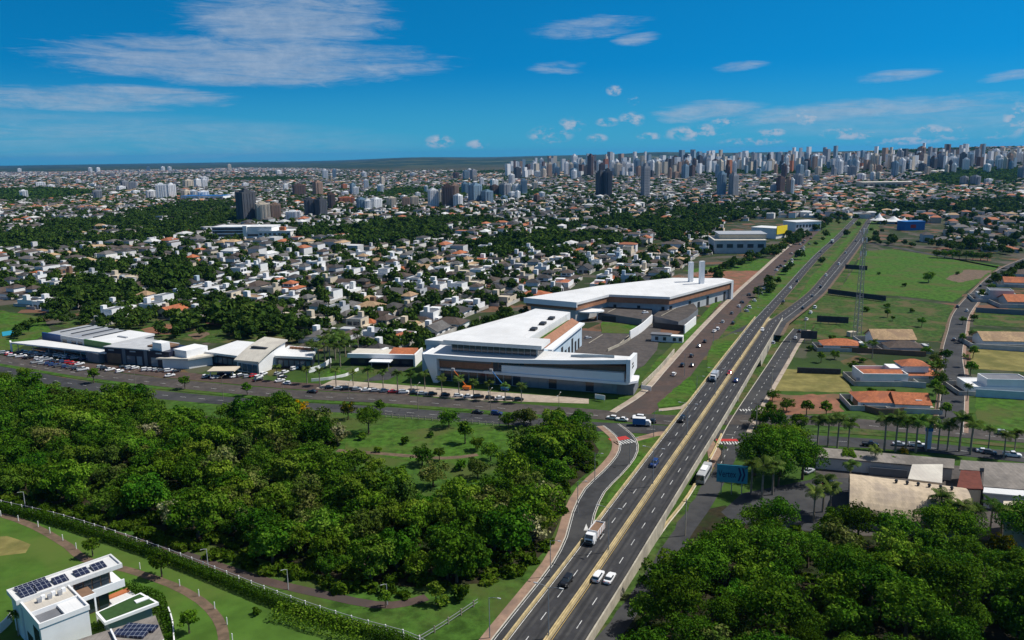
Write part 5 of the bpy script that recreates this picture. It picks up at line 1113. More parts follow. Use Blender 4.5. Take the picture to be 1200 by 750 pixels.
def gable(mb, x0, x1, y0, y1, z, h, m=0, over=.5, mw=None):
    """ridge along y"""
    xm = (x0 + x1) / 2; k = h / ((x1 - x0) / 2); a0, a1 = x0 - over, x1 + over; b0, b1 = y0 - over, y1 + over; ze = z - over * k; t = .22
    for (p, q) in ((a0, xm), (xm, a1)):
        zp, zq = (ze, z + h) if p == a0 else (z + h, ze)
        mb.prism([(p, b0), (q, b0), (q, b1), (p, b1)], [zp, zq, zq, zp], [zp + t, zq + t, zq + t, zp + t], m)
def flat_roof(mb, x0, x1, y0, y1, z, m=0):
    mb.box(x0, x1, y0, y1, z, z + .25, m)
def rim(mb, x0, x1, y0, y1, z, h, t=.25, m=0):
    mb.box(x0, x1, y0, y0 + t, z, z + h, m); mb.box(x0, x1, y1 - t, y1, z, z + h, m); mb.box(x0, x0 + t, y0 + t, y1 - t, z, z + h, m); mb.box(x1 - t, x1, y0 + t, y1 - t, z, z + h, m)
def wins(root, L):
    for (x0, x1, y0, y1, z0, z1) in L: b = MB(); b.box(x0, x1, y0, y1, z0, z1); b.build('window', M['glass'], root)
def P(name, **parts): pass
def proto(i):
    r = empty('house', (0, 0, 0)); W = lambda: None
    def add(name, mb, m): mb.build(name, M[m], r)
    if i == 0:      # two storey box, low hipped wing, water tower
        b = MB(); b.box(-6, 4, -8, 4, -.5, 6.6); rim(b, -6, 4, -8, 4, 6.6, .7); add('wall', b, 'white_wall')
        b = MB(); flat_roof(b, -5.7, 3.7, -7.7, 3.7, 6.6); add('flat_roof', b, 'grey_roof')
        b = MB(); b.box(-6, 7, 4, 11, -.5, 3.2); b.box(4, 7, -5, 4, -.5, 3.0); add('wing_wall', b, 'white_wall')
        b = MB(); hip(b, -6, 7, 4, 11, 3.2, 2.2); add('roof', b, 'tile_dark')
        b = MB(); b.box(-2, 1, 1, 4.05, 6.6, 10); add('water_tower', b, 'white_wall')
        wins(r, [(-5, -2, -8.08, -8, 3.8, 5.8), (-1, 3, -8.08, -8, 3.8, 5.8), (4, 4.08, -6, -2, 3.8, 5.8), (-4, 2, -8.08, -8, .4, 2.6), (7, 7.08, 5, 9, .8, 2.4)])
    elif i == 1:    # hipped single storey
        b = MB(); b.box(-6.5, 6.5, -9, 9, -.5, 3.3); add('wall', b, 'white_wall')
        b = MB(); hip(b, -6.5, 6.5, -9, 9, 3.3, 2.7, over=.8); add('roof', b, 'tile_dark')
        b = MB(); b.box(2, 5.2, -2, 1.5, -.5, 8); add('water_tower', b, 'white_wall')
        b = MB(); b.box(-7, -1, -10.6, -8.6, 0, 4.6); add('porch_block', b, 'white_wall')
        wins(r, [(1, 4, -9.08, -9, .8, 2.4), (-6.4, -2, -10.68, -10.6, .3, 2.8), (6.5, 6.58, -5, -2, .8, 2.4), (6.5, 6.58, 3, 6, .8, 2.4)])
    elif i == 2:    # two hipped tiers
        b = MB(); b.box(-7, 7, -8.5, 8.5, -.5, 3.3); add('wall', b, 'white_wall'); b = MB(); hip(b, -7, 7, -8.5, 8.5, 3.3, 2.2, over=.7); add('roof', b, 'tile_dark')
        b = MB(); b.box(-5, 3, -5, 5, 3.4, 7); add('upper_wall', b, 'white_wall'); b = MB(); hip(b, -5, 3, -5, 5, 7, 2.2, over=.7); add('upper_roof', b, 'tile_dark')
        wins(r, [(-4, -1, -5.08, -5, 5.2, 6.5), (0, 2, -5.08, -5, 5.2, 6.5), (3, 3.08, -3, 1, 5.2, 6.5), (-5, -2, -8.58, -8.5, .8, 2.5), (1, 5, -8.58, -8.5, .2, 2.6)])
    elif i == 3:    # white cubes
        b = MB(); b.box(-7, 7, -9, 9, -.5, 3.6); rim(b, -7, 7, -9, 9, 3.6, .6); add('wall', b, 'white_wall')
        b = MB(); flat_roof(b, -6.7, 6.7, -8.7, 8.7, 3.6); add('flat_roof', b, 'white_roof')
        b = MB(); b.box(-6.6, 2, -6, 5, 3.86, 7.2); rim(b, -6.6, 2, -6, 5, 7.2, .6); add('upper_wall', b, 'white_wall'); b = MB(); flat_roof(b, -6.3, 1.7, -5.7, 4.7, 7.2); add('upper_roof', b, 'grey_roof')
        b = MB(); b.box(2.1, 5, 1, 4.4, 3.86, 9.4); add('water_tower', b, 'white_wall')
        wins(r, [(-6, -3, -6.08, -6, 4.6, 6.6), (-2, 1.2, -6.08, -6, 4.6, 6.6), (2, 2.08, -4, -1, 4.6, 6.6), (-6, -1, -9.08, -9, .3, 2.8), (1, 5.5, -9.08, -9, .3, 2.8)])
    elif i == 4:    # gabled
        b = MB(); b.box(-6, 6, -8, 8, -.5, 3.4); b.prism([(-6, -8), (0, -8), (6, -8), (6, 8), (0, 8), (-6, 8)], 3.4, [3.4, 6.2, 3.4, 3.4, 6.2, 3.4]); add('wall', b, 'white_wall')
        b = MB(); gable(b, -6, 6, -8, 8, 3.42, 2.8, over=.7); add('roof', b, 'tile_dark')
        b = MB(); b.box(-5, -2, -3, 0, 3, 7.8); add('water_tower', b, 'white_wall')
        wins(r, [(-4, -1, -8.08, -8, .6, 2.5), (1, 5, -8.08, -8, .2, 2.6), (6, 6.08, -5, -2, .8, 2.4), (6, 6.08, 2, 5, .8, 2.4)])
    else:           # tiled roof sunk behind white parapets
        b = MB(); b.box(-7, 7, -9, 9, -.5, 3.4); rim(b, -7, 7, -9, 9, 3.4, 1.7, .4); add('wall', b, 'white_wall')
        b = MB(); gable(b, -6.4, 6.4, -8.5, 8.5, 3.45, 1.7, over=0); add('roof', b, 'tile_dark')
        b = MB(); b.box(-7.05, -3.5, -1, 3, 3, 8.6); add('water_tower', b, 'white_wall'); b = MB(); b.box(0, 7.1, -9.6, -4, -.4, 5.9); add('front_block', b, 'white_wall')
        wins(r, [(-5, -1.5, -9.08, -9, .6, 2.5), (1, 6, -9.68, -9.6, .2, 2.7), (7.1, 7.18, -8, -5.5, 3.4, 5), (7, 7.08, 1, 4, .8, 2.4)])
    b = MB(); b.box(-7.9, -7.7, -13, 12.5, -.3, 2.1); b.box(7.7, 7.9, -13, 12.5, -.3, 2.1); b.box(-7.7, 7.7, 12.3, 12.5, -.3, 2.1)
    if i % 2: b.box(-7.7, 2, -13, -12.8, -.3, 2.0)
    add('yard_wall', b, 'yard_plaster')
    b = MB(); b.prism([(1, -12.8), (7.6, -12.8), (7.6, -9.2), (1, -9.2)], .04, .10); add('driveway', b, 'paving')
    if i in (1, 3): b = MB(); b.prism([(-6.5, 9.4), (-1.5, 9.4), (-1.5, 11.8), (-6.5, 11.8)], .04, .12); add('swimming_pool', b, 'water_pool')
    return r
FORM = ['box house with hipped wing', 'hipped house', 'two tiered house', 'flat roofed house', 'gabled house', 'parapet house']
ROOFS = {'dark grey': 'tile_dark', 'dark brown': 'tile_brown', 'grey': 'tile_grey', 'beige': 'tile_beige', 'terracotta': 'tile_terracotta'}
WALLC = {'white': 'white_wall', 'beige': 'beige_wall', 'grey': 'lightgrey_wall', 'pale blue': 'pale_blue_wall', 'brown': 'brown_wall'}
PROT = [proto(i) for i in range(6)]
ROOM = [((-7, 8), (-9, 12))] * 6
GA = R_(-21.0)            # street grid of the estate
gu = Vector((math.cos(GA), math.sin(GA))); gv = Vector((-gu.y, gu.x))
EST = poly_w([(-80, 352), (0, 350), (40, 360), (80, 376), (130, 384), (160, 372), (250, 372), (330, 385), (360, 394), (415, 408), (440, 416), (488, 416), (500, 405), (545, 385), (600, 368), (640, 358), (700, 342), (775, 328), (803, 316), (835, 296), (860, 278), (900, 258), (960, 243), (1010, 236), (600, 230), (-80, 232)])
EAST = poly_w([(1026, 274), (1075, 284), (1180, 297), (1300, 305), (1300, 236), (1035, 236)])
WOODS = [poly_w(p) for p in ([(-80, 268), (60, 266), (120, 262), (170, 250), (230, 238), (282, 240), (286, 262), (240, 272), (190, 283), (90, 292), (-80, 300)], [(345, 282), (360, 272), (420, 268), (470, 262), (540, 258), (590, 262), (560, 272), (500, 282), (440, 290), (360, 290)],
     [(630, 270), (700, 262), (760, 254), (820, 246), (910, 240), (925, 250), (850, 262), (800, 268), (720, 274), (640, 284)], [(1020, 242), (1200, 236), (1300, 238), (1300, 252), (1190, 252), (1100, 250), (1030, 254)],
     [(80, 308), (120, 300), (150, 312), (140, 326), (95, 324)], [(175, 322), (215, 310), (235, 330), (200, 345), (172, 340)], [(540, 292), (600, 282), (625, 290), (600, 304), (550, 304)], [(610, 290), (640, 280), (720, 282), (745, 292), (700, 302), (640, 304)], [(200, 372), (300, 372), (350, 388), (330, 402), (255, 395), (180, 384)],
     [(740, 270), (790, 262), (860, 266), (850, 280), (780, 284)], [(100, 330), (160, 345), (170, 368), (110, 372), (60, 352)])]
def in_any(x, y, L): return any(inpoly(x, y, p) for p in L)
KEEP = [poly_w(p) for p in ([(845, 262), (990, 248), (990, 285), (900, 300), (845, 305)], [(246, 283), (346, 283), (346, 270), (246, 270)], [(1020, 282), (1110, 282), (1110, 262), (1020, 262)], [(490, 400), (490, 445), (700, 445), (700, 360), (600, 355)])]
KEEP.append([(0, 464), (36, 443), (60, 470), (93, 456), (154, 520), (149, 546), (108, 550), (52, 508)])
rh = random.Random(23)
def in_wood(x, y, i0=0): return any(inpoly(x, y, p) for p in WOODS) and (math.sin(x * .041 + 1.3) + math.sin(y * .029 + x * .013) + .8 * math.sin(x * .09 - y * .07)) > -.75
spots = []
for reg, e_ in ((EST, 0), (EAST, 1)):
    gx = [p[0] * gu.x + p[1] * gu.y for p in reg]; gy = [p[0] * gv.x + p[1] * gv.y for p in reg]
    row = 0; y = min(gy)
    while y < max(gy):
        x = min(gx) + rh.uniform(0, 8); k = 0
        while x < max(gx):
            if k % 9 != 8:
                for sd, f in ((0, 0), (22.5, math.pi)):
                    q = gu * (x + rh.uniform(-1, 1)) + gv * (y + sd + rh.uniform(-1.5, 1.5))
                    if inpoly(q.x, q.y, reg) and not in_wood(q.x, q.y) and not in_any(q.x, q.y, KEEP) and rh.random() > .10: spots.append((q.x, q.y, GA + f + (math.pi / 2 if rh.random() < .2 else 0) + rh.gauss(0, .05)))
            x += 15.0; k += 1
        y += 50.0
spots = [s for s in spots if -30 < PX(s[0], s[1], 3)[0] < 1230]
spots.sort(key=lambda s: s[0] ** 2 + s[1] ** 2)
def no_tank(o):
    for c in list(o.children):
        if c.name.startswith('water_tower'): bpy.data.objects.remove(c)
def pick_style(x, y, east):
    q = rh.random(); form = rh.choices(range(6), (1.5, 2.4, 2.4, .9, 1.3, 2.6))[0]
    rf = rh.choices(list(ROOFS), (4.0, 2.6, 2.0, .9, .8) if not east else (1, 1.6, 1, 1.4, 4))[0]; wl = rh.choices(list(WALLC), (9, 2.2, 1.6, .5, .8))[0]
    return form, rf, wl
SECT = lambda X_, x, y, east: 'right of the highway' if east else ('above the car dealers' if X_ < 260 else 'above the gatehouse' if X_ < 480 else 'above the shopping centre' if X_ < 640 else 'above the white hall' if X_ < 800 else 'by the grey warehouse')
HI = []
for i, (x, y, rot) in enumerate(spots[:296]):
    east = x > .43 * y; f, rf, wl = pick_style(x, y, east); X_, Y_, c = PX(x, y, 4)
    HI.append((x, y, rot, f, rf, wl, SECT(X_, x, y, east), X_))
cnt = {}
for h in sorted(HI, key=lambda h: h[7]): cnt.setdefault((h[3], h[4] if h[3] != 3 else '', h[5], h[6]), []).append(h)
def ordinal(i, n):
    if n == 1: return ''
    if i == 0: return ', leftmost of %d' % n
    if i == n - 1: return ', rightmost of %d' % n
    return ', %s from left' % ORD[i] if i < 20 else ', number %d from left' % (i + 1)
for key, L in cnt.items():
    f, rf, wl, sec = key
    for i, (x, y, rot, _, rf_, _, _, _) in enumerate(L):
        rc = {'white_wall': M[WALLC[wl]], 'tile_dark': M[ROOFS[rf_]]}
        o = copy_tree(PROT[f], (x, y, 0), rot, (rh.choice((-1, 1)) * rh.uniform(.8, 1.02), rh.uniform(.78, 1.0), rh.uniform(.88, 1.1)), rc); o.scale.x = abs(o.scale.x)
        if rh.random() < .5 and f != 0: no_tank(o)
        lab = '%s %s%s %s' % (wl, FORM[f], ', %s tiles,' % rf if f != 3 else '', sec) + ordinal(i, len(L))
        tag(o, lab, 'house', 'houses %s' % sec)
# traced houses on the right of the highway
def house_at(px, py, form, rf, wl, rot, s, lab, dz=0):
    x, y = G(px, py); o = copy_tree(PROT[form], (x, y, dz), rot, s, {'white_wall': M[WALLC[wl]] if wl in WALLC else M[wl], 'tile_dark': M[ROOFS[rf]]}); no_tank(o); return tag(o, lab, 'house', 'houses beside the local street')
LS = R_(-80)
house_at(984, 409, 1, 'terracotta', 'white', R_(82), (.75, .95, .9), 'small low house with orange roof under the lattice mast')
house_at(1042, 404, 4, 'beige', 'white', R_(85), (1.05, 1.2, 1.25), 'large white gabled house left of the local street')
house_at(1058, 411, 1, 'dark brown', 'grey', R_(85), (.8, .9, .85), 'lower dark roofed house against the large white gabled house')
house_at(1030, 447, 5, 'terracotta', 'white', R_(85), (.95, 1.0, 1.0), 'orange roofed house with white front beside the local street, left part')
house_at(1066, 443, 2, 'terracotta', 'white', R_(85), (1.0, 1.05, .95), 'two tiered orange roofed house at the local street')
house_at(1034, 475, 1, 'terracotta', 'white', R_(83), (.95, 1.1, .95), 'orange roofed house nearest the avenue, left part')
house_at(1064, 478, 4, 'terracotta', 'white', R_(80), (.9, .75, .95), 'orange gabled house nearest the avenue, beside the street kerb')
house_at(1172, 404, 4, 'beige', 'white', R_(82), (1.1, 1.3, 1.05), 'beige gabled house right of the local street')
house_at(1168, 352, 3, 'grey', 'grey', R_(70), (1.3, 1.2, 1.0), 'large dark grey block house at the upper right street')
house_at(1195, 358, 4, 'terracotta', 'grey', R_(80), (1.2, 1.2, 1.1), 'terracotta gabled house at the upper right street')
house_at(1168, 458, 3, 'dark grey', 'white', R_(83), (1.0, 1.4, .85), 'low white modern house right of the local street')
house_at(1200, 455, 1, 'dark brown', 'white', R_(83), (.9, .9, .9), 'dark roofed house at the right border, behind the pale blue wall')
house_at(1190, 335, 4, 'terracotta', 'white', R_(70), (1, 1, 1), 'small terracotta gabled house at the bend of the local street')
house_at(1198, 325, 1, 'dark brown', 'white', R_(70), (1, 1, 1), 'dark roofed house at the right border above the bend')
for lab, pts, h, m in (('pale blue yard wall in front of the modern house right of the local street', [(1143, 465), (1210, 469)], 3.2, 'pale_blue_wall'), ('brown yard wall below the orange roofed and pale blue houses', [(958, 410), (1085, 418)], 2.4, 'brown_wall'), ('curved brown wall round the house nearest the avenue', [(997, 462), (1003, 476), (1030, 486), (1062, 484)], 2.2, 'brown_wall'),
        ('pale blue wall between the two orange roofed houses', [(1003, 449), (1085, 455)], 2.4, 'lightgrey_wall'), ('grey wall around the beige gabled house', [(1136, 408), (1210, 413)], 2.4, 'lightgrey_wall'), ('dark grey yard wall of the upper right houses', [(1143, 366), (1210, 370)], 3.0, 'grey_wall')):
    wallpx(pts, h, .25, m, lab, 'wall', 'yard_wall')
def del_tree(o):
    for c in list(o.children): del_tree(c)
    bpy.data.objects.remove(o)
# ------------------------------------------------------------------ the rest of the town as one mass of small houses
RC = np.array([(.05, .047, .047), (.085, .065, .055), (.13, .12, .115), (.40, .27, .15), (.36, .12, .05), (.55, .55, .54)]); WC = np.array([(.62, .62, .62), (.52, .46, .36), (.42, .44, .46), (.62, .60, .56)])
class Boxes:
    def __init__(s): s.V = []; s.F = []; s.C = []
    def house(s, x, y, z, rot, w, d, h, rh_, rc, wc, kind):
        c, n = math.cos(rot), math.sin(rot); T = lambda a, b, q: (x + a * c - b * n, y + a * n + b * c, z + q); i = len(s.V)
        s.V += [T(-w, -d, -3), T(w, -d, -3), T(w, d, -3), T(-w, d, -3), T(-w, -d, h), T(w, -d, h), T(w, d, h), T(-w, d, h)]
        s.F += [(i, i + 1, i + 5, i + 4), (i + 1, i + 2, i + 6, i + 5), (i + 2, i + 3, i + 7, i + 6), (i + 3, i, i + 4, i + 7)]; s.C += [wc] * 4
        if kind: s.F.append((i + 4, i + 5, i + 6, i + 7)); s.C.append(rc)
        else:
            j = len(s.V); o = 1.06; s.V += [T(-w * o, -d * o, h), T(w * o, -d * o, h), T(w * o, d * o, h), T(-w * o, d * o, h), T(0, -d * .45, h + rh_), T(0, d * .45, h + rh_)]
            s.F += [(j, j + 1, j + 4, j + 4), (j + 1, j + 2, j + 5, j + 4), (j + 2, j + 3, j + 5, j + 5), (j + 3, j, j + 4, j + 5)]; s.C += [rc] * 4
    def build(s, name):
        me = bpy.data.meshes.new(name); me.from_pydata(s.V, [], [f if len(set(f)) == 4 else tuple(dict.fromkeys(f)) for f in s.F]); me.materials.append(M['far_paint'])
        at = me.attributes.new('tint', 'FLOAT_COLOR', 'FACE'); at.data.foreach_set('color', np.concatenate([np.array(s.C, np.float32), np.ones((len(s.C), 1), np.float32)], 1).ravel()); me.update()
        o = bpy.data.objects.new(name, me); COL.objects.link(o); o['kind'] = 'stuff'; return o
B = Boxes()
def far_house(x, y, rot, east, s=1.0):
    z = float(hill(x, y)); rc = RC[rh.choices(range(6), (3.4, 3, 2, 1, 1.0, 1.5) if not east else (1.8, 2.2, 1.5, 1.3, 1.9, 1.9))[0]] * rh.uniform(.8, 1.15); wc = WC[rh.choices(range(4), (7, 1.5, 1, 2))[0]] * rh.uniform(.8, 1.15)
    fl = rh.random() < .2; B.house(x, y, z, rot, rh.uniform(4.8, 7) * s, rh.uniform(6, 9) * s, rh.uniform(3, 4) * (2 if rh.random() < .3 else 1), rh.uniform(1.6, 2.8), rc, wc, fl)
    if math.hypot(x, y) < 3500 and rh.random() < .6:
        a, b_ = rh.uniform(-4, 4) * s, rh.uniform(-5, 5) * s; q = rh.uniform(1.0, 2.3); B.house(x + a, y + b_, z, rot, q, q * rh.uniform(.8, 1.6), rh.uniform(5.5, 9), 0, WC[0] * rh.uniform(.85, 1.1), WC[0] * rh.uniform(.85, 1.1), True)
for x, y, rot in spots[296:]: far_house(x, y, rot, x > .43 * y)
# beyond the estate, out to the edge of the town
CW = [[GT(*q) for q in p] for p in ([(1078, 213), (1120, 203), (1185, 200), (1200, 206), (1190, 214), (1110, 220)], [(-80, 226), (60, 224), (120, 228), (60, 236), (-80, 240)])]
nfar = 0; ftrees = []
for k in range(84000):
    px = rh.uniform(-25, 1225); rr = 1250 * (9000 / 1250) ** (rh.random() ** .74); d = ray(px, 300); q = Vector((d.x, d.y)).normalized() * rr
    if rr < 1800 and (inpoly(q.x, q.y, EST) or inpoly(q.x, q.y, EAST)): continue
    den = .5 + .5 * math.sin(q.x * .0031 + 2) * math.sin(q.y * .0024 + q.x * .001)
    lim = 8700 + 500 * math.sin(px * .05) if px < 330 else 8700 - (px - 330) * 26 if px < 460 else 5300 + 300 * math.sin(px * .03)
    if rr > lim: continue
    if in_any(q.x, q.y, CW) or in_any(q.x, q.y, WOODS[3:4]): ftrees.append((q.x, q.y)); continue
    if den < .13 or rh.random() < .34:
        if rr < 6000: ftrees.append((q.x, q.y))
        continue
    if nfar < 42000: far_house(q.x, q.y, rh.choice((GA, .2, .7)) + rh.choice((0, 1.57)), px > 900 and rr < 2500, rh.uniform(1.0, 1.5) if rr > 2500 else 1); nfar += 1
print('far houses', nfar, 'estate', len(spots), 'ftrees', len(ftrees))
B.build('distant_houses')
# ------------------------------------------------------------------ trees of the town
cityc = [crown_np(300 + i, 14, 13, .20, .8, lobe=(.28, .42)) for i in range(5)]; lowc = [crown_np(320 + i, 6, 6, .38, .75, lobe=(.35, .5)) for i in range(4)]
it = []
for wpoly, sp in zip(WOODS, (11, 9, 10, 13, 7.5, 7.5, 8, 8.5, 8, 9, 9)):
    for x, y in scatter(wpoly, sp, 31, KEEP):
        if not in_wood(x, y) or rh.random() < .08: continue
        s = rh.uniform(3.6, 7) * (1.35 if rh.random() < .2 else 1); it.append((rh.randint(0, 4), x, y, s * .8, s, s * rh.uniform(.8, 1.05), rh.uniform(0, 6)))
for x, y, rot in spots:
    for _ in range(8):
        if rh.random() < .75:
            a = rh.uniform(-8, 8); b_ = rh.choice((-11.5, -9.5, 10.5, 11.5, 12.5)) + rh.uniform(-1.5, 1.5); c, n = math.cos(GA), math.sin(GA); s = rh.uniform(1.5, 3.4) * (1.7 if rh.random() < .22 else 1)
            qx, qy = x + a * c - b_ * n, y + a * n + b_ * c
            if not in_any(qx, qy, KEEP): it.append((rh.randint(0, 4), qx, qy, s * 1.0, s, s * rh.uniform(.9, 1.3), rh.uniform(0, 6)))
GARD = poly_w([(55, 366), (110, 352), (165, 345), (330, 360), (368, 396), (350, 408), (250, 402), (170, 394), (60, 380)]); sheet('garden_grass', [(60, 382), (165, 352), (330, 366), (360, 400), (250, 402), (170, 394)], .03, 'grass_rough'); sheet('bare_soil', [(165, 386), (190, 380), (215, 383), (200, 392), (172, 392)], .07, 'red_soil'); sheet('bare_soil', [(230, 372), (262, 376), (296, 386), (290, 389), (250, 381)], .07, 'red_soil'); sheet('bare_soil', [(220, 392), (238, 388), (246, 392), (232, 398)], .08, 'dirt')
for x, y in scatter(GARD, 8.5, 44, WOODS[8:9]):
    if rh.random() < .55: s = rh.uniform(2.2, 5.2); it.append((rh.randint(0, 4), x, y, s, s, s, rh.uniform(0, 6)))
for px0, py0, px1, py1, n in ((425, 418, 490, 405, 12), (480, 425, 500, 400, 8), (540, 395, 610, 370, 12), (700, 345, 790, 330, 14), (840, 318, 905, 300, 24), (815, 300, 850, 292, 8), (985, 262, 1030, 240, 14), (905, 298, 990, 252, 60), (888, 352, 990, 262, 22), (960, 322, 1012, 262, 8), (955, 262, 1000, 244, 12), (1012, 284, 1190, 298, 40), (830, 322, 850, 345, 6), (918, 282, 960, 262, 10), (1022, 284, 1034, 250, 10), (1150, 340, 1200, 318, 10), (560, 395, 600, 372, 3), (20, 400, 60, 372, 6)):
    for k in range(n):
        t = rh.random(); x, y = G(px0 + (px1 - px0) * t + rh.uniform(-8, 8), py0 + (py1 - py0) * t + rh.uniform(-2, 2)); s = rh.uniform(2.2, 5)
        if pos_ok(x, y, LCW, 8) and pos_ok(x, y, RCW, 8): it.append((rh.randint(0, 4), x, y, s, s, s, rh.uniform(0, 6)))
mass_mesh('town_trees', it, cityc, 'leaf_city')
it = []
for x, y in ftrees: s = rh.uniform(4.5, 9.5); it.append((rh.randint(0, 3), x, y, float(hill(x, y)) + s * .5, s, s * .7, rh.uniform(0, 6)))
for x, y in [p for w in CW for p in scatter(w, 16, 77)]: s = rh.uniform(8, 13); it.append((rh.randint(0, 3), x, y, float(hill(x, y)) + s * .5, s, s * .8, rh.uniform(0, 6)))
mass_mesh('distant_trees', it, lowc, 'leaf_city')
# ------------------------------------------------------------------ apartment towers
mat('tw_white', (.80, .80, .80), .7, .05, .1); mat('tw_cream', (.62, .54, .43), .7, .05, .1); mat('tw_tan', (.36, .24, .17), .7, .05, .1); mat('tw_grey', (.30, .31, .33), .7, .05, .1); mat('tw_dark', (.075, .08, .09), .6, .05, .1); mat('tw_brown', (.13, .085, .07), .7, .05, .1); mat('tw_orange', (.42, .15, .07), .7, .05, .1); mat('tw_blue', (.22, .32, .40), .5, .05, .1)
def win_mat(name, wall, fl=3.0):
    m = bpy.data.materials.new(name); m.use_nodes = True; nt = m.node_tree; b = nt.nodes['Principled BSDF']; b.inputs['Roughness'].default_value = .5
    tc = N(nt, 'ShaderNodeTexCoord'); s = N(nt, 'ShaderNodeSeparateXYZ'); LK(nt, tc.outputs['Object'], s.inputs[0])
    f = mth(nt, 'GREATER_THAN', mth(nt, 'FRACT', mth(nt, 'DIVIDE', s.outputs[2], fl)), .40)
    LK(nt, mixc(nt, f, (.07, .08, .10), wall), b.inputs['Base Color']); M[name] = m
TW = ['white', 'cream', 'tan', 'grey', 'dark', 'brown', 'orange', 'blue']
TWC = dict(white=(.80, .80, .80), cream=(.62, .54, .43), tan=(.42, .28, .20), grey=(.30, .31, .33), dark=(.075, .08, .09), brown=(.13, .085, .07), orange=(.42, .15, .07), blue=(.22, .32, .40))
for c in TW: win_mat('tww_' + c, TWC[c])
def tower_proto(c, v):
    """unit footprint 20 x 16 m, 60 m high; scaled per tower"""
    r = empty('apartment_tower', (0, 0, 0)); b = MB(); rr = random.Random(v)
    b.box(-9, 9, -7, 7, -12, 60)
    if v % 2: b.box(-4, 4, -8.6, -7, -12, 58); b.box(-4, 4, 7, 8.6, -12, 58)
    b.build('wall', M['tw_' + c], r)
    b = MB(); b.box(-5, 4, -5, 5, 60, 63.5); b.box(-2.5, 2, -3, 3, 63.5, 66); b.build('roof_room', M['tw_' + c], r)
    xs = ((-7.0, -5.0), (-2.6, -.9), (.9, 2.6), (5.0, 7.0)) if v % 2 == 0 else ((-8.0, -5.6), (-2.6, -.8), (.8, 2.6), (5.6, 8.0))
    for x0, x1 in xs:
        y = 7.0 if v % 2 == 0 or abs(x0) > 4 or abs(x1) > 4 else 8.6
        b = MB(); b.box(x0, x1, -y - .35, -y + .0, 1, 57); b.build('balcony_stack', M['tww_' + c], r)
    for y0, y1 in ((-4.8, -2.6), (2.6, 4.8)): b = MB(); b.box(9, 9.3, y0, y1, 1, 57); b.build('window_stack', M['tww_' + c], r); b = MB(); b.box(-9.3, -9, y0, y1, 1, 57); b.build('window_stack', M['tww_' + c], r)
    return r
TP = {(c, v): tower_proto(c, v) for c in TW for v in (0, 1)}
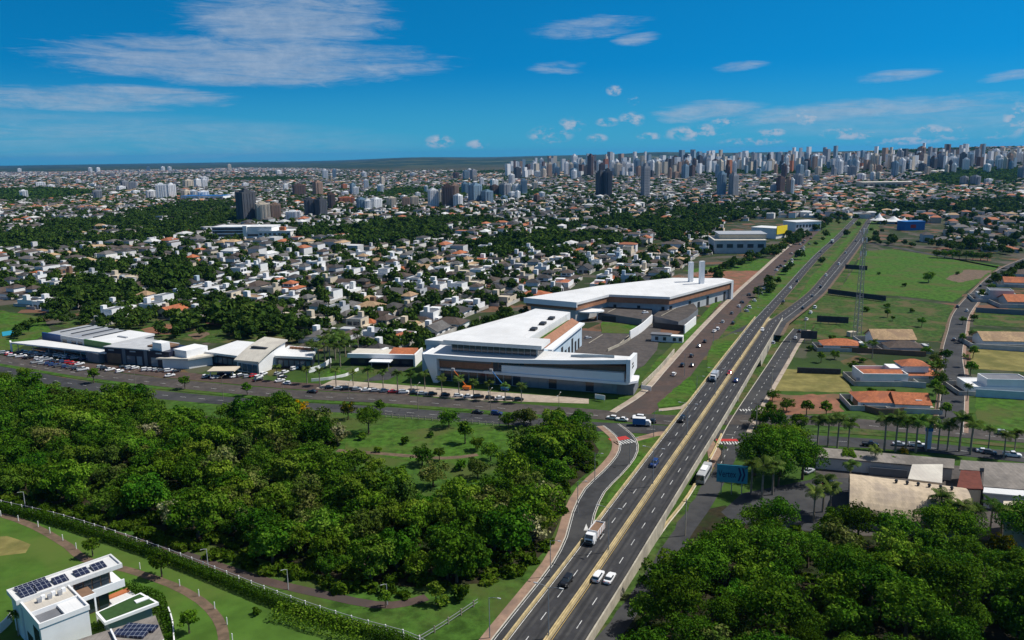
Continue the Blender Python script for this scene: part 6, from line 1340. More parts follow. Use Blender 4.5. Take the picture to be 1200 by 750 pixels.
TLIST = [  # px, base y, top y, width px, colour
 (290, 262, 221, 19, 'dark'), (309, 262, 236, 16, 'cream'), (324, 260, 237, 12, 'tan'), (344, 261, 246, 17, 'white'), (364, 256, 231, 12, 'dark'), (377, 256, 231, 12, 'dark'), (351, 232, 215, 14, 'brown'), (373, 232, 211, 10, 'tan'), (389, 247, 225, 8, 'brown'), (406, 241, 230, 20, 'orange'),
 (424, 249, 231, 10, 'blue'), (431, 249, 233, 8, 'white'), (441, 248, 231, 12, 'white'), (459, 245, 230, 10, 'cream'), (476, 244, 230, 9, 'tan'), (486, 243, 229, 9, 'cream'), (508, 245, 220, 11, 'white'), (517, 243, 222, 6, 'cream'), (525, 245, 215, 13, 'brown'), (533, 240, 214, 9, 'tan'), (537, 245, 227, 10, 'white'), (557, 240, 214, 14, 'blue'), (571, 240, 222, 12, 'blue'), (546, 212, 199, 6, 'blue'), (555, 212, 198, 7, 'grey'), (545, 230, 213, 7, 'blue'), (580, 232, 216, 10, 'brown'), (592, 232, 214, 12, 'grey'),
 (335, 225, 215, 5, 'white'), (484, 207, 202, 6, 'white'), (414, 230, 214, 6, 'blue'), (190, 236, 214, 12, 'white'), (202, 235, 214, 9, 'white'), (178, 235, 222, 11, 'white'), (147, 224, 211, 8, 'grey'), (156, 224, 212, 8, 'grey'), (221, 221, 210, 11, 'cream'), (232, 221, 209, 7, 'white'), (240, 221, 209, 6, 'white'), (219, 235, 222, 10, 'cream'), (228, 235, 222, 8, 'white'), (239, 236, 223, 12, 'white'), (115, 236, 222, 10, 'grey'), (29, 236, 222, 9, 'white'), (48, 220, 213, 11, 'white'), (60, 222, 216, 8, 'white'),
 (106, 202, 196, 6, 'white'), (115, 202, 196, 8, 'white'), (23, 202, 197, 8, 'white'), (191, 201, 195, 6, 'white'), (199, 201, 195, 5, 'white'), (269, 200, 192, 4, 'cream'), (174, 201, 195, 4, 'blue'),
 (703, 232, 199, 9, 'dark'), (712, 232, 197, 9, 'dark'), (756, 232, 191, 9, 'grey'), (845, 232, 200, 9, 'blue'), (859, 232, 202, 10, 'grey'), (692, 208, 180, 7, 'brown'), (746, 205, 185, 6, 'blue'), (650, 205, 191, 5, 'blue'), (722, 207, 186, 5, 'white'), (826, 203, 187, 6, 'tan'), (606, 231, 215, 10, 'white'), (614, 231, 209, 7, 'blue'), (791, 200, 182, 6, 'brown'), (804, 198, 180, 6, 'dark'), (872, 200, 186, 10, 'cream'),
 (914, 228, 206, 9, 'brown'), (924, 231, 207, 6, 'tan'), (927, 231, 208, 4, 'white'), (935, 220, 203, 10, 'grey'), (907, 228, 216, 8, 'blue'), (956, 215, 205, 6, 'blue'), (1000, 200, 181, 9, 'white'), (1010, 189, 176, 9, 'blue'), (1009, 214, 203, 9, 'white'), (1022, 214, 201, 6, 'white'), (1029, 214, 201, 6, 'cream'), (1079, 189, 171, 8, 'tan'), (1114, 185, 174, 9, 'dark'), (1116, 200, 183, 10, 'white'), (1134, 197, 178, 10, 'blue'), (1129, 220, 206, 9, 'grey'), (1142, 220, 205, 10, 'grey'), (1166, 190, 174, 8, 'white'), (1173, 200, 186, 8, 'white'), (1158, 217, 209, 8, 'white'), (1198, 212, 195, 10, 'grey'),
 (664, 206, 189, 5, 'white'), (669, 207, 190, 5, 'cream'), (676, 205, 191, 6, 'tan'), (684, 205, 190, 5, 'blue'), (729, 207, 189, 6, 'grey'), (735, 206, 190, 6, 'white'), (640, 206, 196, 6, 'tan'), (630, 209, 200, 7, 'white'), (763, 206, 190, 6, 'blue'), (771, 205, 189, 7, 'cream'), (780, 203, 187, 6, 'white'), (813, 202, 186, 7, 'white'), (838, 201, 186, 7, 'brown'), (847, 200, 184, 6, 'blue'), (856, 201, 187, 8, 'white')]
def tower(px, yb, yt, w, c, lab, v):
    x, y = GT(px, yb); z = float(hill(x, y)); dep = PX(x, y, z)[2]
    H = max(14, min(110, zat(x, y, yt) - z)); wm = w * dep / FPX; sx = max(.45, min(1.7, wm / 19)); sy = max(.6, min(1.3, sx))
    o = copy_tree(TP[(c, v)], (x, y, z), rh.choice((R_(22), R_(35), R_(48))) + rh.uniform(-.2, .2), (sx, sy, H / 66)); tag(o, lab, 'tower', 'apartment towers of the skyline')
rw = random.Random(51); extra = []
for k in range(150):
    px = 600 + 610 * rw.random() ** .72; f = (px - 600) / 600; yb = 207 - 10 * f + rw.uniform(-7, 9); h = rw.uniform(10, 22) * (1.0 if yb > 197 else .8); extra.append((px, yb, yb - h, rw.uniform(3.5, 8.5), rw.choices(TW, (7, 3, 2, 3, 1.2, 1.2, .3, 2.2))[0]))
for k in range(34):
    px = rw.uniform(380, 640); yb = rw.uniform(206, 240); extra.append((px, yb, yb - rw.uniform(6, 14), rw.uniform(4, 8), rw.choices(TW, (7, 2, 1, 2, .5, 1, .5, 2.5))[0]))
for k in range(16):
    px = rw.uniform(0, 330); yb = rw.uniform(202, 236); extra.append((px, yb, yb - rw.uniform(3, 8), rw.uniform(4, 9), rw.choices(TW, (8, 2, 0, 1, 0, 0, 0, 0))[0]))
BT = Boxes()
for k in range(420):       # the finer towers behind, too small to tell apart
    px = 590 + 625 * rw.random() ** .8; f = (px - 600) / 600; yb = 204 - 12 * f + rw.uniform(-9, 7); x, y = GT(px, yb); z = float(hill(x, y)); dep = math.hypot(x, y); q = rw.uniform(2.2, 5.5) / 2 * dep / FPX; h = rw.uniform(5, 17) * dep / FPX; c = np.array(TWC[rw.choices(TW, (9, 3, 1, 2, .5, .6, .2, 1.5))[0]]) * rw.uniform(.85, 1.1)
    BT.house(x, y, z, rw.uniform(.3, .9), q, q * .8, min(h, 90), 0, c * .9, c, True)
BT.build('distant_towers')
ZN = lambda px: 'over the long wood at the left' if px < 260 else 'beside the white hospital like block' if px < 400 else 'in the middle cluster' if px < 620 else 'left of the twin dark towers' if px < 700 else 'right of the twin dark towers' if px < 830 else 'above the yellow store' if px < 960 else 'above the highway end' if px < 1060 else 'on the far right hill'
TC = dict(white='white', cream='cream', tan='tan', grey='grey', dark='dark', brown='brown', orange='orange', blue='blue grey'); AL = {}
for t in TLIST + extra: AL.setdefault((t[4], ZN(t[0])), []).append(t)
for (c, zn), L in AL.items():
    L.sort()
    for i, t in enumerate(L): tower(*t, '%s apartment tower %s%s' % (TC[c], zn, ordinal(i, len(L))), i % 2)
for o in PROT + list(TP.values()): del_tree(o)
# ------------------------------------------------------------------ vehicles
def ringed(mb, rings, m=0):
    """loft of chamfered rectangles: (z, x0, x1, halfwidth, chamfer)"""
    i = len(mb.v)
    for z, x0, x1, w, c in rings: mb.v += [(x0 + c, -w, z), (x1 - c, -w, z), (x1, -w + c, z), (x1, w - c, z), (x1 - c, w, z), (x0 + c, w, z), (x0, w - c, z), (x0, -w + c, z)]
    for k in range(len(rings) - 1):
        for j in range(8): q = (j + 1) % 8; a = i + k * 8; mb.f.append((a + j, a + q, a + 8 + q, a + 8 + j)); mb.m.append(m)
    mb.f.append(tuple(i + j for j in reversed(range(8)))); mb.m.append(m); e = i + (len(rings) - 1) * 8; mb.f.append(tuple(e + j for j in range(8))); mb.m.append(m)
def wheel(root, x, y, r=.33, w=.22):
    b = MB(); b.tube([(x, y - w / 2, r), (x, y + w / 2, r)], r, 12); o = b.build('wheel', M['tyre'], root)
    b = MB(); s = 1 if y > 0 else -1; b.tube([(x, y + s * w * .5, r), (x, y + s * (w * .5 + .02), r)], r * .6, 8); b.build('rim', M['rubber_rim'], o)
def car_proto(kind):
    L, W, H = dict(hatchback=(3.9, 1.72, 1.5), sedan=(4.5, 1.76, 1.46), suv=(4.4, 1.82, 1.68), pickup=(5.2, 1.86, 1.78))[kind]; r = empty('parked_car', (0, 0, 0)); l = L / 2; w = W / 2; b = MB()
    zs = .92 if kind in ('hatchback', 'sedan') else 1.06
    ringed(b, [(.24, -l + .12, l - .12, w - .08, .25), (.5, -l, l, w, .28), (zs - .16, -l + .04, l - .03, w - .01, .3), (zs, -l + .18, l - .30, w - .08, .3)])
    if kind == 'pickup': b.box(-l + .1, -.55, -w + .02, -w + .14, zs, zs + .14); b.box(-l + .1, -.55, w - .14, w - .02, zs, zs + .14); b.box(-l + .1, -l + .22, -w + .14, w - .14, zs, zs + .14)
    b.build('body', M['car_white'], r)
    c0, c1, t0, t1 = dict(hatchback=(-l + .12, .95, -l + .45, .25), sedan=(-l + .62, .95, -l + 1.25, .25), suv=(-l + .08, 1.0, -l + .3, .4), pickup=(-.55, 1.35, -.40, .75))[kind]
    b = MB(); ringed(b, [(zs - .02, c0, c1, w - .10, .18), (H - .09, t0, t1, w - .24, .14)]); b.build('cabin_glass', M['glass'], r)
    b = MB(); ringed(b, [(H - .10, t0 - .04, t1 + .05, w - .21, .14), (H, t0 + .08, t1 - .08, w - .29, .14)]); b.build('roof', M['car_white'], r)
    if kind == 'pickup': b = MB(); b.box(-l + .24, -.6, -w + .16, w - .16, zs - .0, zs + .02); b.build('load_bed', M['dark_metal'], r)
    for x in (-l + .78, l - .82):
        for s in (-1, 1): wheel(r, x, s * (w - .10))
    for s in (-1, 1):
        b = MB(); b.box(l - .16, l - .02, s * (w - .36) - .17, s * (w - .36) + .17, .62, .76); b.build('headlight', M['lamp_lens'], r)
        b = MB(); b.box(-l + .0, -l + .12, s * (w - .34) - .15, s * (w - .34) + .15, .66, .82); b.build('tail_light', M['car_red'], r)
    return r
CARP = {k: car_proto(k) for k in ('hatchback', 'sedan', 'suv', 'pickup')}
def car_body(kind):     # far away: one small mesh, shape only
    L, W, H = dict(hatchback=(3.9, 1.72, 1.5), sedan=(4.5, 1.76, 1.46), suv=(4.4, 1.82, 1.68), pickup=(5.2, 1.86, 1.78))[kind]; l = L / 2; w = W / 2; b = MB()
    ringed(b, [(.2, -l, l, w, .3), (.9, -l + .1, l - .2, w - .06, .3)], 0); ringed(b, [(.88, -l + .35, .9, w - .1, .15), (H - .06, -l + .7, .3, w - .24, .12)], 1); ringed(b, [(H - .07, -l + .68, .33, w - .22, .12), (H, -l + .75, .25, w - .28, .12)], 0)
    return b.build('parked_car', [M['car_white'], M['glass']])
CARF = {k: car_body(k) for k in ('hatchback', 'sedan', 'suv', 'pickup')}
rc_ = random.Random(77)
def car_at(x, y, z, rot, kind, col, label, group=None, pitch=0.):
    P_ = CARF if y > 430 else CARP
    o = copy_tree(P_[kind], (x, y, z), rot, None, {'car_white': M['car_' + col]}); o.rotation_euler = (0, -pitch, rot); tag(o, label, 'car', group); return o
def near_dir(line, x, y):
    j = min(range(1, len(line) - 1), key=lambda k: (line[k].x - x) ** 2 + (line[k].y - y) ** 2); a, b = line[j - 1], line[j + 1]; return math.atan2(b.y - a.y, b.x - a.x), (b.z - a.z) / max((b - a).xy.length, .1), line[j].z
def cars(lst, where, group, line=None, turn=0., z=0.07, jit=.04):
    """lst: (px, py, kind initial, colour); ordinals run from left to right in the photo"""
    K = dict(h='hatchback', s='sedan', u='suv', p='pickup'); byk = {}
    for c in lst: byk.setdefault((c[2], c[3]), []).append(c)
    for (k, col), L in byk.items():
        L.sort()
        for i, (px, py, _, _) in enumerate(L):
            x, y = G(px, py, z + .5); rot = (near_dir(line, x, y)[0] if line else 0) + turn + rc_.gauss(0, jit)
            car_at(x, y, z, rot, K[k], col, '%s %s %s%s' % (col, K[k], where, ordinal(i, len(L))), group)
CC = ['white', 'silver', 'black', 'grey', 'white', 'black', 'silver', 'red', 'grey', 'white', 'blue', 'white']
KK = 'hsuhshup'
row = [(386, 456.5), (397, 457.5), (407, 458), (418, 458.5), (429, 459.5), (440, 460), (451, 460.5), (461, 461.5), (473, 462), (485, 463), (495, 463.5), (507, 464), (522, 465), (537, 466), (549, 467), (561, 467.5), (574, 468.5), (586, 469), (597, 469.5), (608, 470.5)]
cols = ['black', 'silver', 'black', 'silver', 'white', 'silver', 'silver', 'red', 'white', 'black', 'silver', 'black', 'black', 'white', 'white', 'black', 'black', 'white', 'grey', 'black']
cars([(x, y - 2.5, 'hsuhshhsuhshh'[i % 13], cols[i]) for i, (x, y) in enumerate(row)], 'parked at the kerb before the shopping centre', 'cars parked along the avenue kerb', AVN, .35)
L = []
for r, (x0, y0, x1, y1, n) in enumerate(((28, 417, 100, 407, 0), (24, 412, 92, 420, 12), (22, 417, 96, 427, 12), (40, 424, 100, 433, 9), (55, 412, 110, 422, 8), (2, 413, 16, 417, 3))):
    for i in range(n): t = (i + .5) / n; L.append((x0 + (x1 - x0) * t + rc_.uniform(-1, 1), y0 + (y1 - y0) * t + rc_.uniform(-.4, .4), rc_.choice(KK), rc_.choice(CC)))
cars(L, 'parked before the blue and green car dealer', 'cars on the car dealer forecourt', None, R_(-30) + 1.2, .08, .15)
L = [(x, y, k, c) for x, y, k, c in ((118, 430, 'h', 'silver'), (123, 432, 'u', 'black'), (129, 433, 's', 'white'), (140, 435, 'h', 'white'), (144, 430, 's', 'black'), (152, 431, 'u', 'silver'), (158, 431, 'h', 'white'), (171, 433, 'u', 'white'), (177, 433, 'h', 'white'), (183, 433.5, 'h', 'silver'), (189, 434, 's', 'grey'), (198, 434.5, 'u', 'white'), (199, 440, 's', 'white'), (206, 435, 's', 'black'))]
cars(L, 'parked before the dark navy showroom', 'cars before the navy showroom', None, R_(-30) + 1.2, .08, .15)
L = [(241, 441, 'h', 'white'), (252, 442, 's', 'silver'), (259, 438, 'u', 'black'), (266, 438, 'h', 'blue'), (275, 441, 's', 'white'), (282, 440, 'u', 'grey'), (290, 441, 'h', 'silver'), (296, 440, 's', 'red'), (303, 442, 'u', 'white'), (302, 445, 's', 'black'), (309, 438, 'h', 'white'), (328, 446, 's', 'white'), (331, 442, 'u', 'black'), (334, 436, 'h', 'white'), (345, 432, 'u', 'white'), (325, 438, 'h', 'silver')]
cars(L, 'parked before the curved roof dealer', 'cars before the curved roof dealer', None, .9, .08, .2)
cars([(366, 459, 's', 'black'), (336, 449, 'h', 'white')], 'driving on the near lane below the palm lawn', 'moving cars on the avenue', AVN, math.pi)
cars([(560, 483, 's', 'black'), (582, 484.5, 'u', 'blue')], 'driving on the avenue below the shopping centre', 'moving cars on the avenue', AVS)
cars([(717, 489.5, 'h', 'white'), (729, 491.5, 's', 'white'), (748, 489, 'u', 'white'), (763, 494, 'h', 'black')], 'waiting on the avenue beside the overpass', 'cars waiting beside the overpass', AVN, math.pi)
cars([(1020, 521, 'p', 'black'), (1054, 520.5, 's', 'silver'), (1075, 521.5, 'p', 'white'), (1153, 528.5, 's', 'white'), (1186, 533, 'p', 'white'), (1160, 530, 'h', 'grey')], 'on the avenue behind the tall palms', 'cars on the avenue behind the palms', AVS)
cars([(1176, 507.5, 'u', 'silver')], 'on the far lane of the avenue, right of the local street', None, AVN)
cars([(1122, 359.5, 'u', 'black'), (1133, 364, 'h', 'silver'), (1149, 335, 's', 'black'), (1118, 398, 'h', 'grey')], 'parked along the local street by the green field', 'cars in the local street', LST, 0)
cars([(789.6, 438.5, 'h', 'white'), (799.8, 428, 'u', 'black'), (811, 428, 's', 'black'), (810.4, 417, 'h', 'black'), (819, 405.5, 's', 'grey'), (826, 400, 'h', 'black'), (837, 388, 's', 'white'), (841, 385.5, 'u', 'white'), (847, 377, 'h', 'silver'), (859, 378.5, 's', 'black'), (857.6, 367, 'h', 'grey')], 'on the reddish frontage road', 'cars on the frontage road', FRT, 0)
cars([(866, 359, 'h', 'white'), (878, 360, 'u', 'white'), (875, 364, 's', 'silver'), (884, 352, 'h', 'white'), (891.6, 343.5, 's', 'silver'), (896, 338, 'u', 'white'), (869.6, 354, 's', 'black'), (877.5, 345.5, 'u', 'black')], 'parked at the white hall end of the frontage road', 'cars at the end of the frontage road', FRT, .5)
L = []
for i in range(22): t = i / 22; L.append((912 + 38 * t + rc_.choice((-4, 2, 5)), 318 - 40 * t + rc_.uniform(-1, 1), rc_.choice('hsu'), rc_.choice(['white', 'silver', 'black', 'grey', 'white'])))
cars(L, 'parked along the road below the yellow store', 'cars below the yellow store', FRT, .6)
cars([(664, 397.5, 's', 'white'), (689, 396, 'h', 'silver'), (722, 425, 'u', 'black'), (716, 428, 'h', 'grey')], 'in the lower car park of the shopping centre', 'cars in the lower car park', None, .4)
cars([(756, 366, 'h', 'white'), (775, 358, 's', 'grey')], 'on the upper parking terrace', 'cars on the upper terrace', None, .4, 4.05)
cars([(945, 374, 'h', 'white'), (950, 366, 's', 'white'), (955, 360, 'u', 'white'), (937, 388, 'h', 'black'), (932, 396, 's', 'silver')], 'parked at the verge by the rough lots', 'cars parked on the highway verge', VRG)
cars([(948, 552, 's', 'silver'), (962, 563, 'h', 'white'), (970, 566, 's', 'black')], 'in the yard left of the vaulted warehouse', 'cars in the warehouse yard', None, .7)
def hcar(px, py, line, off, kind, col, lab, back=False):
    x, y = Gz(px, py).xy; h, g, z = near_dir(line, x, y); return car_at(x, y, z + .02, h + (math.pi if back else 0), kind, col, lab, 'moving cars on the highway', math.atan(g) * (-1 if back else 1))
hcar(664, 684, LCW, 0, 'suv', 'black', 'black car on the highway lane nearest the slip road', True)
hcar(701, 678, RCW, 0, 'suv', 'white', 'white suv beside a white sedan on the highway, left one')
hcar(714.5, 680, RCW, 0, 'sedan', 'white', 'white sedan beside a white suv on the highway, right one')
hcar(767, 545, LCW, 0, 'suv', 'blue', 'dark blue suv on the overpass, nearer to the camera', True)
hcar(799, 494, LCW, 0, 'suv', 'black', 'black suv on the overpass above the avenue', True)
hcar(855, 438, LCW, 0, 'hatchback', 'red', 'red hatchback on the highway beside the white truck', True)
hcar(862.5, 446, RCW, 0, 'sedan', 'blue', 'dark blue sedan on the highway right of the red hatchback')
hcar(893, 388, LCW, 0, 'suv', 'white', 'white suv on the highway near the green triangle', True)
hcar(906, 403, RCW, 0, 'hatchback', 'silver', 'silver hatchback on the highway by the dark hoarding')
for px, py, ln, k, c, lab, bk in ((918, 355, LCW, 'sedan', 'black', 'black sedan where the lanes begin to part', True), (926, 338, LCW, 'hatchback', 'white', 'white hatchback on the left lanes past the fork', True), (934, 330, LCW, 'suv', 'black', 'black suv on the left lanes past the fork', True), (941, 362, RCW, 'sedan', 'black', 'black sedan on the right lanes by the verge', False), (952, 348, RCW, 'sedan', 'grey', 'grey sedan on the right lanes past the fork', False), (962, 337, RCW, 'suv', 'black', 'black suv on the right lanes past the fork', False), (968, 323, RCW, 'hatchback', 'white', 'white hatchback on the right lanes by the green field', False), (983, 310, RCW, 'suv', 'white', 'white suv on the right lanes by the green field', False), (991, 297, RCW, 'suv', 'silver', 'silver suv on the right lanes above the green field', False), (1003, 283, RCW, 'sedan', 'grey', 'grey sedan on the right lanes far away', False), (962, 296, LCW, 'hatchback', 'grey', 'grey hatchback on the left lanes far away', True), (1000, 262, LCW, 'suv', 'white', 'white suv on the left lanes by the highway end', True), (1008, 272, RCW, 'suv', 'white', 'white suv on the right lanes by the highway end', False)): hcar(px, py, ln, 0, k, c, lab, bk)
# trucks, bus, van
def truck(px, py, line, back, lab, load, cabm, bedm, s=1.0):
    x, y = Gz(px, py).xy; h, g, z = near_dir(line, x, y); r = empty('truck', (x, y, z + .02), h + (math.pi if back else 0), lab, 'truck'); r.scale = (s, s, s); r.rotation_euler = (0, math.atan(g) * (1 if back else -1), h + (math.pi if back else 0))
    b = MB(); b.box(-4.0, 3.9, -.5, .5, .7, 1.0); b.build('chassis', M['dark_metal'], r)
    b = MB(); ringed(b, [(.6, 2.0, 4.2, 1.22, .2), (1.7, 2.0, 4.25, 1.22, .2), (2.0, 2.0, 4.1, 1.2, .2), (2.75, 2.1, 3.5, 1.12, .2)]); cb = b.build('cab', M[cabm], r)
    b = MB(); b.poly([(4.13, -1.0, 2.0), (4.13, 1.0, 2.0), (3.56, .9, 2.68), (3.56, -.9, 2.68)]); b.build('windscreen', M['glass'], cb)
    b = MB(); b.box(4.2, 4.38, -1.2, 1.2, .5, 1.0); b.box(4.24, 4.3, -.8, .8, 1.1, 1.65); b.build('bumper', M['dark_metal'], r)
    for q in (-1, 1): b = MB(); b.box(4.2, 4.34, q * .95 - .15, q * .95 + .15, 1.05, 1.3); b.build('headlight', M['lamp_lens'], r)
    if load == 'dump':
        b = MB(); b.box(-4.2, 1.7, -1.25, 1.25, 1.05, 1.2); b.box(-4.2, 1.7, -1.25, -1.15, 1.2, 2.7); b.box(-4.2, 1.7, 1.15, 1.25, 1.2, 2.7); b.box(-4.2, -4.1, -1.15, 1.15, 1.2, 2.6); b.box(1.6, 1.7, -1.15, 1.15, 1.2, 3.0); b.build('dump_bed', M[bedm], r)
        for q in range(5): b = MB(); b.box(-3.8 + q * 1.25, -3.68 + q * 1.25, -1.33, -1.25, 1.1, 2.7); b.box(-3.8 + q * 1.25, -3.68 + q * 1.25, 1.25, 1.33, 1.1, 2.7); b.build('bed_rib', M['car_orange'], r)
        b = MB(); b.prism([(-4.09, -1.14), (1.59, -1.14), (1.59, 1.14), (-4.09, 1.14)], 1.2, [2.3, 2.5, 2.45, 2.2]); b.build('load', M['brown_wall'], r)
    else: b = MB(); b.box(-4.2, 1.8, -1.25, 1.25, 1.1, 3.3); b.build('cargo_box', M[bedm], r)
    for xx in (2.9, -1.9, -3.2):
        for q in (-1, 1): wheel(r, xx, q * 1.02, .5, .4)
truck(697, 630, LCW, True, 'white dump truck with dirt load and orange sides merging by the slip road', 'dump', 'car_white', 'car_white')
truck(837, 444, LCW, True, 'white truck ahead of the red hatchback', 'box', 'car_white', 'car_silver', .95)
truck(975, 285, LCW, True, 'silver box truck far up the left lanes', 'box', 'car_silver', 'car_silver', 1.1)
bx, by = G(825, 560); bh = near_dir(RST, bx, by)[0]; bs = empty('city_bus', (bx, by, .06), bh, 'silver grey city bus on the street under the overpass edge', 'bus')
b = MB(); ringed(b, [(.35, -5.6, 5.6, 1.25, .15), (1.2, -5.7, 5.7, 1.27, .2), (2.9, -5.65, 5.6, 1.25, .2), (3.05, -5.5, 5.4, 1.1, .2)]); b.build('body', M['galvanised'], bs)
for q in (-1, 1):
    for k in range(7): b = MB(); b.box(-5.1 + k * 1.45, -3.85 + k * 1.45, q * 1.27 - .02, q * 1.27 + .02, 1.5, 2.5); b.build('window', M['glass'], bs)
b = MB(); b.box(-5.74, -5.66, -1.05, 1.05, 1.4, 2.7); b.build('rear_window', M['glass'], bs); b = MB(); b.box(5.62, 5.74, -1.1, 1.1, 1.2, 2.7); b.build('windscreen', M['glass'], bs)
b = MB(); b.box(-2, 2, -.8, .8, 3.05, 3.3); b.build('roof_unit', M['white_panel'], bs)
for xx in (-3.6, 3.6):
    for q in (-1, 1): wheel(bs, xx, q * 1.1, .48, .3)
vx, vy = G(752, 499); vn = empty('box_van', (vx, vy, .07), near_dir(AVS, vx, vy)[0], 'blue and white box van waiting beside the overpass', 'van')
b = MB(); b.box(-3.2, 1.3, -1.1, 1.1, .7, 2.9); b.build('cargo_box', M['blue_wall'], vn); b = MB(); b.box(-3.25, 1.35, -1.15, 1.15, 2.9, 3.0); b.build('roof', M['white_roof'], vn)
b = MB(); ringed(b, [(.5, 1.4, 3.2, 1.0, .15), (1.4, 1.4, 3.2, 1.0, .15), (2.2, 1.4, 2.6, .9, .15)]); b.build('cab', M['car_white'], vn)
for xx in (-2.2, 2.3):
    for q in (-1, 1): wheel(vn, xx, q * .92, .42, .3)
for o in list(CARP.values()) + list(CARF.values()): del_tree(o)
# ------------------------------------------------------------------ street lamps, poles
def lamp(x, y, z, rot, h, double, lab, grp, m='pole_grey'):
    r = empty('street_lamp', (x, y, z), rot, lab, 'street lamp', grp); b = MB(); b.tube([(0, 0, -.1), (0, 0, h)], [.13, .07], 6); b.build('pole', M[m], r)
    for s in ((-1, 1) if double else (1,)):
        b = MB(); k = h / 10; b.tube([(0, 0, h - .1), (0, s * 1.0 * k, h + .25 * k), (0, s * 2.2 * k, h + .35 * k)], .05, 5); a = b.build('arm', M[m], r)
        b = MB(); y0, y1 = sorted((s * 2.05 * k, s * 2.85 * k)); b.box(-.16 * k, .16 * k, y0, y1, h + .28 * k, h + .42 * k); b.build('lamp_head', M['galvanised'], r)
for i, (px, py) in enumerate(((643, 748), (713, 647), (765, 570), (805, 513), (838, 466), (868, 421), (893, 385))):
    p = Gz(px, py); h, g, z = near_dir(MED, p.x, p.y); lamp(p.x, p.y, z, h, 11, True, 'double armed lamp on the overpass median, %s from the camera' % ORD[i], 'lamps on the highway median')
for i, (px, py) in enumerate(((574, 748), (645, 676), (677, 601), (697, 565), (738, 545), (766, 512))):
    x, y = G(px, py); h = near_dir(SLP, x, y)[0]; lamp(x, y, 0, h - math.pi, 9, False, 'single lamp beside the slip road, %s from the camera' % ORD[i], 'lamps along the slip road')
for i, (px, py) in enumerate(((48, 450), (160, 462), (262, 470), (333, 474), (410, 478), (490, 481), (575, 488), (655, 494))):
    x, y = G(px, py); h = near_dir(MEDL, x, y)[0]; lamp(x, y, 0, h, 10, True, 'lamp on the grassy avenue median, %s from the left' % ORD[i], 'lamps on the avenue median', 'palm_bark')
for i, (px, py) in enumerate(((30, 596), (244, 666), (338, 691), (454, 709))):
    x, y = G(px, py); lamp(x, y, 0, 2.2, 5, False, 'low lamp beside the hedge path, %s from the left' % ORD[i], 'lamps along the hedge path', 'galvanised')
for i, (px, py) in enumerate(((802, 441), (836, 402), (868, 366), (889, 350), (907, 330), (873, 410), (816, 470))):
    x, y = G(px, py); h = near_dir(FRT, x, y)[0]; lamp(x, y, 0, h - math.pi, 10, False, 'lamp beside the frontage road, %s' % ('%s from the camera' % ORD[i] if i < 5 else 'on the grass triangle' if i == 6 else 'in the green wedge by the highway'), 'lamps along the frontage road')
UP_ = []
for i, (px, py) in enumerate(((886, 503), (904, 456), (925, 420), (943, 392), (847, 555), (803, 628))):
    x, y = G(px, py); h = near_dir(RST, x, y)[0]; r = empty('utility_pole', (x, y, 0), h, 'concrete utility pole with crossarm beside the bus street, %s' % ['just past the striped crossing', 'beside the dry lot', 'beside the mesh fence', 'farthest up the street', 'beside the red crossing band', 'nearest the camera'][i], 'utility pole', 'utility poles along the bus street')
    b = MB(); b.tube([(0, 0, -.1), (0, 0, 10)], [.18, .11], 6); b.build('pole', M['concrete'], r); b = MB(); b.box(-.06, .06, -1.1, 1.1, 9.2, 9.35); b.build('crossarm', M['bark'], r)
# lattice mast
mx_, my_ = G(1004, 396); mh = zat(mx_, my_, 268); ms = empty('lattice_mast', (mx_, my_, 0), .3, 'tall lattice telecom mast with white antennas beside the highway lots', 'mast')
def mw(z): return 1.5 - 1.0 * z / mh
for a, c in ((1, 1), (1, -1), (-1, -1), (-1, 1)): b = MB(); b.tube([(a * mw(0), c * mw(0), -.2), (a * mw(mh), c * mw(mh), mh)], .13, 5); b.build('leg', M['pole_grey'], ms)
b = MB(); n = 18
for k in range(n):
    z0, z1 = mh * k / n, mh * (k + 1) / n
    for (a, c), (d, e) in (((1, 1), (1, -1)), ((1, -1), (-1, -1)), ((-1, -1), (-1, 1)), ((-1, 1), (1, 1))):
        b.tube([(a * mw(z0), c * mw(z0), z0), (d * mw(z1), e * mw(z1), z1)], .06, 4, cap=False); b.tube([(d * mw(z0), e * mw(z0), z0), (a * mw(z1), c * mw(z1), z1)], .06, 4, cap=False); b.tube([(a * mw(z1), c * mw(z1), z1), (d * mw(z1), e * mw(z1), z1)], .05, 4, cap=False)
b.build('bracing', M['pole_grey'], ms)
for k, f in enumerate((.98, .90, .78)):
    z = mh * f
    for q in range(5): a = q * 1.257 + k; b = MB(); b.box(-.16, .16, -.1, .1, -1.2, 1.2); o = b.build('antenna', M['white_panel' if (q + k) % 2 else 'pole_grey'], ms, (1.5 * math.cos(a), 1.5 * math.sin(a), z), a)
b = MB(); b.tube([(0, 0, mh - .2), (0, 0, mh + 6)], .06, 5); b.build('lightning_rod', M['pole_grey'], ms)
b = MB(); b.box(-2, 2, 2.5, 5.5, 0, 2.6); b.build('equipment_cabin', M['beige_wall'], ms)
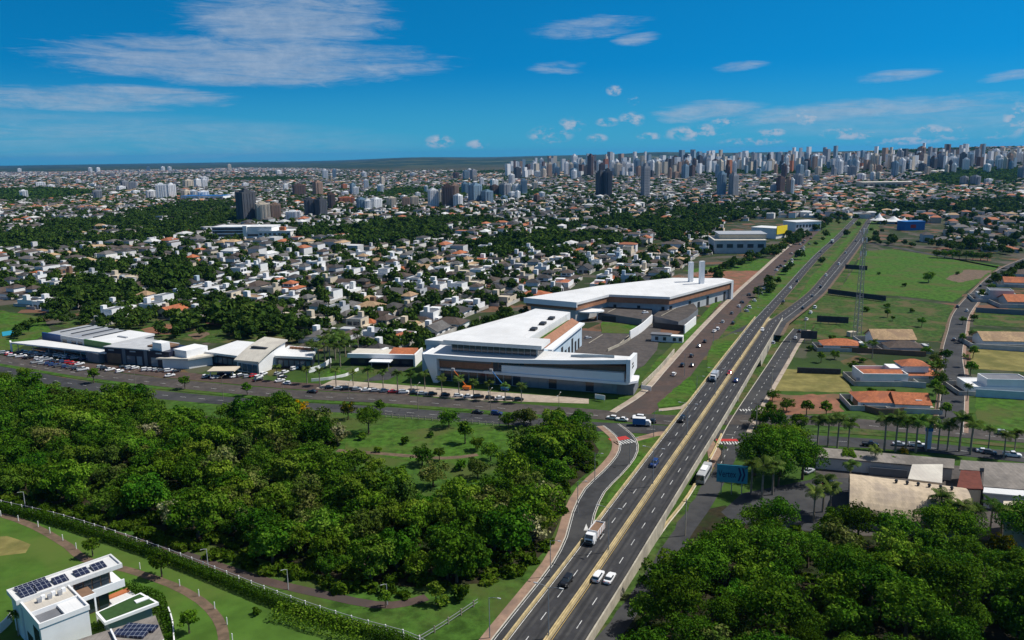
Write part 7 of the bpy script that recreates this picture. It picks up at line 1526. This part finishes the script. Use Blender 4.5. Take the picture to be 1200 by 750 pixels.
# billboards
def board(px0, px1, pyb, h, z, m, lab, cat='billboard', npost=4, name='billboard'):
    a = Vector((*G(px0[0], px0[1]), 0)); c = Vector((*G(px1[0], px1[1]), 0)); r = empty(name, tuple(a), math.atan2(c.y - a.y, c.x - a.x), lab, cat); L = (c - a).length
    b = MB(); b.box(0, L, -.12, .12, z, z + h); b.build('panel', M[m], r); b = MB(); b.box(-.1, L + .1, .13, .3, z - .1, z + .1); b.box(-.1, L + .1, .13, .3, z + h - .1, z + h + .1); b.build('frame', M['dark_metal'], r)
    for k in range(npost): x = L * (k + .5) / npost; b = MB(); b.tube([(x, .3, -.1), (x, .3, z + h)], .14, 6); b.build('post', M['pole_grey'], r)
    return r, L
mat('board_teal', (.045, .27, .34), .6, .1, .6); mat('board_navy', (.015, .035, .10), .6, 0); mat('hoarding', (.045, .048, .055), .8, .3, .8)
vb, VL = board((839, 578), (875, 581), 0, 5.2, 3.6, 'board_teal', 'teal billboard reading Vertex beside the bus street', npost=3)
bpy.context.view_layer.update()
fc = bpy.data.curves.new('lettering', 'FONT'); fc.body = 'Vertex'; fc.size = 2.9; fc.extrude = .02; fc.align_x = 'LEFT'; fo = bpy.data.objects.new('lettering', fc); COL.objects.link(fo); fo.parent = vb; fo.rotation_euler = (math.pi / 2, 0, 0); fo.location = (VL * .05, -.16, 5.3)
dg = bpy.context.evaluated_depsgraph_get(); me = bpy.data.meshes.new_from_object(fo.evaluated_get(dg)); fl = bpy.data.objects.new('lettering', me); me.materials.clear(); me.materials.append(M['board_navy']); COL.objects.link(fl); fl.parent = vb; fl.rotation_euler = fo.rotation_euler; fl.location = fo.location; bpy.data.objects.remove(fo); fl.name = 'lettering'; xs_ = [v.co.x for v in me.vertices]; fl.scale.x = VL * .58 / max(xs_); fl.location.z = 5.2
b = MB()
for q in range(2): x = VL * (.68 + q * .12); b.poly([(x, -.15, 4.2), (x + VL * .07, -.15, 6.2), (x + VL * .13, -.15, 6.2), (x + VL * .06, -.15, 4.2)]); b.poly([(x, -.151, 8.2), (x + VL * .06, -.151, 8.2), (x + VL * .13, -.151, 6.21), (x + VL * .07, -.151, 6.21)])
b.build('chevron_mark', M['board_navy'], vb)
board((970, 345), (1038, 354), 0, 3.2, .6, 'hoarding', 'long dark hoarding along the lower edge of the bright green field', 'hoarding', 8, 'hoarding')
board((957, 379), (994, 381), 0, 3.4, 1.0, 'hoarding', 'dark billboard back in the rough lot left of the mast', npost=4)
board((938, 401), (957, 402), 0, 4.0, 2.0, 'hoarding', 'dark billboard back at the highway verge beside the orange roofed house', npost=2)
board((990, 318), (1016, 320), 0, 3.4, 2.2, 'hoarding', 'dark billboard at the corner of the bright green field', npost=3)
board((934, 437), (985, 439), 0, 2.2, .2, 'hoarding', 'low dark mesh fence above the dry lot', 'fence', 8, 'mesh_fence')
x, y = G(1087, 526); r = empty('totem_sign', (x, y, 0), -.1, 'tall blue and white totem sign among the avenue palms', 'sign')
b = MB(); b.box(-.9, .9, -.3, .3, 0, 6); b.build('base', M['pale_blue_wall'], r); b = MB(); b.box(-1.1, 1.1, -.35, .35, 6, 10); b.build('sign_panel', M['blue_wall'], r)
# boom lifts by the facade
for px, py, m, lab, d in ((592, 458, 'blue_wall', 'blue boom lift before the shopping centre facade', -6), (547, 457, 'car_orange', 'orange boom lift before the shopping centre facade', -6)):
    x, y = G(px, py); r = empty('boom_lift', (x, y, 0), -.3, lab, 'boom lift'); b = MB(); b.box(-1.6, 1.6, -1, 1, .5, 1.7); b.build('base', M[m], r)
    for sx in (-1.1, 1.1):
        for sy in (-.9, .9): wheel(r, sx, sy, .45, .35)
    b = MB(); b.tube([(0, 0, 1.6), (d * .6, .5, 5.4), (d, .8, 8)], .18, 6); b.build('boom', M[m], r); b = MB(); b.box(d - .9, d + .4, .3, 1.3, 7.6, 8.7); b.build('basket', M['grey_metal'], r)
# fences, posts
def post_fence(name, px, sp, h, lab, mpost, rails, mrail, off=0., mesh=None):
    ln = smooth_line([Vector((*G(x, y), 0)) for x, y in px], 2); ln = offset(ln, off) if off else ln; r = empty(name, tuple(ln[0]), 0, lab, 'fence'); o0 = ln[0]
    for p, hd in walk(ln, sp): q = p - o0; b = MB(); b.box(-.11, .11, -.11, .11, -.05, h); b.build('post', M[mpost], r, tuple(q), hd)
    for z in rails: b = MB(); wallribbon(b, [p - o0 for p in ln], -.04, .04, z, z + .1); b.build('rail', M[mrail], r)
post_fence('boundary_fence', HEDGE, 4.2, 1.9, 'long white posted fence behind the clipped hedge', 'white_wall', (.35, 1.0, 1.65), 'galvanised', 2.0)
post_fence('boundary_fence', [(452, 489), (520, 494), (592, 500)], 2.6, 1.5, 'pale posted fence between clearing and avenue', 'concrete', (.3, 1.2), 'concrete')
post_fence('boundary_fence', [(492, 752), (520, 735), (560, 708)], 4.0, 1.6, 'thin wire fence at the foot of the wood', 'palm_bark', (.5, 1.2), 'pole_grey')
post_fence('boundary_fence', [(785, 331), (830, 318), (870, 310)], 4, 2.2, 'pale fence between red soil lot and houses', 'concrete', (.2, 1.0, 1.8), 'concrete')
for i, (zx, zy) in enumerate(((5, 140), (87, 163), (180, 190), (235, 220), (295, 254), (358, 294), (657, 388), (843, 468), (933, 515), (1007, 575), (1065, 648), (1090, 725))):
    x, y = G(zx / 4, 570 + zy / 4); b = MB(); b.tube([(0, 0, -.1), (0, 0, 1.7)], .10, 6); tag(b.build('tree_stake', M['white_wall'], None, (x, y, 0)), 'white tree guard stake on the lawn, %s from the left' % ORD[i], 'stake', 'white stakes on the lawn')
for i, (px, py) in enumerate(((757, 459), (703, 470))):
    x, y = G(px, py); r = empty('road_sign', (x, y, 0), -.6, ['white board sign on the grass by the shopping centre corner', 'small white board sign at the pavement by the shopping centre'][i], 'sign'); b = MB(); b.box(-2.2, 2.2, -.08, .08, .8, 2.6); b.build('panel', M['white_panel'], r)
    for s in (-1.8, 1.8): b = MB(); b.tube([(s, .15, -.1), (s, .15, 2.4)], .06, 5); b.build('post', M['pole_grey'], r)
# ------------------------------------------------------------------ air
def haze(dens):
    m = bpy.data.materials.new('haze'); m.use_nodes = True; nt = m.node_tree; nt.nodes.clear()
    v = N(nt, 'ShaderNodeVolumePrincipled', i_Density=dens, i_Anisotropy=.3); v.inputs['Color'].default_value = (.12, .48, 1.0, 1)
    o = N(nt, 'ShaderNodeOutputMaterial'); LK(nt, v.outputs[0], o.inputs['Volume'])
    b = MB(); b.box(-27500, 27500, -27500, 27500, -1.1, 235); ob = b.build('haze', m); ob['kind'] = 'stuff'
haze(2.5e-5)
